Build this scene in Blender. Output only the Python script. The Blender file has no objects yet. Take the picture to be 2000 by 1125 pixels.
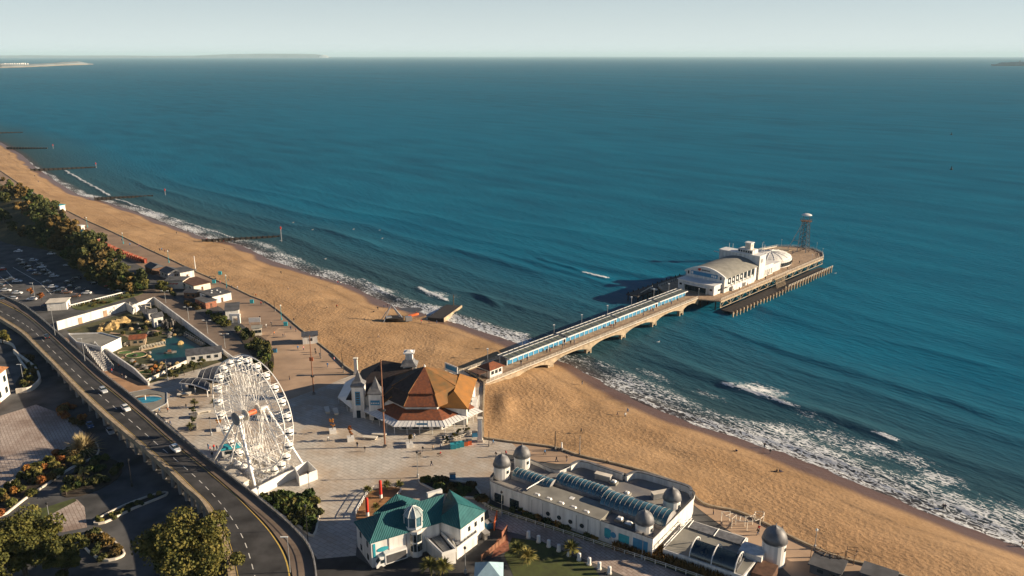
import bpy, bmesh, math, random
import numpy as np
from math import sin, cos, pi, radians as R, sqrt, atan2, hypot
random.seed(7)
S = bpy.context.scene
COL = S.collection
# ---------------------------------------------------------------- camera
H = 110.0; F = 1556.0; TILT = math.atan(454.5 / F)
cam = bpy.data.cameras.new('camera'); co = bpy.data.objects.new('camera', cam); COL.objects.link(co)
cam.sensor_width = 36; cam.lens = F / 2000 * 36; cam.clip_start = 1; cam.clip_end = 200000
co.location = (0, 0, H); co.rotation_euler = (pi / 2 - TILT, 0, 0); S.camera = co
S.render.resolution_x = 1024; S.render.resolution_y = 576
# ---------------------------------------------------------------- sky and sun (from the right, 17 degrees up)
SUN_EL = R(17); SUN_AZ = R(87)          # clockwise from +Y
W = bpy.data.worlds.new('World'); S.world = W; W.use_nodes = True
nt = W.node_tree; nt.nodes.clear()
sky = nt.nodes.new('ShaderNodeTexSky'); sky.sky_type = 'NISHITA'; sky.sun_disc = False
sky.sun_elevation = SUN_EL; sky.sun_rotation = SUN_AZ; sky.altitude = 0; sky.air_density = 1.0; sky.dust_density = .6; sky.ozone_density = 5.0
bg = nt.nodes.new('ShaderNodeBackground'); bg.inputs[1].default_value = 0.05
ow = nt.nodes.new('ShaderNodeOutputWorld')
hsv = nt.nodes.new('ShaderNodeHueSaturation'); hsv.inputs['Saturation'].default_value = 1.0; hsv.inputs['Value'].default_value = .52
tin = nt.nodes.new('ShaderNodeMix'); tin.data_type = 'RGBA'; tin.blend_type = 'MULTIPLY'; tin.inputs[0].default_value = 1; tin.inputs[7].default_value = (.84, 1.0, 1.2, 1)
nt.links.new(sky.outputs[0], hsv.inputs['Color']); nt.links.new(hsv.outputs[0], tin.inputs[6]); 
tcw = nt.nodes.new('ShaderNodeTexCoord'); mpw = nt.nodes.new('ShaderNodeMapping'); mpw.inputs['Scale'].default_value = (1.2, 1.2, 14); nzw = nt.nodes.new('ShaderNodeTexNoise'); nzw.inputs['Scale'].default_value = 2.2; nzw.inputs['Detail'].default_value = 6
rpw = nt.nodes.new('ShaderNodeValToRGB'); rpw.color_ramp.elements[0].position = .48; rpw.color_ramp.elements[1].position = .75; rpw.color_ramp.elements[0].color = (1, 1, 1, 1); rpw.color_ramp.elements[1].color = (1.22, 1.18, 1.14, 1)
cmw = nt.nodes.new('ShaderNodeMix'); cmw.data_type = 'RGBA'; cmw.blend_type = 'MULTIPLY'; cmw.inputs[0].default_value = 1
nt.links.new(tcw.outputs['Generated'], mpw.inputs[0]); nt.links.new(mpw.outputs[0], nzw.inputs['Vector']); nt.links.new(nzw.outputs[0], rpw.inputs[0]); nt.links.new(tin.outputs[2], cmw.inputs[6]); nt.links.new(rpw.outputs[0], cmw.inputs[7]); 
sxw = nt.nodes.new('ShaderNodeSeparateXYZ'); nt.links.new(tcw.outputs['Generated'], sxw.inputs[0])      # sea mist veil: thins out evenly with height all round the horizon
def mw(op, a, b_):
    x = nt.nodes.new('ShaderNodeMath'); x.operation = op
    for i, q in enumerate((a, b_)):
        if hasattr(q, 'links'): nt.links.new(q, x.inputs[i])
        else: x.inputs[i].default_value = q
    return x.outputs[0]
vl = mw('MULTIPLY', mw('POWER', 2.718, mw('MULTIPLY', mw('ABSOLUTE', sxw.outputs[2], 0), -6.0)), .82)
vm = nt.nodes.new('ShaderNodeMix'); vm.data_type = 'RGBA'; vm.inputs[7].default_value = (8.3, 9.2, 9.2, 1)
nt.links.new(vl, vm.inputs[0]); nt.links.new(cmw.outputs[2], vm.inputs[6]); nt.links.new(vm.outputs[2], bg.inputs[0]); nt.links.new(bg.outputs[0], ow.inputs[0])
sl = bpy.data.lights.new('sun', 'SUN'); so = bpy.data.objects.new('sun', sl); COL.objects.link(so)
sl.energy = 5.0; sl.angle = R(0.5); sl.color = (1.0, 0.81, 0.58)
so.rotation_euler = (pi / 2 - SUN_EL, 0, pi - SUN_AZ); so.location = (300, 100, 300)
S.view_settings.view_transform = 'Standard'; S.view_settings.look = 'None'
S.view_settings.exposure = 1.12; S.view_settings.gamma = 1
S.cycles.max_bounces = 6; S.cycles.volume_bounces = 0; S.cycles.transparent_max_bounces = 12
# ---------------------------------------------------------------- helpers
CT, ST = cos(TILT), sin(TILT)
def at(px, py, z=0.0):
    """point of the place at height z that the photograph shows at pixel (px, py)"""
    a = (px - 1000) / F; b = (562.5 - py) / F
    d = (a, CT + b * ST, -ST + b * CT); t = (z - H) / d[2]
    return (d[0] * t, d[1] * t, z)
def ht(py, y):
    """height of a point seen at row py that stands at distance y"""
    b = (562.5 - py) / F
    return H + y / (CT + b * ST) * (-ST + b * CT)
def lerp(a, b, t): return tuple(x + (y - x) * t for x, y in zip(a, b))
def nrm(v):
    l = sqrt(sum(c * c for c in v)) or 1; return tuple(c / l for c in v)
def smooth(pts, n=6, closed=False):
    out = []; N = len(pts)
    for i in range(N if closed else N - 1):
        g = (lambda k: pts[k % N]) if closed else (lambda k: pts[min(max(k, 0), N - 1)])
        p0, p1, p2, p3 = g(i - 1), g(i), g(i + 1), g(i + 2)
        for j in range(n):
            t = j / n
            out.append(tuple(.5 * (2 * b + (c - a) * t + (2 * a - 5 * b + 4 * c - d) * t * t + (3 * b - a - 3 * c + d) * t ** 3) for a, b, c, d in zip(p0, p1, p2, p3)))
    if not closed: out.append(tuple(pts[-1]))
    return out

class MB:
    def __init__(s): s.v = []; s.f = []; s.m = []; s.cm = 0
    def add(s, vs, fs):
        k = len(s.v); s.v += [tuple(p) for p in vs]
        for f in fs: s.f.append(tuple(k + i for i in f)); s.m.append(s.cm)
        return s
    def box(s, c, d, rz=0, top=1.0):
        x, y, z = d[0] / 2, d[1] / 2, d[2] / 2; C, Sn = cos(rz), sin(rz); vs = []
        for k in (-1, 1):
            q = top if k > 0 else 1.0
            for a, b in ((-1, -1), (1, -1), (1, 1), (-1, 1)):
                X, Y = a * x * q, b * y * q
                vs.append((c[0] + X * C - Y * Sn, c[1] + X * Sn + Y * C, c[2] + k * z))
        return s.add(vs, [(3, 2, 1, 0), (4, 5, 6, 7), (0, 1, 5, 4), (1, 2, 6, 5), (2, 3, 7, 6), (3, 0, 4, 7)])
    def prism(s, poly, z0, z1, cap0=True, cap1=True):
        n = len(poly); ar = sum(poly[i][0] * poly[(i + 1) % n][1] - poly[(i + 1) % n][0] * poly[i][1] for i in range(n))
        if ar < 0: poly = list(poly)[::-1]
        vs = [(p[0], p[1], z0) for p in poly] + [(p[0], p[1], z1) for p in poly]
        fs = [(i, (i + 1) % n, n + (i + 1) % n, n + i) for i in range(n)]
        if cap0: fs.append(tuple(range(n))[::-1])
        if cap1: fs.append(tuple(range(n, 2 * n)))
        return s.add(vs, fs)
    def rings(s, rings, cap0=True, cap1=True, closed=True):
        n = len(rings[0]); vs = [p for r in rings for p in r]; fs = []
        for k in range(len(rings) - 1):
            for i in range(n if closed else n - 1):
                j = (i + 1) % n; fs.append((k * n + i, k * n + j, (k + 1) * n + j, (k + 1) * n + i))
        if cap0: fs.append(tuple(range(n))[::-1])
        if cap1: fs.append(tuple(range((len(rings) - 1) * n, len(rings) * n)))
        return s.add(vs, fs)
    def lathe(s, c, prof, n=16, cap0=True, cap1=True, a0=0.0):
        return s.rings([[(c[0] + r * cos(a0 + 2 * pi * i / n), c[1] + r * sin(a0 + 2 * pi * i / n), c[2] + z) for i in range(n)] for r, z in prof], cap0, cap1)
    def tube(s, a, b, r, n=6, r2=None):
        r2 = r if r2 is None else r2
        d = nrm((b[0] - a[0], b[1] - a[1], b[2] - a[2])); u = (0, 0, 1) if abs(d[2]) < .9 else (1, 0, 0)
        x = nrm((d[1] * u[2] - d[2] * u[1], d[2] * u[0] - d[0] * u[2], d[0] * u[1] - d[1] * u[0]))
        y = (d[1] * x[2] - d[2] * x[1], d[2] * x[0] - d[0] * x[2], d[0] * x[1] - d[1] * x[0])
        rg = [[tuple(p[k] + q * (x[k] * cos(2 * pi * i / n) + y[k] * sin(2 * pi * i / n)) for k in range(3)) for i in range(n)] for p, q in ((a, r), (b, r2))]
        return s.rings(rg)
    def path(s, pts, r, n=6):
        for a, b in zip(pts, pts[1:]): s.tube(a, b, r, n)
        return s
    def strip(s, left, right):
        vs = list(left) + list(right); n = len(left)
        return s.add(vs, [(i, n + i, n + i + 1, i + 1) for i in range(n - 1)])
    def wall(s, line, t, z0, z1, closed=False):
        """a wall of thickness t along a plan line; z0, z1 numbers or per-point lists"""
        n = len(line); L = []; Rr = []
        for i, p in enumerate(line):
            if closed: a, b = line[i - 1], line[(i + 1) % n]
            else: a, b = line[max(i - 1, 0)], line[min(i + 1, n - 1)]
            d = nrm((b[0] - a[0], b[1] - a[1])); o = (-d[1] * t / 2, d[0] * t / 2)
            L.append((p[0] + o[0], p[1] + o[1])); Rr.append((p[0] - o[0], p[1] - o[1]))
        g = lambda z, i: z[i] if isinstance(z, (list, tuple)) else z
        rg = [[(Rr[i][0], Rr[i][1], g(z0, i)), (L[i][0], L[i][1], g(z0, i)), (L[i][0], L[i][1], g(z1, i)), (Rr[i][0], Rr[i][1], g(z1, i))] for i in range(n)]
        if closed: rg.append(rg[0])
        return s.rings(rg, not closed, not closed)
    def poly(s, pts): return s.add(pts, [tuple(range(len(pts)))])
    def mesh(s, name, mats, org=(0, 0, 0), smooth_=False):
        me = bpy.data.meshes.new(name)
        me.from_pydata([(p[0] - org[0], p[1] - org[1], p[2] - org[2]) for p in s.v], [], s.f)
        for m in (mats if isinstance(mats, (list, tuple)) else [mats]): me.materials.append(m)
        if isinstance(mats, (list, tuple)) and len(mats) > 1: me.polygons.foreach_set('material_index', s.m)
        if smooth_: me.polygons.foreach_set('use_smooth', [True] * len(me.polygons))
        me.update(); return me
    def build(s, name, mats, parent=None, org=None, smooth_=False):
        if parent is not None: org = tuple(parent.get('_w', tuple(parent.location)))
        me = s.mesh(name, mats, org or (0, 0, 0), smooth_)
        o = bpy.data.objects.new(name, me); COL.objects.link(o)
        if parent is not None: o.parent = parent; ORG[o.name] = org
        else: o.location = org or (0, 0, 0)
        return o
    def sub(s, name, mats, part, smooth_=False):
        """a sub-part: child of a part whose own origin sits at its thing's origin"""
        me = s.mesh(name, mats, ORG.get(part.name, tuple(part.location)), smooth_)
        o = bpy.data.objects.new(name, me); COL.objects.link(o); o.parent = part; return o
ORG = {}
def tag(o, label=None, cat=None, group=None, kind=None):
    if label: o['label'] = label
    if cat: o['category'] = cat
    if group: o['group'] = group
    if kind: o['kind'] = kind
    return o
def thing(name, label, cat, loc=(0, 0, 0), rz=0, group=None):
    o = bpy.data.objects.new(name, None); COL.objects.link(o); o.location = loc; o.rotation_euler = (0, 0, rz)
    o.empty_display_size = .5
    return tag(o, label, cat, group)
def struct(name, mb, m, **k): return tag(mb.build(name, m, **k), kind='structure')
def copy_tree(o, parent=None):
    c = o.copy(); COL.objects.link(c); c.parent = parent
    for ch in o.children: copy_tree(ch, c)
    return c
def place(proto, used, loc, rz=0, label=None, group=None, sc=None):
    """first call uses the prototype itself, later calls copy it"""
    key = proto.as_pointer(); o = copy_tree(proto) if used.get(key) else proto
    used[key] = True
    o.location = loc; o.rotation_euler = (0, 0, rz)
    if sc: o.scale = (sc, sc, sc) if not isinstance(sc, tuple) else sc
    if label: o['label'] = label
    if group: o['group'] = group
    return o
USED = {}
# ---------------------------------------------------------------- materials
MATS = {}
def mat(name, col, rough=.7, var=.12, scale=.6, bump=0.0, bscale=4.0, metal=0.0, spec=.4, col2=None, detail=4, stretch=None):
    if name in MATS: return MATS[name]
    m = bpy.data.materials.new(name); m.use_nodes = True; n = m.node_tree; b = n.nodes['Principled BSDF']
    b.inputs['Roughness'].default_value = rough; b.inputs['Metallic'].default_value = metal
    b.inputs['Specular IOR Level'].default_value = spec
    g = n.nodes.new('ShaderNodeNewGeometry'); src = g.outputs['Position']
    if stretch:
        mp = n.nodes.new('ShaderNodeMapping'); mp.inputs['Scale'].default_value = stretch[0]; mp.inputs['Rotation'].default_value = stretch[1]
        n.links.new(src, mp.inputs[0]); src = mp.outputs[0]
    tx = n.nodes.new('ShaderNodeTexNoise'); tx.inputs['Scale'].default_value = scale; tx.inputs['Detail'].default_value = detail
    n.links.new(src, tx.inputs['Vector'])
    rp = n.nodes.new('ShaderNodeValToRGB'); c2 = col2 or tuple(c * (1 - 2 * var) for c in col)
    c1 = col if col2 else tuple(min(1, c * (1 + var)) for c in col)
    rp.color_ramp.elements[0].position = .32; rp.color_ramp.elements[1].position = .68
    rp.color_ramp.elements[0].color = (*c2, 1); rp.color_ramp.elements[1].color = (*c1, 1)
    n.links.new(tx.outputs[0], rp.inputs[0]); n.links.new(rp.outputs[0], b.inputs['Base Color'])
    if bump:
        t2 = n.nodes.new('ShaderNodeTexNoise'); t2.inputs['Scale'].default_value = bscale; t2.inputs['Detail'].default_value = 6
        n.links.new(src, t2.inputs['Vector'])
        bp = n.nodes.new('ShaderNodeBump'); bp.inputs['Strength'].default_value = min(1, bump); bp.inputs['Distance'].default_value = max(.05, bump)
        n.links.new(t2.outputs[0], bp.inputs['Height']); n.links.new(bp.outputs[0], b.inputs['Normal'])
    MATS[name] = m; return m
def nodes_of(name):
    m = bpy.data.materials.new(name); m.use_nodes = True; MATS[name] = m
    n = m.node_tree; return m, n, n.nodes['Principled BSDF']
def nd(n, t, **k):
    x = n.nodes.new(t)
    for a, v in k.items():
        if a.startswith('i_'): x.inputs[a[2:].replace('_', ' ')].default_value = v
        else: setattr(x, a, v)
    return x
def math_(n, op, a, b=None, clamp=False):
    x = n.nodes.new('ShaderNodeMath'); x.operation = op; x.use_clamp = clamp
    for i, q in enumerate((a, b)):
        if q is None: continue
        if hasattr(q, 'links'): n.links.new(q, x.inputs[i])
        else: x.inputs[i].default_value = q
    return x.outputs[0]
def mixc(n, f, a, b):
    x = n.nodes.new('ShaderNodeMix'); x.data_type = 'RGBA'
    for i, q in ((0, f), (6, a), (7, b)):
        if hasattr(q, 'links'): n.links.new(q, x.inputs[i])
        else: x.inputs[i].default_value = q if i == 0 else (*q, 1)
    return x.outputs[2]
def ramp(n, f, stops):
    r = n.nodes.new('ShaderNodeValToRGB'); e = r.color_ramp.elements
    while len(e) < len(stops): e.new(.5)
    for q, (p, c) in zip(e, stops): q.position = p; q.color = (*c, 1) if isinstance(c, tuple) else (c, c, c, 1)
    n.links.new(f, r.inputs[0]); return r.outputs[0]

M = {}
M['white'] = mat('white_render', (.66, .64, .60), .75, .13, .9, .02, 3, stretch=((1, 1, .12), (0, 0, 0)))
M['white_paint'] = mat('white_paint', (.70, .69, .66), .5, .05, .5)
M['cream'] = mat('cream_render', (.66, .60, .50), .8, .10, .3, .03, 3)
M['steel_white'] = mat('white_steel', (.80, .78, .74), .4, .05, .8)
M['grey'] = mat('grey_concrete', (.30, .29, .28), .85, .16, .5, .05, 5)
M['dgrey'] = mat('dark_grey_felt', (.085, .085, .09), .9, .2, .35, .05, 4)
M['lead'] = mat('lead_grey_dome', (.16, .16, .165), .55, .2, .8)
M['steel'] = mat('galvanised_steel', (.36, .37, .38), .45, .1, 1.0, metal=.5)
M['black'] = mat('black_metal', (.02, .02, .022), .5, .1, 1.0)
M['glass'] = mat('dark_glass', (.018, .03, .038), .08, .2, .5, spec=.8)
M['glass_teal'] = mat('tinted_roof_glass', (.05, .13, .17), .12, .25, .4, spec=.8)
M['wood'] = mat('weathered_timber', (.16, .10, .06), .85, .25, 1.2, .05, 6)
M['dwood'] = mat('dark_wet_timber', (.035, .028, .024), .7, .25, 1.0, .06, 5)
M['redwood'] = mat('reddish_mast_timber', (.22, .10, .055), .7, .15, 1.0)
M['red'] = mat('red_paint', (.50, .035, .02), .5, .08, 1.0)
M['orange'] = mat('orange_paint', (.62, .14, .04), .55, .08, 1.0)
M['blue'] = mat('bright_blue_panel', (.04, .22, .39), .45, .10, .5)
M['turq'] = mat('turquoise_paint', (.03, .30, .36), .45, .08, 1.0)
M['brick'] = mat('red_brick', (.30, .12, .07), .85, .2, 1.4, .04, 6)
M['brown'] = mat('brown_panel', (.12, .06, .035), .7, .2, 1.0)
M['tile'] = mat('rust_roof_tile', (.25, .075, .028), .8, .2, 1.3, .12, 5, col2=(.12, .045, .025))
M['tile_sunlit'] = mat('sunlit_roof_tile', (.23, .10, .026), .8, .2, .4, .12, 5, col2=(.11, .07, .025))  # olive-gold tone for sun-facing facets, sunlight put into the tile colour
M['tile_sunlit_ochre'] = mat('sunlit_ochre_roof_tile', (.30, .125, .022), .8, .2, .4, .12, 5, col2=(.20, .095, .022))  # east wing tile, brightened in colour for the grazing sun
M['tile_shaded'] = mat('shaded_roof_tile', (.045, .03, .026), .85, .2, 1.0, .1, 5)  # tile of the west slopes, their shade painted into the colour
M['slate'] = mat('slate_roof', (.07, .072, .08), .6, .2, .8, .06, 5)
M['roof_grey'] = mat('weathered_grey_roof', (.23, .22, .19), .8, .12, .3, .04, 5)
M['sandstone'] = mat('sand_coloured_concrete', (.37, .29, .195), .85, .18, .5, .06, 4)
M['rock'] = mat('ochre_rock', (.42, .29, .12), .9, .3, .7, .3, 2)
M['rust'] = mat('rust_red_paint', (.26, .055, .028), .7, .2, 1.0)
M['stone'] = mat('grey_stone', (.16, .15, .14), .9, .25, .9, .2, 3)
M['bark'] = mat('tree_bark', (.075, .055, .04), .9, .2, 3.0)
M['tyre'] = mat('tyre_rubber', (.015, .015, .016), .8, .1, 2.0)
M['lampglass'] = mat('lamp_glass', (.75, .75, .7), .3, .02, 1.0)
M['deck'] = mat('pier_deck_boards', (.36, .25, .16), .85, .18, .9, .05, 5)
M['skin'] = mat('skin', (.52, .33, .24), .6, .05, 5)
M['hair'] = mat('dark_hair', (.03, .02, .015), .7, .1, 5)
# ================================================================ SEA, BEACH AND LAND
LZ = 5.0                                             # level of the promenade and the plaza
ES = np.array((.66, -.7513)); EN = np.array((.7513, .66))   # along the shore (to the right), out to sea
water_px = [(-180, 225), (-60, 258), (0, 279), (40, 303), (62, 325), (100, 350), (150, 380), (200, 393), (260, 412), (330, 439), (400, 465), (470, 479), (520, 506), (600, 534), (680, 557), (760, 596), (840, 617), (920, 642), (1000, 668), (1060, 697), (1110, 712), (1160, 741), (1230, 776), (1330, 822), (1440, 858), (1560, 898), (1680, 948), (1800, 1002), (1900, 1038), (2000, 1073), (2120, 1120), (2300, 1200)]
shore = [at(x, y, 0) for x, y in water_px]
prom_px = [(-160, 262), (-60, 302), (0, 333), (60, 373), (110, 400), (128, 410), (170, 431), (200, 444), (245, 465), (290, 487), (332, 506), (380, 529), (412, 543), (448, 558), (490, 578), (520, 590), (550, 611), (584, 640), (612, 662), (650, 692), (692, 728), (760, 738), (850, 728), (905, 722), (946, 748), (944, 800), (944, 856), (1000, 864), (1080, 874), (1130, 890), (1200, 906), (1270, 925), (1335, 950), (1375, 985), (1440, 1000), (1500, 1026), (1562, 1058), (1640, 1090), (1740, 1117), (1900, 1180), (2100, 1250)]
prom = [at(x, y, LZ) for x, y in prom_px]
shs = np.array([np.dot(p[:2], ES) for p in shore]); sht = np.array([np.dot(p[:2], EN) for p in shore])
def shore_t(s): return np.interp(s, shs, sht)
pms = np.array([np.dot(p[:2], ES) for p in prom]); pmt = np.array([np.dot(p[:2], EN) for p in prom])
o_ = np.argsort(pms, kind='stable')
def prom_t(s): return np.interp(s, pms[o_], pmt[o_])
def sand_z(x, y):
    s = x * ES[0] + y * ES[1]; t = x * EN[0] + y * EN[1]
    a = prom_t(s); b = shore_t(s); k = (t - a) / np.maximum(b - a, 8.0)
    k = np.where(b - a < 8, np.maximum(k, (t - b + 8) / 8), k); kc = np.clip(k, 0, 1)
    return np.where(k < 1, 4.4 - 4.4 * (kc * .8 + .2 * kc ** 2), -(t - b) * .06)
def sz(x, y): return float(sand_z(np.float64(x), np.float64(y)))

# value noise for the shapes of waves and dunes
_rng = np.random.default_rng(3); _tab = _rng.random((256, 256))
def vnoise(x, y):
    xi = np.floor(x).astype(int); yi = np.floor(y).astype(int); fx = x - xi; fy = y - yi
    fx = fx * fx * (3 - 2 * fx); fy = fy * fy * (3 - 2 * fy)
    g = lambda a, b: _tab[a % 256, b % 256]
    return (g(xi, yi) * (1 - fx) + g(xi + 1, yi) * fx) * (1 - fy) + (g(xi, yi + 1) * (1 - fx) + g(xi + 1, yi + 1) * fx) * fy

def grid_mesh(name, X, Y, Z, attrs, mats, keep=None):
    n, m = X.shape; idx = np.arange(n * m).reshape(n, m)
    q = np.stack([idx[:-1, :-1], idx[1:, :-1], idx[1:, 1:], idx[:-1, 1:]], -1).reshape(-1, 4)
    if keep is not None: q = q[(keep[:-1, :-1] | keep[1:, 1:] | keep[1:, :-1] | keep[:-1, 1:]).reshape(-1)]
    me = bpy.data.meshes.new(name); me.vertices.add(n * m)
    me.vertices.foreach_set('co', np.stack([X, Y, Z], -1).astype(np.float32).ravel())
    me.loops.add(len(q) * 4); me.loops.foreach_set('vertex_index', q.ravel().astype(np.int32))
    me.polygons.add(len(q)); me.polygons.foreach_set('loop_start', np.arange(0, len(q) * 4, 4, dtype=np.int32))
    me.polygons.foreach_set('use_smooth', np.ones(len(q), dtype=bool))
    for k, a in attrs.items():
        at_ = me.attributes.new(k, 'FLOAT', 'POINT'); at_.data.foreach_set('value', a.astype(np.float32).ravel())
    me.materials.append(mats); me.update(calc_edges=True); me.validate()
    o = bpy.data.objects.new(name, me); COL.objects.link(o); return o

# ---- water material
m, n, b = nodes_of('sea_water'); M['sea'] = m
g = nd(n, 'ShaderNodeNewGeometry').outputs['Position']
mp = nd(n, 'ShaderNodeMapping'); mp.inputs['Rotation'].default_value = (0, 0, R(48.7)); n.links.new(g, mp.inputs[0])
mp2 = nd(n, 'ShaderNodeMapping'); mp2.inputs['Scale'].default_value = (.3, 1, 1); n.links.new(mp.outputs[0], mp2.inputs[0])
foamA = nd(n, 'ShaderNodeAttribute', attribute_name='foam').outputs['Fac']
dst = nd(n, 'ShaderNodeAttribute', attribute_name='dist').outputs['Fac']
ns1 = nd(n, 'ShaderNodeTexNoise', i_Scale=.5, i_Detail=6.0, i_Roughness=.6); n.links.new(mp2.outputs[0], ns1.inputs['Vector'])
ns2 = nd(n, 'ShaderNodeTexNoise', i_Scale=.035, i_Detail=3.0); n.links.new(mp2.outputs[0], ns2.inputs['Vector'])
ns3 = nd(n, 'ShaderNodeTexNoise', i_Scale=.0035, i_Detail=3.0); n.links.new(mp2.outputs[0], ns3.inputs['Vector'])
hgt = math_(n, 'ADD', math_(n, 'MULTIPLY', ns1.outputs[0], .8), math_(n, 'MULTIPLY', ns2.outputs[0], 1.3))
bp = nd(n, 'ShaderNodeBump', i_Strength=.8, i_Distance=1.0); n.links.new(hgt, bp.inputs['Height'])
deep = mixc(n, ramp(n, ns3.outputs[0], [(.35, 0.0), (.65, 1.0)]), (.001, .072, .132), (.0015, .108, .190))
mp4 = nd(n, 'ShaderNodeMapping'); mp4.inputs['Scale'].default_value = (.1, 1, 1); mp4.inputs['Rotation'].default_value = (0, 0, R(22)); n.links.new(g, mp4.inputs[0])
ns5 = nd(n, 'ShaderNodeTexNoise', i_Scale=.014, i_Detail=5.0, i_Roughness=.6); n.links.new(mp4.outputs[0], ns5.inputs['Vector'])
deep = mixc(n, math_(n, 'MULTIPLY', ramp(n, ns5.outputs[0], [(.5, 0.0), (.72, 1.0)]), .4), deep, (.004, .125, .20))
deep = mixc(n, ramp(n, ns2.outputs[0], [(.3, 0.0), (.75, 1.0)]), deep, (.004, .130, .212))
col = mixc(n, ramp(n, math_(n, 'MULTIPLY', dst, .01), [(.0, (.0,) * 3), (1.0, (1.0,) * 3)]), (.030, .060, .066), deep)
col = mixc(n, ramp(n, math_(n, 'MULTIPLY', dst, .1), [(.0, (.0,) * 3), (1.0, (1.0,) * 3)]), (.085, .065, .058), col)
# lacy foam
wv = nd(n, 'ShaderNodeTexNoise', i_Scale=.45, i_Detail=3.0); n.links.new(mp.outputs[0], wv.inputs['Vector'])
vadd = nd(n, 'ShaderNodeVectorMath', operation='MULTIPLY_ADD'); n.links.new(wv.outputs['Color'], vadd.inputs[0]); vadd.inputs[1].default_value = (2.6, 2.6, 0)
mp3 = nd(n, 'ShaderNodeMapping'); mp3.inputs['Scale'].default_value = (.4, 1, 0); n.links.new(mp.outputs[0], mp3.inputs[0])
n.links.new(mp3.outputs[0], vadd.inputs[2])
vo = nd(n, 'ShaderNodeTexVoronoi', feature='DISTANCE_TO_EDGE', i_Scale=.95); n.links.new(vadd.outputs[0], vo.inputs['Vector'])
ns4 = nd(n, 'ShaderNodeTexNoise', i_Scale=1.3, i_Detail=6.0, i_Roughness=.65); n.links.new(mp3.outputs[0], ns4.inputs['Vector'])
lace = math_(n, 'SUBTRACT', math_(n, 'MULTIPLY', ns4.outputs[0], 1.1), math_(n, 'MULTIPLY', vo.outputs[0], 1.3))
fm = math_(n, 'ADD', lace, math_(n, 'MULTIPLY', math_(n, 'SUBTRACT', foamA, .84), .9))
fmask = ramp(n, fm, [(.22, 0.0), (.40, 1.0)])
ffac = math_(n, 'MULTIPLY', fmask, ramp(n, foamA, [(.02, 0.0), (.15, 1.0)]))
n.links.new(mixc(n, ffac, col, (.66, .68, .68)), b.inputs['Base Color'])
n.links.new(bp.outputs[0], b.inputs['Normal'])
rg = math_(n, 'ADD', math_(n, 'MULTIPLY', ffac, .5), .22); n.links.new(rg, b.inputs['Roughness'])
b.inputs['Specular IOR Level'].default_value = 0.0
gl_ = nd(n, 'ShaderNodeBsdfGlossy', i_Roughness=.32); n.links.new(bp.outputs[0], gl_.inputs['Normal']); mx_ = nd(n, 'ShaderNodeMixShader'); mx_.inputs[0].default_value = .055
n.links.new(b.outputs[0], mx_.inputs[1]); n.links.new(gl_.outputs[0], mx_.inputs[2]); n.links.new(mx_.outputs[0], n.nodes['Material Output'].inputs[0])

sl_ = lambda a, b, c: np.clip((c - a) / (b - a), 0, 1)
s_c = np.concatenate([[-60000, -30000, -15000, -8000, -4000, -2500, -2000], np.arange(-1750, -900, 10), np.arange(-900, -330, 3.0), np.arange(-330, 90, 2.0), [90, 100, 120, 150, 220, 400, 800, 2000, 6000, 20000, 60000]])
t_c = np.concatenate([np.arange(150, 330, 1.25), np.arange(330, 480, 2.0), np.arange(480, 900, 4.0), [900, 910, 925, 950, 1000, 1100, 1300, 1800, 3000, 6000, 12000, 25000, 60000]])
SS, TT = np.meshgrid(s_c, t_c, indexing='ij')
X = SS * ES[0] + TT * EN[0]; Y = SS * ES[1] + TT * EN[1]
D = TT - shore_t(SS)
wob = 18 * vnoise(SS / 150 + 3, TT / 200) + 6 * vnoise(SS / 48 + 9, TT / 70) + 40 * vnoise(SS * 0 + 4, TT / 90)
ph = (D + wob)
crest = lambda p, L, k: (np.maximum(0, (1 + np.cos(2 * pi * p / L)) / 2) ** k)
a1 = vnoise(SS / 120 + 31, TT / 45); a2 = vnoise(SS / 60, TT / 30 + 7)
near = np.exp(-np.clip(D, 0, 1e9) / 120.0)
fade = sl_(900, 560, TT) * sl_(-900, -650, SS) * sl_(88, 60, SS)
Z = fade * (crest(ph, 31, 4) * (.10 + 1.45 * near) * (.0 + 1.3 * a1) + crest(ph * .9 + SS * .12, 19, 2) * .16 * a2 + crest(ph + SS * .35, 9, 1.5) * .05)
Z *= sl_(-2, 14, D)
Z += fade * .12 * vnoise(SS / 4, TT / 3) - .12
rightside = sl_(-235, -215, SS)               # beyond the pier the surf is wider
wid = np.where(rightside > .5, 11 + 15 * sl_(-215, -90, SS), 13 + 7 * vnoise(SS / 30, SS * 0))
wid = wid * (.75 + .5 * vnoise(SS / 22 + 5, SS * 0 + 2)) * sl_(-1100, -500, SS) + 1.5
foam = np.exp(-np.clip(D - wid * .45, 0, None) ** 2 / (wid * .42) ** 2) * sl_(-1.5, .8, D) * (.42 + .5 * vnoise(SS / 14, TT / 6)) * np.where(rightside > .5, .98, 1.06)
foam = np.maximum(foam, .75 * np.exp(-((D - .6) / 1.0) ** 2))
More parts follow.
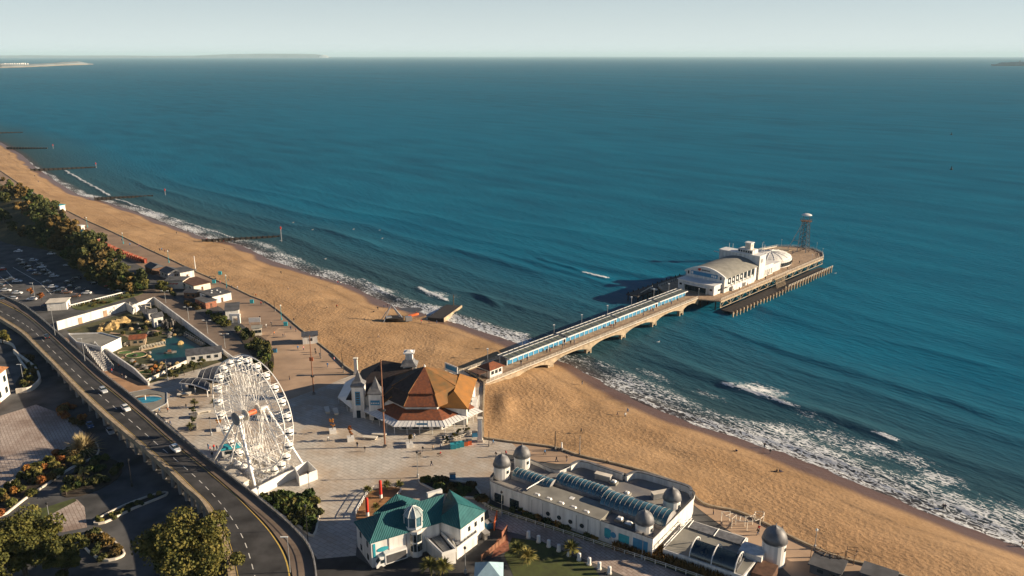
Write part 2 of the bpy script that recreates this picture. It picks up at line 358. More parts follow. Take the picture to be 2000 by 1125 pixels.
# single breakers: (pixel a, pixel b, width, strength, height)
for a, c, wd, st, hh in (((812, 562), (872, 590), 2.0, 1.25, .7), ((1136, 532), (1188, 546), 2.0, 1.15, .7), ((1405, 752), (1560, 800), 1.4, 1.2, .3), ((1704, 848), (1760, 868), 1.8, 1.2, .3), ((925, 575), (975, 600), 1.0, .45, .8), ((1050, 505), (1135, 530), 1.2, .4, .8),
                        ((700, 545), (790, 590), 1.0, .95, .4), ((1240, 778), (1420, 838), 1.2, .95, .4), ((1420, 838), (1560, 880), 1.2, 1.0, .4), ((1560, 880), (1800, 975), 1.2, .95, .4), ((1800, 975), (1990, 1040), 1.3, 1.0, .4), ((125, 333), (215, 383), 2.2, 1.0, .5), ((215, 385), (330, 425), 2.2, .85, .5), ((330, 425), (470, 470), 2.0, .8, .4), ((1040, 535), (1080, 560), 1.6, .5, .3), ((1230, 690), (1410, 752), 2, 0, .5), ((1560, 800), (1740, 862), 2, 0, .5), ((1400, 640), (1700, 745), 2.5, 0, .7), ((980, 495), (1300, 590), 2.5, 0, .7), ((820, 470), (1040, 530), 2.5, 0, .6), ((900, 570), (1080, 620), 2, 0, .6), ((1650, 720), (1990, 830), 2.5, 0, .7), ((1700, 660), (1990, 730), 2.5, 0, .55), ((1480, 700), (1800, 800), 2, 0, .5), ((600, 440), (800, 500), 2.5, 0, .6), ((640, 500), (800, 560), 2, 0, .5)):
    p = np.array(at(*a)[:2]); q = np.array(at(*c)[:2]); d = q - p; L = hypot(*d); d = d / L; nn = np.array((d[1], -d[0]))
    if np.dot(nn, EN) < 0: nn = -nn
    u = (X - p[0]) * d[0] + (Y - p[1]) * d[1]; w_ = (X - p[0]) * nn[0] + (Y - p[1]) * nn[1] + 2.2 * (vnoise(u / 9 + a[0], u * 0) - .5)
    tp_ = 2 if st > 0 else L * .3; e = sl_(-tp_, tp_, u) * sl_(L + tp_, L - tp_, u)
    foam = np.maximum(foam, st * e * np.where(w_ > 0, np.exp(-(w_ / wd) ** 2), np.exp(-(w_ / (wd * .5)) ** 2)))
    Z += hh * e * np.where(w_ > 0, np.exp(-(w_ / (wd * 2.2)) ** 2), np.exp(-(w_ / (wd * .8)) ** 2))
# patches of churned foam behind breakers: (centre pixel, radius along shore, radius out, strength)
for c, ra, rb, st in (((1490, 765), 12, 8, .92), ((1455, 762), 8, 5, .75), ((855, 575), 13, 8, .68), ((890, 580), 12, 7, .55), ((1640, 860), 16, 9, .75), ((1710, 880), 12, 8, .8), ((1790, 900), 9, 7, .8), ((1840, 935), 10, 7, .75), ((1960, 985), 12, 6, .6), ((1590, 820), 14, 6, .6), ((1280, 735), 16, 5, .62), ((1170, 712), 12, 5, .62), ((1380, 770), 16, 5, .55), ((760, 570), 14, 8, .62), ((520, 485), 16, 9, .6), ((420, 440), 16, 9, .5), ((640, 530), 14, 6, .6)):
    p = np.array(at(*c)[:2]); u = (X - p[0]) * ES[0] + (Y - p[1]) * ES[1]; w_ = (X - p[0]) * EN[0] + (Y - p[1]) * EN[1]
    foam = np.maximum(foam, st * np.exp(-(u / ra) ** 2 - (w_ / rb) ** 2) * (.75 + .5 * vnoise(SS / 6, TT / 5)))
foam = np.clip(foam, 0, 1.3)
sea = tag(grid_mesh('sea', X, Y, Z, {'foam': foam, 'dist': np.clip(D, 0, 300)}, M['sea'], D > -28), kind='structure')

# ---- sand
m, n, b = nodes_of('beach_sand'); M['sand'] = m
g = nd(n, 'ShaderNodeNewGeometry').outputs['Position']
na = nd(n, 'ShaderNodeTexNoise', i_Scale=.06, i_Detail=5.0, i_Roughness=.6); n.links.new(g, na.inputs['Vector'])
nb = nd(n, 'ShaderNodeTexNoise', i_Scale=1.1, i_Detail=6.0, i_Roughness=.7); n.links.new(g, nb.inputs['Vector'])
nc = nd(n, 'ShaderNodeTexVoronoi', i_Scale=.75); n.links.new(g, nc.inputs['Vector'])
wet = nd(n, 'ShaderNodeAttribute', attribute_name='wet').outputs['Fac']; trod = nd(n, 'ShaderNodeAttribute', attribute_name='trod').outputs['Fac']
c = mixc(n, ramp(n, na.outputs[0], [(.35, 0.0), (.65, 1.0)]), (.335, .205, .098), (.44, .28, .145))
c = mixc(n, math_(n, 'MULTIPLY', ramp(n, nb.outputs[0], [(.38, 1.0), (.6, 0.0)]), .35), c, (.22, .125, .055))
nd2 = nd(n, 'ShaderNodeTexNoise', i_Scale=.02, i_Detail=4.0); n.links.new(g, nd2.inputs['Vector'])
c = mixc(n, math_(n, 'MULTIPLY', math_(n, 'MULTIPLY', ramp(n, nd2.outputs[0], [(.4, 0.0), (.62, 1.0)]), trod), .5), c, (.26, .15, .07))
nw = nd(n, 'ShaderNodeTexNoise', i_Scale=.5, i_Detail=6.0, i_Roughness=.75); n.links.new(g, nw.inputs['Vector'])
c = mixc(n, math_(n, 'MULTIPLY', ramp(n, nw.outputs[0], [(.62, 0.0), (.72, 1.0)]), .55), c, (.12, .075, .04))
strd = nd(n, 'ShaderNodeAttribute', attribute_name='strand').outputs['Fac']
c = mixc(n, math_(n, 'MULTIPLY', math_(n, 'MULTIPLY', strd, ramp(n, nb.outputs[0], [(.42, 0.0), (.6, 1.0)])), .75), c, (.10, .062, .035))
c = mixc(n, wet, c, (.125, .075, .058))
n.links.new(c, b.inputs['Base Color'])
hh = math_(n, 'ADD', math_(n, 'MULTIPLY', nb.outputs[0], .55), math_(n, 'MULTIPLY', nc.outputs[0], .30))
bp = nd(n, 'ShaderNodeBump', i_Distance=.7); n.links.new(hh, bp.inputs['Height']); n.links.new(math_(n, 'MULTIPLY', math_(n, 'MULTIPLY', trod, .95), ramp(n, nd2.outputs[0], [(.35, .45), (.6, 1.0)])), bp.inputs['Strength'])
n.links.new(bp.outputs[0], b.inputs['Normal'])
n.links.new(math_(n, 'SUBTRACT', .92, math_(n, 'MULTIPLY', wet, .5)), b.inputs['Roughness']); b.inputs['Specular IOR Level'].default_value = .3
s_c = np.concatenate([np.arange(-1900, -600, 8.0), np.arange(-600, 80, 2.0), [90, 120]])
k_c = np.concatenate([np.linspace(-.35, 0, 6)[:-1], np.linspace(0, 1, 46)[:-1], np.linspace(1, 1.8, 14)])
SS, KK = np.meshgrid(s_c, k_c, indexing='ij')
A = prom_t(SS); B = shore_t(SS); TT = A + (B - A) * KK
X = SS * ES[0] + TT * EN[0]; Y = SS * ES[1] + TT * EN[1]; Z = sand_z(X, Y)
D = B - TT
dry = sl_(3, 14, D) * sl_(-2, 6, TT - A)
Z = Z + dry * (.55 * (vnoise(SS / 11, TT / 11) - .5) + .35 * (vnoise(SS / 4.5 + 8, TT / 4.5) - .5))
# scraped berms and hollows that show on the right of the pier
for c, ra, rb, hgt_ in (((985, 800), 3.0, 9.0, 1.3), ((1000, 785), 9.0, 2.5, .8), ((1175, 763), 5, 2, -.7), ((1205, 778), 3, 2, -.7), ((1150, 742), 5, 2, -.5)):
    p = np.array(at(c[0], c[1], 3)[:2]); Z += hgt_ * np.exp(-((X - p[0]) / ra) ** 2 - ((Y - p[1]) / rb) ** 2)
wet_a = np.clip(1 - (D - 1.5 - 4.5 * vnoise(SS / 16, SS * 0)) / 2.8, 0, 1)
tag(grid_mesh('beach', X, Y, Z, {'strand': np.exp(-((D - 9 - 5 * vnoise(SS / 25 + 2, SS * 0)) / .7) ** 2) + .8 * np.exp(-((D - 18 - 7 * vnoise(SS / 33 + 7, SS * 0)) / .6) ** 2) + .7 * np.exp(-((TT - A - 6 - 2 * vnoise(SS / 40, SS * 0)) / .35) ** 2) + .7 * np.exp(-((TT - A - 8 - 2 * vnoise(SS / 40, SS * 0)) / .35) ** 2), 'wet': wet_a, 'trod': .25 + .75 * sl_(4, 22, D)}, M['sand']), kind='structure')
# ================================================================ LAND SHEETS
def pave(name, ca, cb, line, bw=1.2, bh=.6, rough=.85, rot=.6, patch=.05, patch_col=None):
    m, n, b = nodes_of(name)
    g = nd(n, 'ShaderNodeNewGeometry').outputs['Position']
    mp = nd(n, 'ShaderNodeMapping'); mp.inputs['Rotation'].default_value = (0, 0, rot); n.links.new(g, mp.inputs[0])
    br = nd(n, 'ShaderNodeTexBrick', i_Scale=1.0, i_Mortar_Size=.05); br.inputs['Brick Width'].default_value = bw; br.inputs['Row Height'].default_value = bh
    for k, c in (('Color1', ca), ('Color2', cb), ('Mortar', line)): br.inputs[k].default_value = (*c, 1)
    n.links.new(mp.outputs[0], br.inputs['Vector'])
    t = nd(n, 'ShaderNodeTexNoise', i_Scale=patch, i_Detail=5.0, i_Roughness=.65); n.links.new(g, t.inputs['Vector'])
    c = mixc(n, math_(n, 'MULTIPLY', ramp(n, t.outputs[0], [(.42, 0.0), (.62, 1.0)]), .7), br.outputs['Color'], patch_col or tuple(x * .6 for x in ca))
    t2 = nd(n, 'ShaderNodeTexNoise', i_Scale=.9, i_Detail=5.0, i_Roughness=.7); n.links.new(g, t2.inputs['Vector'])
    c = mixc(n, math_(n, 'MULTIPLY', ramp(n, t2.outputs[0], [(.5, 0.0), (.68, 1.0)]), .35), c, tuple(x * .45 for x in ca))
    n.links.new(c, b.inputs['Base Color']); b.inputs['Roughness'].default_value = rough; b.inputs['Specular IOR Level'].default_value = .25
    bp = nd(n, 'ShaderNodeBump', i_Strength=.5, i_Distance=.05); n.links.new(br.outputs['Fac'], bp.inputs['Height']); n.links.new(bp.outputs[0], b.inputs['Normal'])
    M[name] = m; return m
M['asphalt'] = mat('asphalt', (.048, .046, .046), .9, .3, .2, .05, 6)
M['asphalt2'] = mat('worn_tarmac', (.17, .125, .092), .9, .18, .12, .05, 5)
M['promtar'] = mat('promenade_tarmac', (.27, .185, .125), .9, .14, .10, .04, 5)
M['promlight'] = mat('pale_promenade_paving', (.40, .275, .18), .9, .14, .10, .04, 5)
pave('plaza_paving', (.54, .50, .44), (.45, .42, .37), (.28, .25, .21), 2.4, 1.2, patch=.055, patch_col=(.36, .26, .17))
pave('pink_paving', (.50, .42, .36), (.42, .35, .30), (.22, .16, .13), 1.6, .8, rot=.9, patch=.09, patch_col=(.18, .12, .09))
M['grass'] = mat('grass_lawn', (.075, .095, .022), .95, .25, .6, .2, 6, col2=(.05, .055, .018))
M['soil'] = mat('planting_soil', (.055, .04, .026), .95, .25, .5, .2, 4)
M['scrub'] = mat('scrub_ground', (.075, .065, .025), .95, .3, .3, .5, 1.5, col2=(.04, .035, .015))
M['line'] = mat('road_paint', (.72, .70, .64), .7, .1, 2.0)
M['yline'] = mat('yellow_road_paint', (.60, .42, .10), .7, .1, 2.0)
M['terracotta'] = mat('terracotta_paving', (.40, .235, .13), .9, .12, .3)
def sheet(name, px, m, z=LZ, sm=0, closed=True):
    pts = [at(x, y, z) for x, y in px]
    if sm: pts = smooth(pts, sm, True)
    ar = sum(pts[i][0] * pts[(i + 1) % len(pts)][1] - pts[(i + 1) % len(pts)][0] * pts[i][1] for i in range(len(pts)))
    if ar < 0: pts = pts[::-1]
    return struct(name, MB().poly([(p[0], p[1], z) for p in pts]), M[m])
land = MB(); pl = [(p[0], p[1]) for p in prom]
poly = pl + [(160, 60), (-500, 60), (-1500, 300), (-1700, 1200)]
if True:
    land.prism(poly, -3, LZ - .02)
    struct('ground', land, mat('worn_ground_asphalt', (.085, .084, .084), .9, .3, .15, .05, 5))
sheet('promenade', [(-60, 303), (0, 334), (60, 374), (110, 401), (128, 411), (170, 432), (200, 445), (245, 466), (290, 488), (332, 507), (380, 530), (412, 544), (448, 559), (490, 579), (520, 591), (550, 612), (584, 641), (612, 663), (650, 693), (692, 729), (640, 745), (530, 690), (500, 655), (430, 600), (340, 555), (260, 512), (160, 452), (90, 418), (40, 385), (0, 358), (-60, 325)], 'promtar', LZ + .004)
sheet('promenade_approach', [(545, 640), (578, 642), (612, 665), (650, 695), (690, 730), (640, 752), (560, 782), (520, 740), (528, 700), (520, 660)], 'promlight', LZ + .012)
sheet('service_road', [(250, 540), (330, 575), (430, 640), (500, 690), (545, 745), (470, 760), (420, 700), (340, 640), (270, 590), (245, 560)], 'asphalt2', LZ + .006)
sheet('plaza', [(282, 742), (330, 735), (400, 718), (470, 690), (520, 700), (530, 735), (560, 778), (640, 750), (692, 731), (760, 739), (850, 730), (905, 724), (943, 750), (941, 858), (1000, 866), (1080, 876), (1125, 892), (1090, 905), (980, 885), (958, 945), (955, 990), (945, 1005), (860, 1010), (760, 1020), (700, 1030), (695, 1085), (620, 1092), (585, 1040), (500, 960), (415, 903), (300, 800)], 'plaza_paving', LZ + .009)
sheet('seafront_path', [(1000, 866), (1080, 876), (1130, 892), (1200, 908), (1270, 927), (1335, 952), (1375, 987), (1440, 1002), (1500, 1028), (1562, 1060), (1640, 1092), (1740, 1119), (1700, 1140), (1560, 1140), (1530, 1110), (1400, 1020), (1300, 945), (1150, 905), (1090, 906), (1040, 900)], 'promlight', LZ + .013)
sheet('garden_path', [(950, 985), (1010, 1005), (1120, 1045), (1250, 1090), (1370, 1135), (1280, 1150), (1160, 1100), (1040, 1050), (960, 1030)], 'pink_paving', LZ + .01)
sheet('forecourt', [(560, 1140), (620, 1092), (695, 1086), (730, 1110), (900, 1060), (955, 1028), (990, 1050), (960, 1140)], 'asphalt', LZ + .007)
sheet('garden_lawn', [(1000, 1050), (1060, 1058), (1160, 1108), (1180, 1140), (1010, 1140), (985, 1085)], 'grass', LZ + .012)
sheet('paved_court', [(0, 812), (40, 800), (70, 790), (130, 812), (170, 850), (150, 880), (80, 905), (0, 960)], 'pink_paving', LZ + .01)
sheet('lower_path', [(95, 1008), (150, 975), (165, 990), (170, 1030), (120, 1040)], 'pink_paving', LZ + .012)
sheet('verge_lawn', [(0, 1045), (60, 1000), (145, 973), (150, 978), (95, 1007), (0, 1075)], 'grass', LZ + .014)
sheet('terrace_path', [(110, 655), (130, 660), (175, 705), (215, 720), (300, 760), (290, 775), (240, 775), (180, 722), (118, 678)], 'terracotta', LZ + .015)
# sea wall along the beach
seg = [(p[0], p[1]) for p in prom[2:20]]
sw = MB().wall(smooth(seg, 4), .5, 3.6, LZ + .3); tag(sw.build('sea_wall', M['sandstone'], org=(seg[9][0], seg[9][1], LZ)), 'long low pale sea wall between the promenade and the beach left of the pier', 'wall')
seg = [(p[0], p[1]) for p in prom[24:]]
sw = MB().wall(seg[:3] + smooth(seg[2:], 4)[1:], .5, 3.2, LZ + .45); tag(sw.build('sea_wall', M['sandstone'], org=(seg[3][0], seg[3][1], LZ)), 'low sea wall edging the beach right of the pier, below the domed building', 'wall')
seg = [(p[0], p[1]) for p in prom[19:25]]
sw = MB().wall(smooth(seg, 3), .5, 3.2, LZ + .5); tag(sw.build('sea_wall', M['sandstone'], org=(seg[2][0], seg[2][1], LZ)), 'sea wall behind the brown-roofed pavilion at the head of the beach', 'wall')

# ---------------------------------------------------------------- flyover road
ZR = 10.0
cen_px = [(-60, 575), (6, 610), (38, 627), (66, 646), (98, 679), (134, 714), (172, 750), (214, 786), (260, 825), (310, 869), (368, 918), (409, 957), (445, 1000), (476, 1051), (496, 1112), (510, 1180)]
lef_px = [(-60, 592), (-20, 612), (20, 636), (46, 654), (74, 682), (106, 714), (140, 750), (178, 788), (222, 828), (270, 868), (324, 915), (362, 952), (398, 985), (428, 1045), (446, 1112), (455, 1180)]
rig_px = [(-60, 552), (30, 590), (60, 608), (92, 634), (128, 666), (166, 700), (204, 734), (250, 770), (296, 808), (350, 855), (414, 905), (462, 942), (512, 982), (570, 1032), (610, 1085), (622, 1180)]
zr = [5.6, 6.0, 6.6, 7.2, 8.0, 8.8, 9.4, 9.8] + [ZR] * 8
def curve(px, dz=0.0): return smooth([at(x, y, z + dz) for (x, y), z in zip(px, zr)], 6)
CEN, LEF, RIG = curve(cen_px), curve(lef_px), curve(rig_px)
N = len(CEN)
def between(f, dz=0):   # f from 0 (left edge) over .5 (centre) to 1 (right edge)
    return [tuple(v) if k != 2 else v for k, v in enumerate([])] or [((lerp(l, c, f * 2) if f < .5 else lerp(c, r, f * 2 - 1))[0], (lerp(l, c, f * 2) if f < .5 else lerp(c, r, f * 2 - 1))[1], c[2] + dz) for l, c, r in zip(LEF, CEN, RIG)]
rd = MB(); a, b_ = between(0), between(1)
rd.rings([[a[i], CEN[i], b_[i], (b_[i][0], b_[i][1], max(b_[i][2] - .8, 2)), (a[i][0], a[i][1], max(a[i][2] - .8, 2))] for i in range(N)])
road = struct('road', rd, M['asphalt'])
for f0, f1, nm in ((.0, .13, 'footway'), (.80, 1.0, 'footway')):
    k = MB(); l, r_ = between(f0, .004), between(f1, .004)
    k.rings([[(l[i][0], l[i][1], l[i][2] + .13), (l[i][0], l[i][1], l[i][2] - .3), (r_[i][0], r_[i][1], r_[i][2] - .3), (r_[i][0], r_[i][1], r_[i][2] + .13)] for i in range(N)])
    struct('pavement', k, M['sandstone' if f0 == 0 else 'asphalt2'])
for f in (.165, .775):     # yellow edge lines
    k = MB(); k.strip(between(f - .006, .008), between(f + .006, .008)); o = k.build('edge_line', M['yline'], road)
cl, cr = between(.476, .010), between(.494, .010)
dm = []
i = 3
while i < N - 3:
    k = MB(); k.strip(cl[i:i + 2], cr[i:i + 2]); k.build('lane_dash', M['line'], road); i += 2
# parapets
par = MB(); l = between(.0); par.wall(l, .45, [p[2] - .95 for p in l], [p[2] + .55 for p in l])
pt = thing('parapet', 'sand coloured concrete parapet along the left side of the flyover road', 'parapet', (l[40][0], l[40][1], LZ))
par.build('wall', M['sandstone'], pt)
cap = MB(); cap.wall(l, .5, [p[2] + .553 for p in l], [p[2] + .66 for p in l]); cap.build('coping', M['sandstone'], pt)
par = MB(); l = between(1.0); par.wall(l, .4, [p[2] - 1.4 for p in l], [p[2] + .75 for p in l])
pt = thing('parapet', 'dark parapet with railing along the plaza side of the flyover road', 'parapet', (l[40][0], l[40][1], LZ))
par.build('wall', M['stone'], pt)
rl = MB(); rl.path([(p[0], p[1], p[2] + 1.25) for p in l], .05, 4)
for p in l[::1]: rl.tube((p[0], p[1], p[2] + .7), (p[0], p[1], p[2] + 1.25), .04, 4)
rl.build('railing', M['steel'], pt)
for f in (.12, .88):
    q = between(f)
    for i in range(26, N - 6, 2):
        if q[i][2] > 8: MB().prism([(q[i][0] + .55 * cos(t * pi / 3), q[i][1] + .55 * sin(t * pi / 3)) for t in range(6)], LZ - .02, q[i][2] - 1.0).build('column', M['grey'], road)

# ---------------------------------------------------------------- wooded bank on the left
def hill_z(x, y):
    s = x * ES[0] + y * ES[1]; return s
bank_lo = [(-80, 330), (0, 362), (60, 402), (120, 448), (165, 490), (215, 520), (260, 542), (300, 562)]      # promenade side
bank_hi = [(-80, 420), (0, 470), (55, 482), (100, 492), (145, 522), (180, 550), (215, 566), (255, 572)]       # car park side
lo = smooth([at(x, y, LZ) for x, y in bank_lo], 6); hi = smooth([at(x, y, LZ) for x, y in bank_hi], 6)
hl = MB(); nb_ = len(lo); K = 12
rows = []
def bank_h(i, k):
    f = i / (nb_ - 1); return 13 * (1 - f) ** .45 * min(1, (1 - f) * 4) * sin(pi * min(1, max(0, k)) ** .8) ** 1.2 + .02
def bank_pt(i, k):
    p = lerp(lo[i], hi[i], k); return (p[0], p[1], LZ + bank_h(i, k))
for i in range(nb_): rows.append([bank_pt(i, k / K) for k in range(K + 1)])
hl.rings(rows, False, False, closed=False)
struct('wooded_bank', hl, M['scrub'], smooth_=True)
# ================================================================ VEGETATION
def leafmat(name, c1, c2, c3=None):
    m, n, b = nodes_of(name)
    g = nd(n, 'ShaderNodeNewGeometry').outputs['Position']
    t = nd(n, 'ShaderNodeTexNoise', i_Scale=.55, i_Detail=4.0); n.links.new(g, t.inputs['Vector'])
    oi = nd(n, 'ShaderNodeObjectInfo')
    f = math_(n, 'ADD', t.outputs[0], math_(n, 'MULTIPLY', math_(n, 'SUBTRACT', oi.outputs['Random'], .5), .25))
    c = ramp(n, f, [(.34, c1), (.52, c2), (.68, c3 or c2)])
    n.links.new(c, b.inputs['Base Color']); b.inputs['Roughness'].default_value = .75; b.inputs['Specular IOR Level'].default_value = .15
    M[name] = m; return m
leafmat('leaf_olive', (.045, .05, .013), (.085, .085, .02), (.15, .125, .03))
leafmat('leaf_dark', (.03, .04, .014), (.062, .068, .02), (.11, .095, .028))
leafmat('leaf_bronze', (.055, .04, .015), (.11, .075, .022), (.16, .10, .03))
leafmat('leaf_green', (.03, .05, .012), (.06, .085, .02), (.11, .12, .03))
leafmat('leaf_autumn', (.20, .065, .02), (.32, .12, .035), (.40, .20, .05))
leafmat('leaf_palm', (.08, .09, .025), (.16, .15, .04), (.28, .23, .07))
leafmat('leaf_straw', (.32, .25, .12), (.46, .37, .20), (.6, .5, .3))
leafmat('leaf_reed', (.13, .075, .025), (.22, .12, .035), (.30, .19, .05))
rnd = random.Random(11)
def rdir(r=rnd):
    while True:
        v = (r.uniform(-1, 1), r.uniform(-1, 1), r.uniform(-1, 1)); l = sqrt(v[0] ** 2 + v[1] ** 2 + v[2] ** 2)
        if .1 < l < 1: return (v[0] / l, v[1] / l, v[2] / l)
def leaf(mb, p, s, nrm_=None, r=rnd):
    nx = rdir(r)
    if nrm_: nx = nrm((nx[0] + nrm_[0] * 1.0, nx[1] + nrm_[1] * 1.0, nx[2] + nrm_[2] * 1.0))
    u = rdir(r); k = sum(a * b for a, b in zip(u, nx)); u = nrm(tuple(a - k * b for a, b in zip(u, nx)))
    w = (nx[1] * u[2] - nx[2] * u[1], nx[2] * u[0] - nx[0] * u[2], nx[0] * u[1] - nx[1] * u[0])
    s *= r.uniform(.7, 1.35)
    mb.add([tuple(p[i] + s * (a * u[i] + b * w[i]) for i in range(3)) for a, b in ((-.5, -.3), (.2, -.5), (.55, .1), (.05, .5), (-.5, .25))], [(0, 1, 2, 3, 4)])
def clump(mb, c, rad, n, s, r=rnd):
    for _ in range(n):
        d = rdir(r); q = r.uniform(.55, 1.05) ** .7
        if d[2] < -.5: q *= .6
        leaf(mb, (c[0] + d[0] * rad[0] * q, c[1] + d[1] * rad[1] * q, c[2] + d[2] * rad[2] * q), s, d, r)
def crown(c, rad, nclump, nleaf, s, seed, flat=.75):
    r = random.Random(seed); mb = MB()
    for i in range(nclump):
        d = rdir(r); q = r.uniform(.3, 1.0)
        cr = r.uniform(.15, .36) * max(rad[:2])
        clump(mb, (c[0] + d[0] * rad[0] * q, c[1] + d[1] * rad[1] * q, c[2] + d[2] * rad[2] * q), (cr, cr, cr * flat), nleaf, s, r)
    return mb
def trunk(mb, base, top, r0, limbs, seed):
    r = random.Random(seed); mid = lerp(base, top, .5)
    mb.tube(base, mid, r0, 7, r0 * .75); mb.tube(mid, top, r0 * .75, 7, r0 * .4)
    for i in range(limbs):
        a = 2 * pi * i / limbs + r.uniform(-.3, .3); st = lerp(base, top, r.uniform(.4, .85)); L = r.uniform(.5, .8) * (top[2] - base[2])
        mb.tube(st, (st[0] + cos(a) * L * .7, st[1] + sin(a) * L * .7, st[2] + L * .55), r0 * .4, 5, r0 * .12)
    return mb
def tree(name, label, loc, rad, hgt, m, nclump, nleaf, s, seed, group=None, cat='tree'):
    t = thing(name, label, cat, loc, 0, group); lc = tuple(loc)
    trunk(MB(), lc, (lc[0], lc[1], lc[2] + hgt), max(.12, rad[0] * .07), 6, seed).build('trunk', M['bark'], t)
    crown((lc[0], lc[1], lc[2] + hgt), rad, nclump, nleaf, s, seed).build('crown', M[m], t)
    return t
# the large trees along the bottom edge
def gpt(px, py): return at(px, py, LZ)
tree('evergreen_tree', 'large olive green evergreen tree beside the flyover road at the bottom edge', gpt(388, 1148), (10.0, 8.0, 6.5), 9.0, 'leaf_olive', 62, 388, .40, 1)
tree('evergreen_tree', 'tree with light olive tuft left of the largest evergreen by the road', gpt(322, 1112), (4.0, 4.0, 3.4), 6.5, 'leaf_olive', 24, 306, .40, 2)
tree('evergreen_tree', 'broad spreading evergreen tree at the bottom left corner above the lower path', gpt(50, 1122), (8.5, 6.5, 5.0), 8.0, 'leaf_olive', 54, 376, .40, 3)
tree('evergreen_tree', 'smaller evergreen tree right of the bottom left corner tree', gpt(133, 1135), (5.0, 4.5, 4.2), 6.0, 'leaf_olive', 32, 353, .40, 4)
tree('evergreen_tree', 'evergreen tree cut off by the bottom left corner of the view', gpt(-18, 1165), (6.5, 5.5, 5.0), 8.0, 'leaf_olive', 32, 329, .40, 5)
# wooded bank: shrubs and small trees, five kinds copied
protos = []
for k, (m_, rr, hh) in enumerate((('leaf_bronze', (3.4, 3.4, 2.6), 3.0), ('leaf_dark', (3.8, 3.6, 3.2), 3.6), ('leaf_bronze', (2.6, 2.6, 2.0), 2.0), ('leaf_green', (3.0, 3.0, 2.4), 2.6), ('leaf_olive', (2.4, 2.4, 1.9), 2.0))):
    kinds = ['bronze leaved shrub', 'dark evergreen tree', 'low bronze shrub', 'mid green bush', 'low olive bush'][k]
    protos.append(tree('bank_' + ('tree' if k == 1 else 'shrub'), kinds + ' growing on the wooded bank between the car park and the promenade', (0, 0, 0), rr, hh, m_, 12, 85, .75, 20 + k, group=kinds + ' on the wooded bank', cat='tree' if k == 1 else 'shrub'))
r2 = random.Random(5)
KN = ['bronze leaved shrub', 'dark evergreen tree', 'low bronze shrub', 'mid green bush', 'low olive bush']
for i in range(0, nb_):
    for j in range(4):
        k = (j + .15 + r2.uniform(0, .7)) / 4; p = bank_pt(i, k)
        if (i < nb_ * .3 and (i + j) % 2) or (j == 0 and i > nb_ * .4): continue
        kk = r2.choice((0, 0, 1, 2, 3, 4, 1)); sc = r2.uniform(.85, 1.45) * (1.35 if i < nb_ * .75 else .95)
        wh = ('on promenade edge of', 'on seaward slope of', 'on crest of', 'on car park edge of')[j]
        fa = ('far left wooded bank', 'wooded bank above the car park', 'near end of wooded bank')[min(2, i * 3 // nb_)]
        place(protos[kk], USED, (p[0], p[1], p[2] - .4), r2.uniform(0, 6), sc=sc, label=f'{KN[kk]} {wh} {fa}', group=f'{KN[kk]} {wh} {fa}')
# ================================================================ THE PIER
PZ = 4.9
PO = at(1408, 588, PZ); _e = at(1610, 503, PZ); _l = hypot(_e[0] - PO[0], _e[1] - PO[1])
PU = ((_e[0] - PO[0]) / _l, (_e[1] - PO[1]) / _l); PV = (-PU[1], PU[0]); PA = atan2(PU[1], PU[0])
def pp(u, v, z): return (PO[0] + u * PU[0] + v * PV[0], PO[1] + u * PU[1] + v * PV[1], z)
def pbox(mb, u0, u1, v0, v1, z0, z1):
    return mb.prism([pp(u0, v0, 0)[:2], pp(u1, v0, 0)[:2], pp(u1, v1, 0)[:2], pp(u0, v1, 0)[:2]], z0, z1)
# -------- bridge part with flat arches
VN, VF, U0, U1 = 9.2, 22.6, -137.5, -4.0
pier = thing('pier_bridge', 'long concrete pier bridge on shallow arches from the beach to the pier head', 'pier', pp(-70, 16, 0))
pbox(MB(), U0, U1, VN, VF, PZ - .45, PZ).build('deck', M['deck'], pier)
supports = [-137.5, -124, -104.5, -82.2, -60.0, -38.0, -17.0, -3.5]
for v in (VN, VF - .7):
    for a, c in zip(supports, supports[1:]):
        k = MB(); n_ = 14; top, bot = [], []
        for i in range(n_ + 1):
            u = a + (c - a) * i / n_; q = abs(2 * i / n_ - 1)
            top.append((u, PZ + .02)); bot.append((u, PZ - 1.1 - 2.1 * q ** 2.6))
        rg = [[pp(u, v, zt), pp(u, v, zb), pp(u, v + .7, zb), pp(u, v + .7, zt)] for (u, zt), (_, zb) in zip(top, bot)]
        k.rings(rg).build('arch_beam', M['sandstone'], pier)
for u in supports[1:-1]:
    for v in (VN + .2, VF - 1.5):
        k = MB()
        for du in (-1.5, .9): pbox(k, u + du, u + du + .6, v, v + 1.3, -3.5, PZ - 1.4)
        pbox(k, u - 1.48, u + 1.48, v + .1, v + 1.2, 1.1, 1.6); pbox(k, u - 1.7, u + 1.7, v - .1, v + 1.4, PZ - 1.9, PZ - 1.35)
        k.build('support', M['sandstone'], pier)
    pbox(MB(), u - .5, u + .5, VN + 1, VF - 1, PZ - 1.9, PZ - .46).build('cross_beam', M['sandstone'], pier)
for v in (VN + .1, VF - .1):
    k = MB()
    for z in (.45, .8, 1.15): k.tube(pp(U0, v, PZ + z), pp(U1, v, PZ + z), .05, 4)
    u = U0
    while u < U1: k.tube(pp(u, v, PZ), pp(u, v, PZ + 1.2), .06, 4); u += 2.0
    pbox(k, U0, U1, v - .12, v + .12, PZ + .02, PZ + .22)
    k.build('railing', M['cream'], pier)
for v in (11.4, 12.4): pbox(MB(), U0, U1, v, v + .14, PZ + .004, PZ + .012).build('deck_rail', M['brown'], pier)
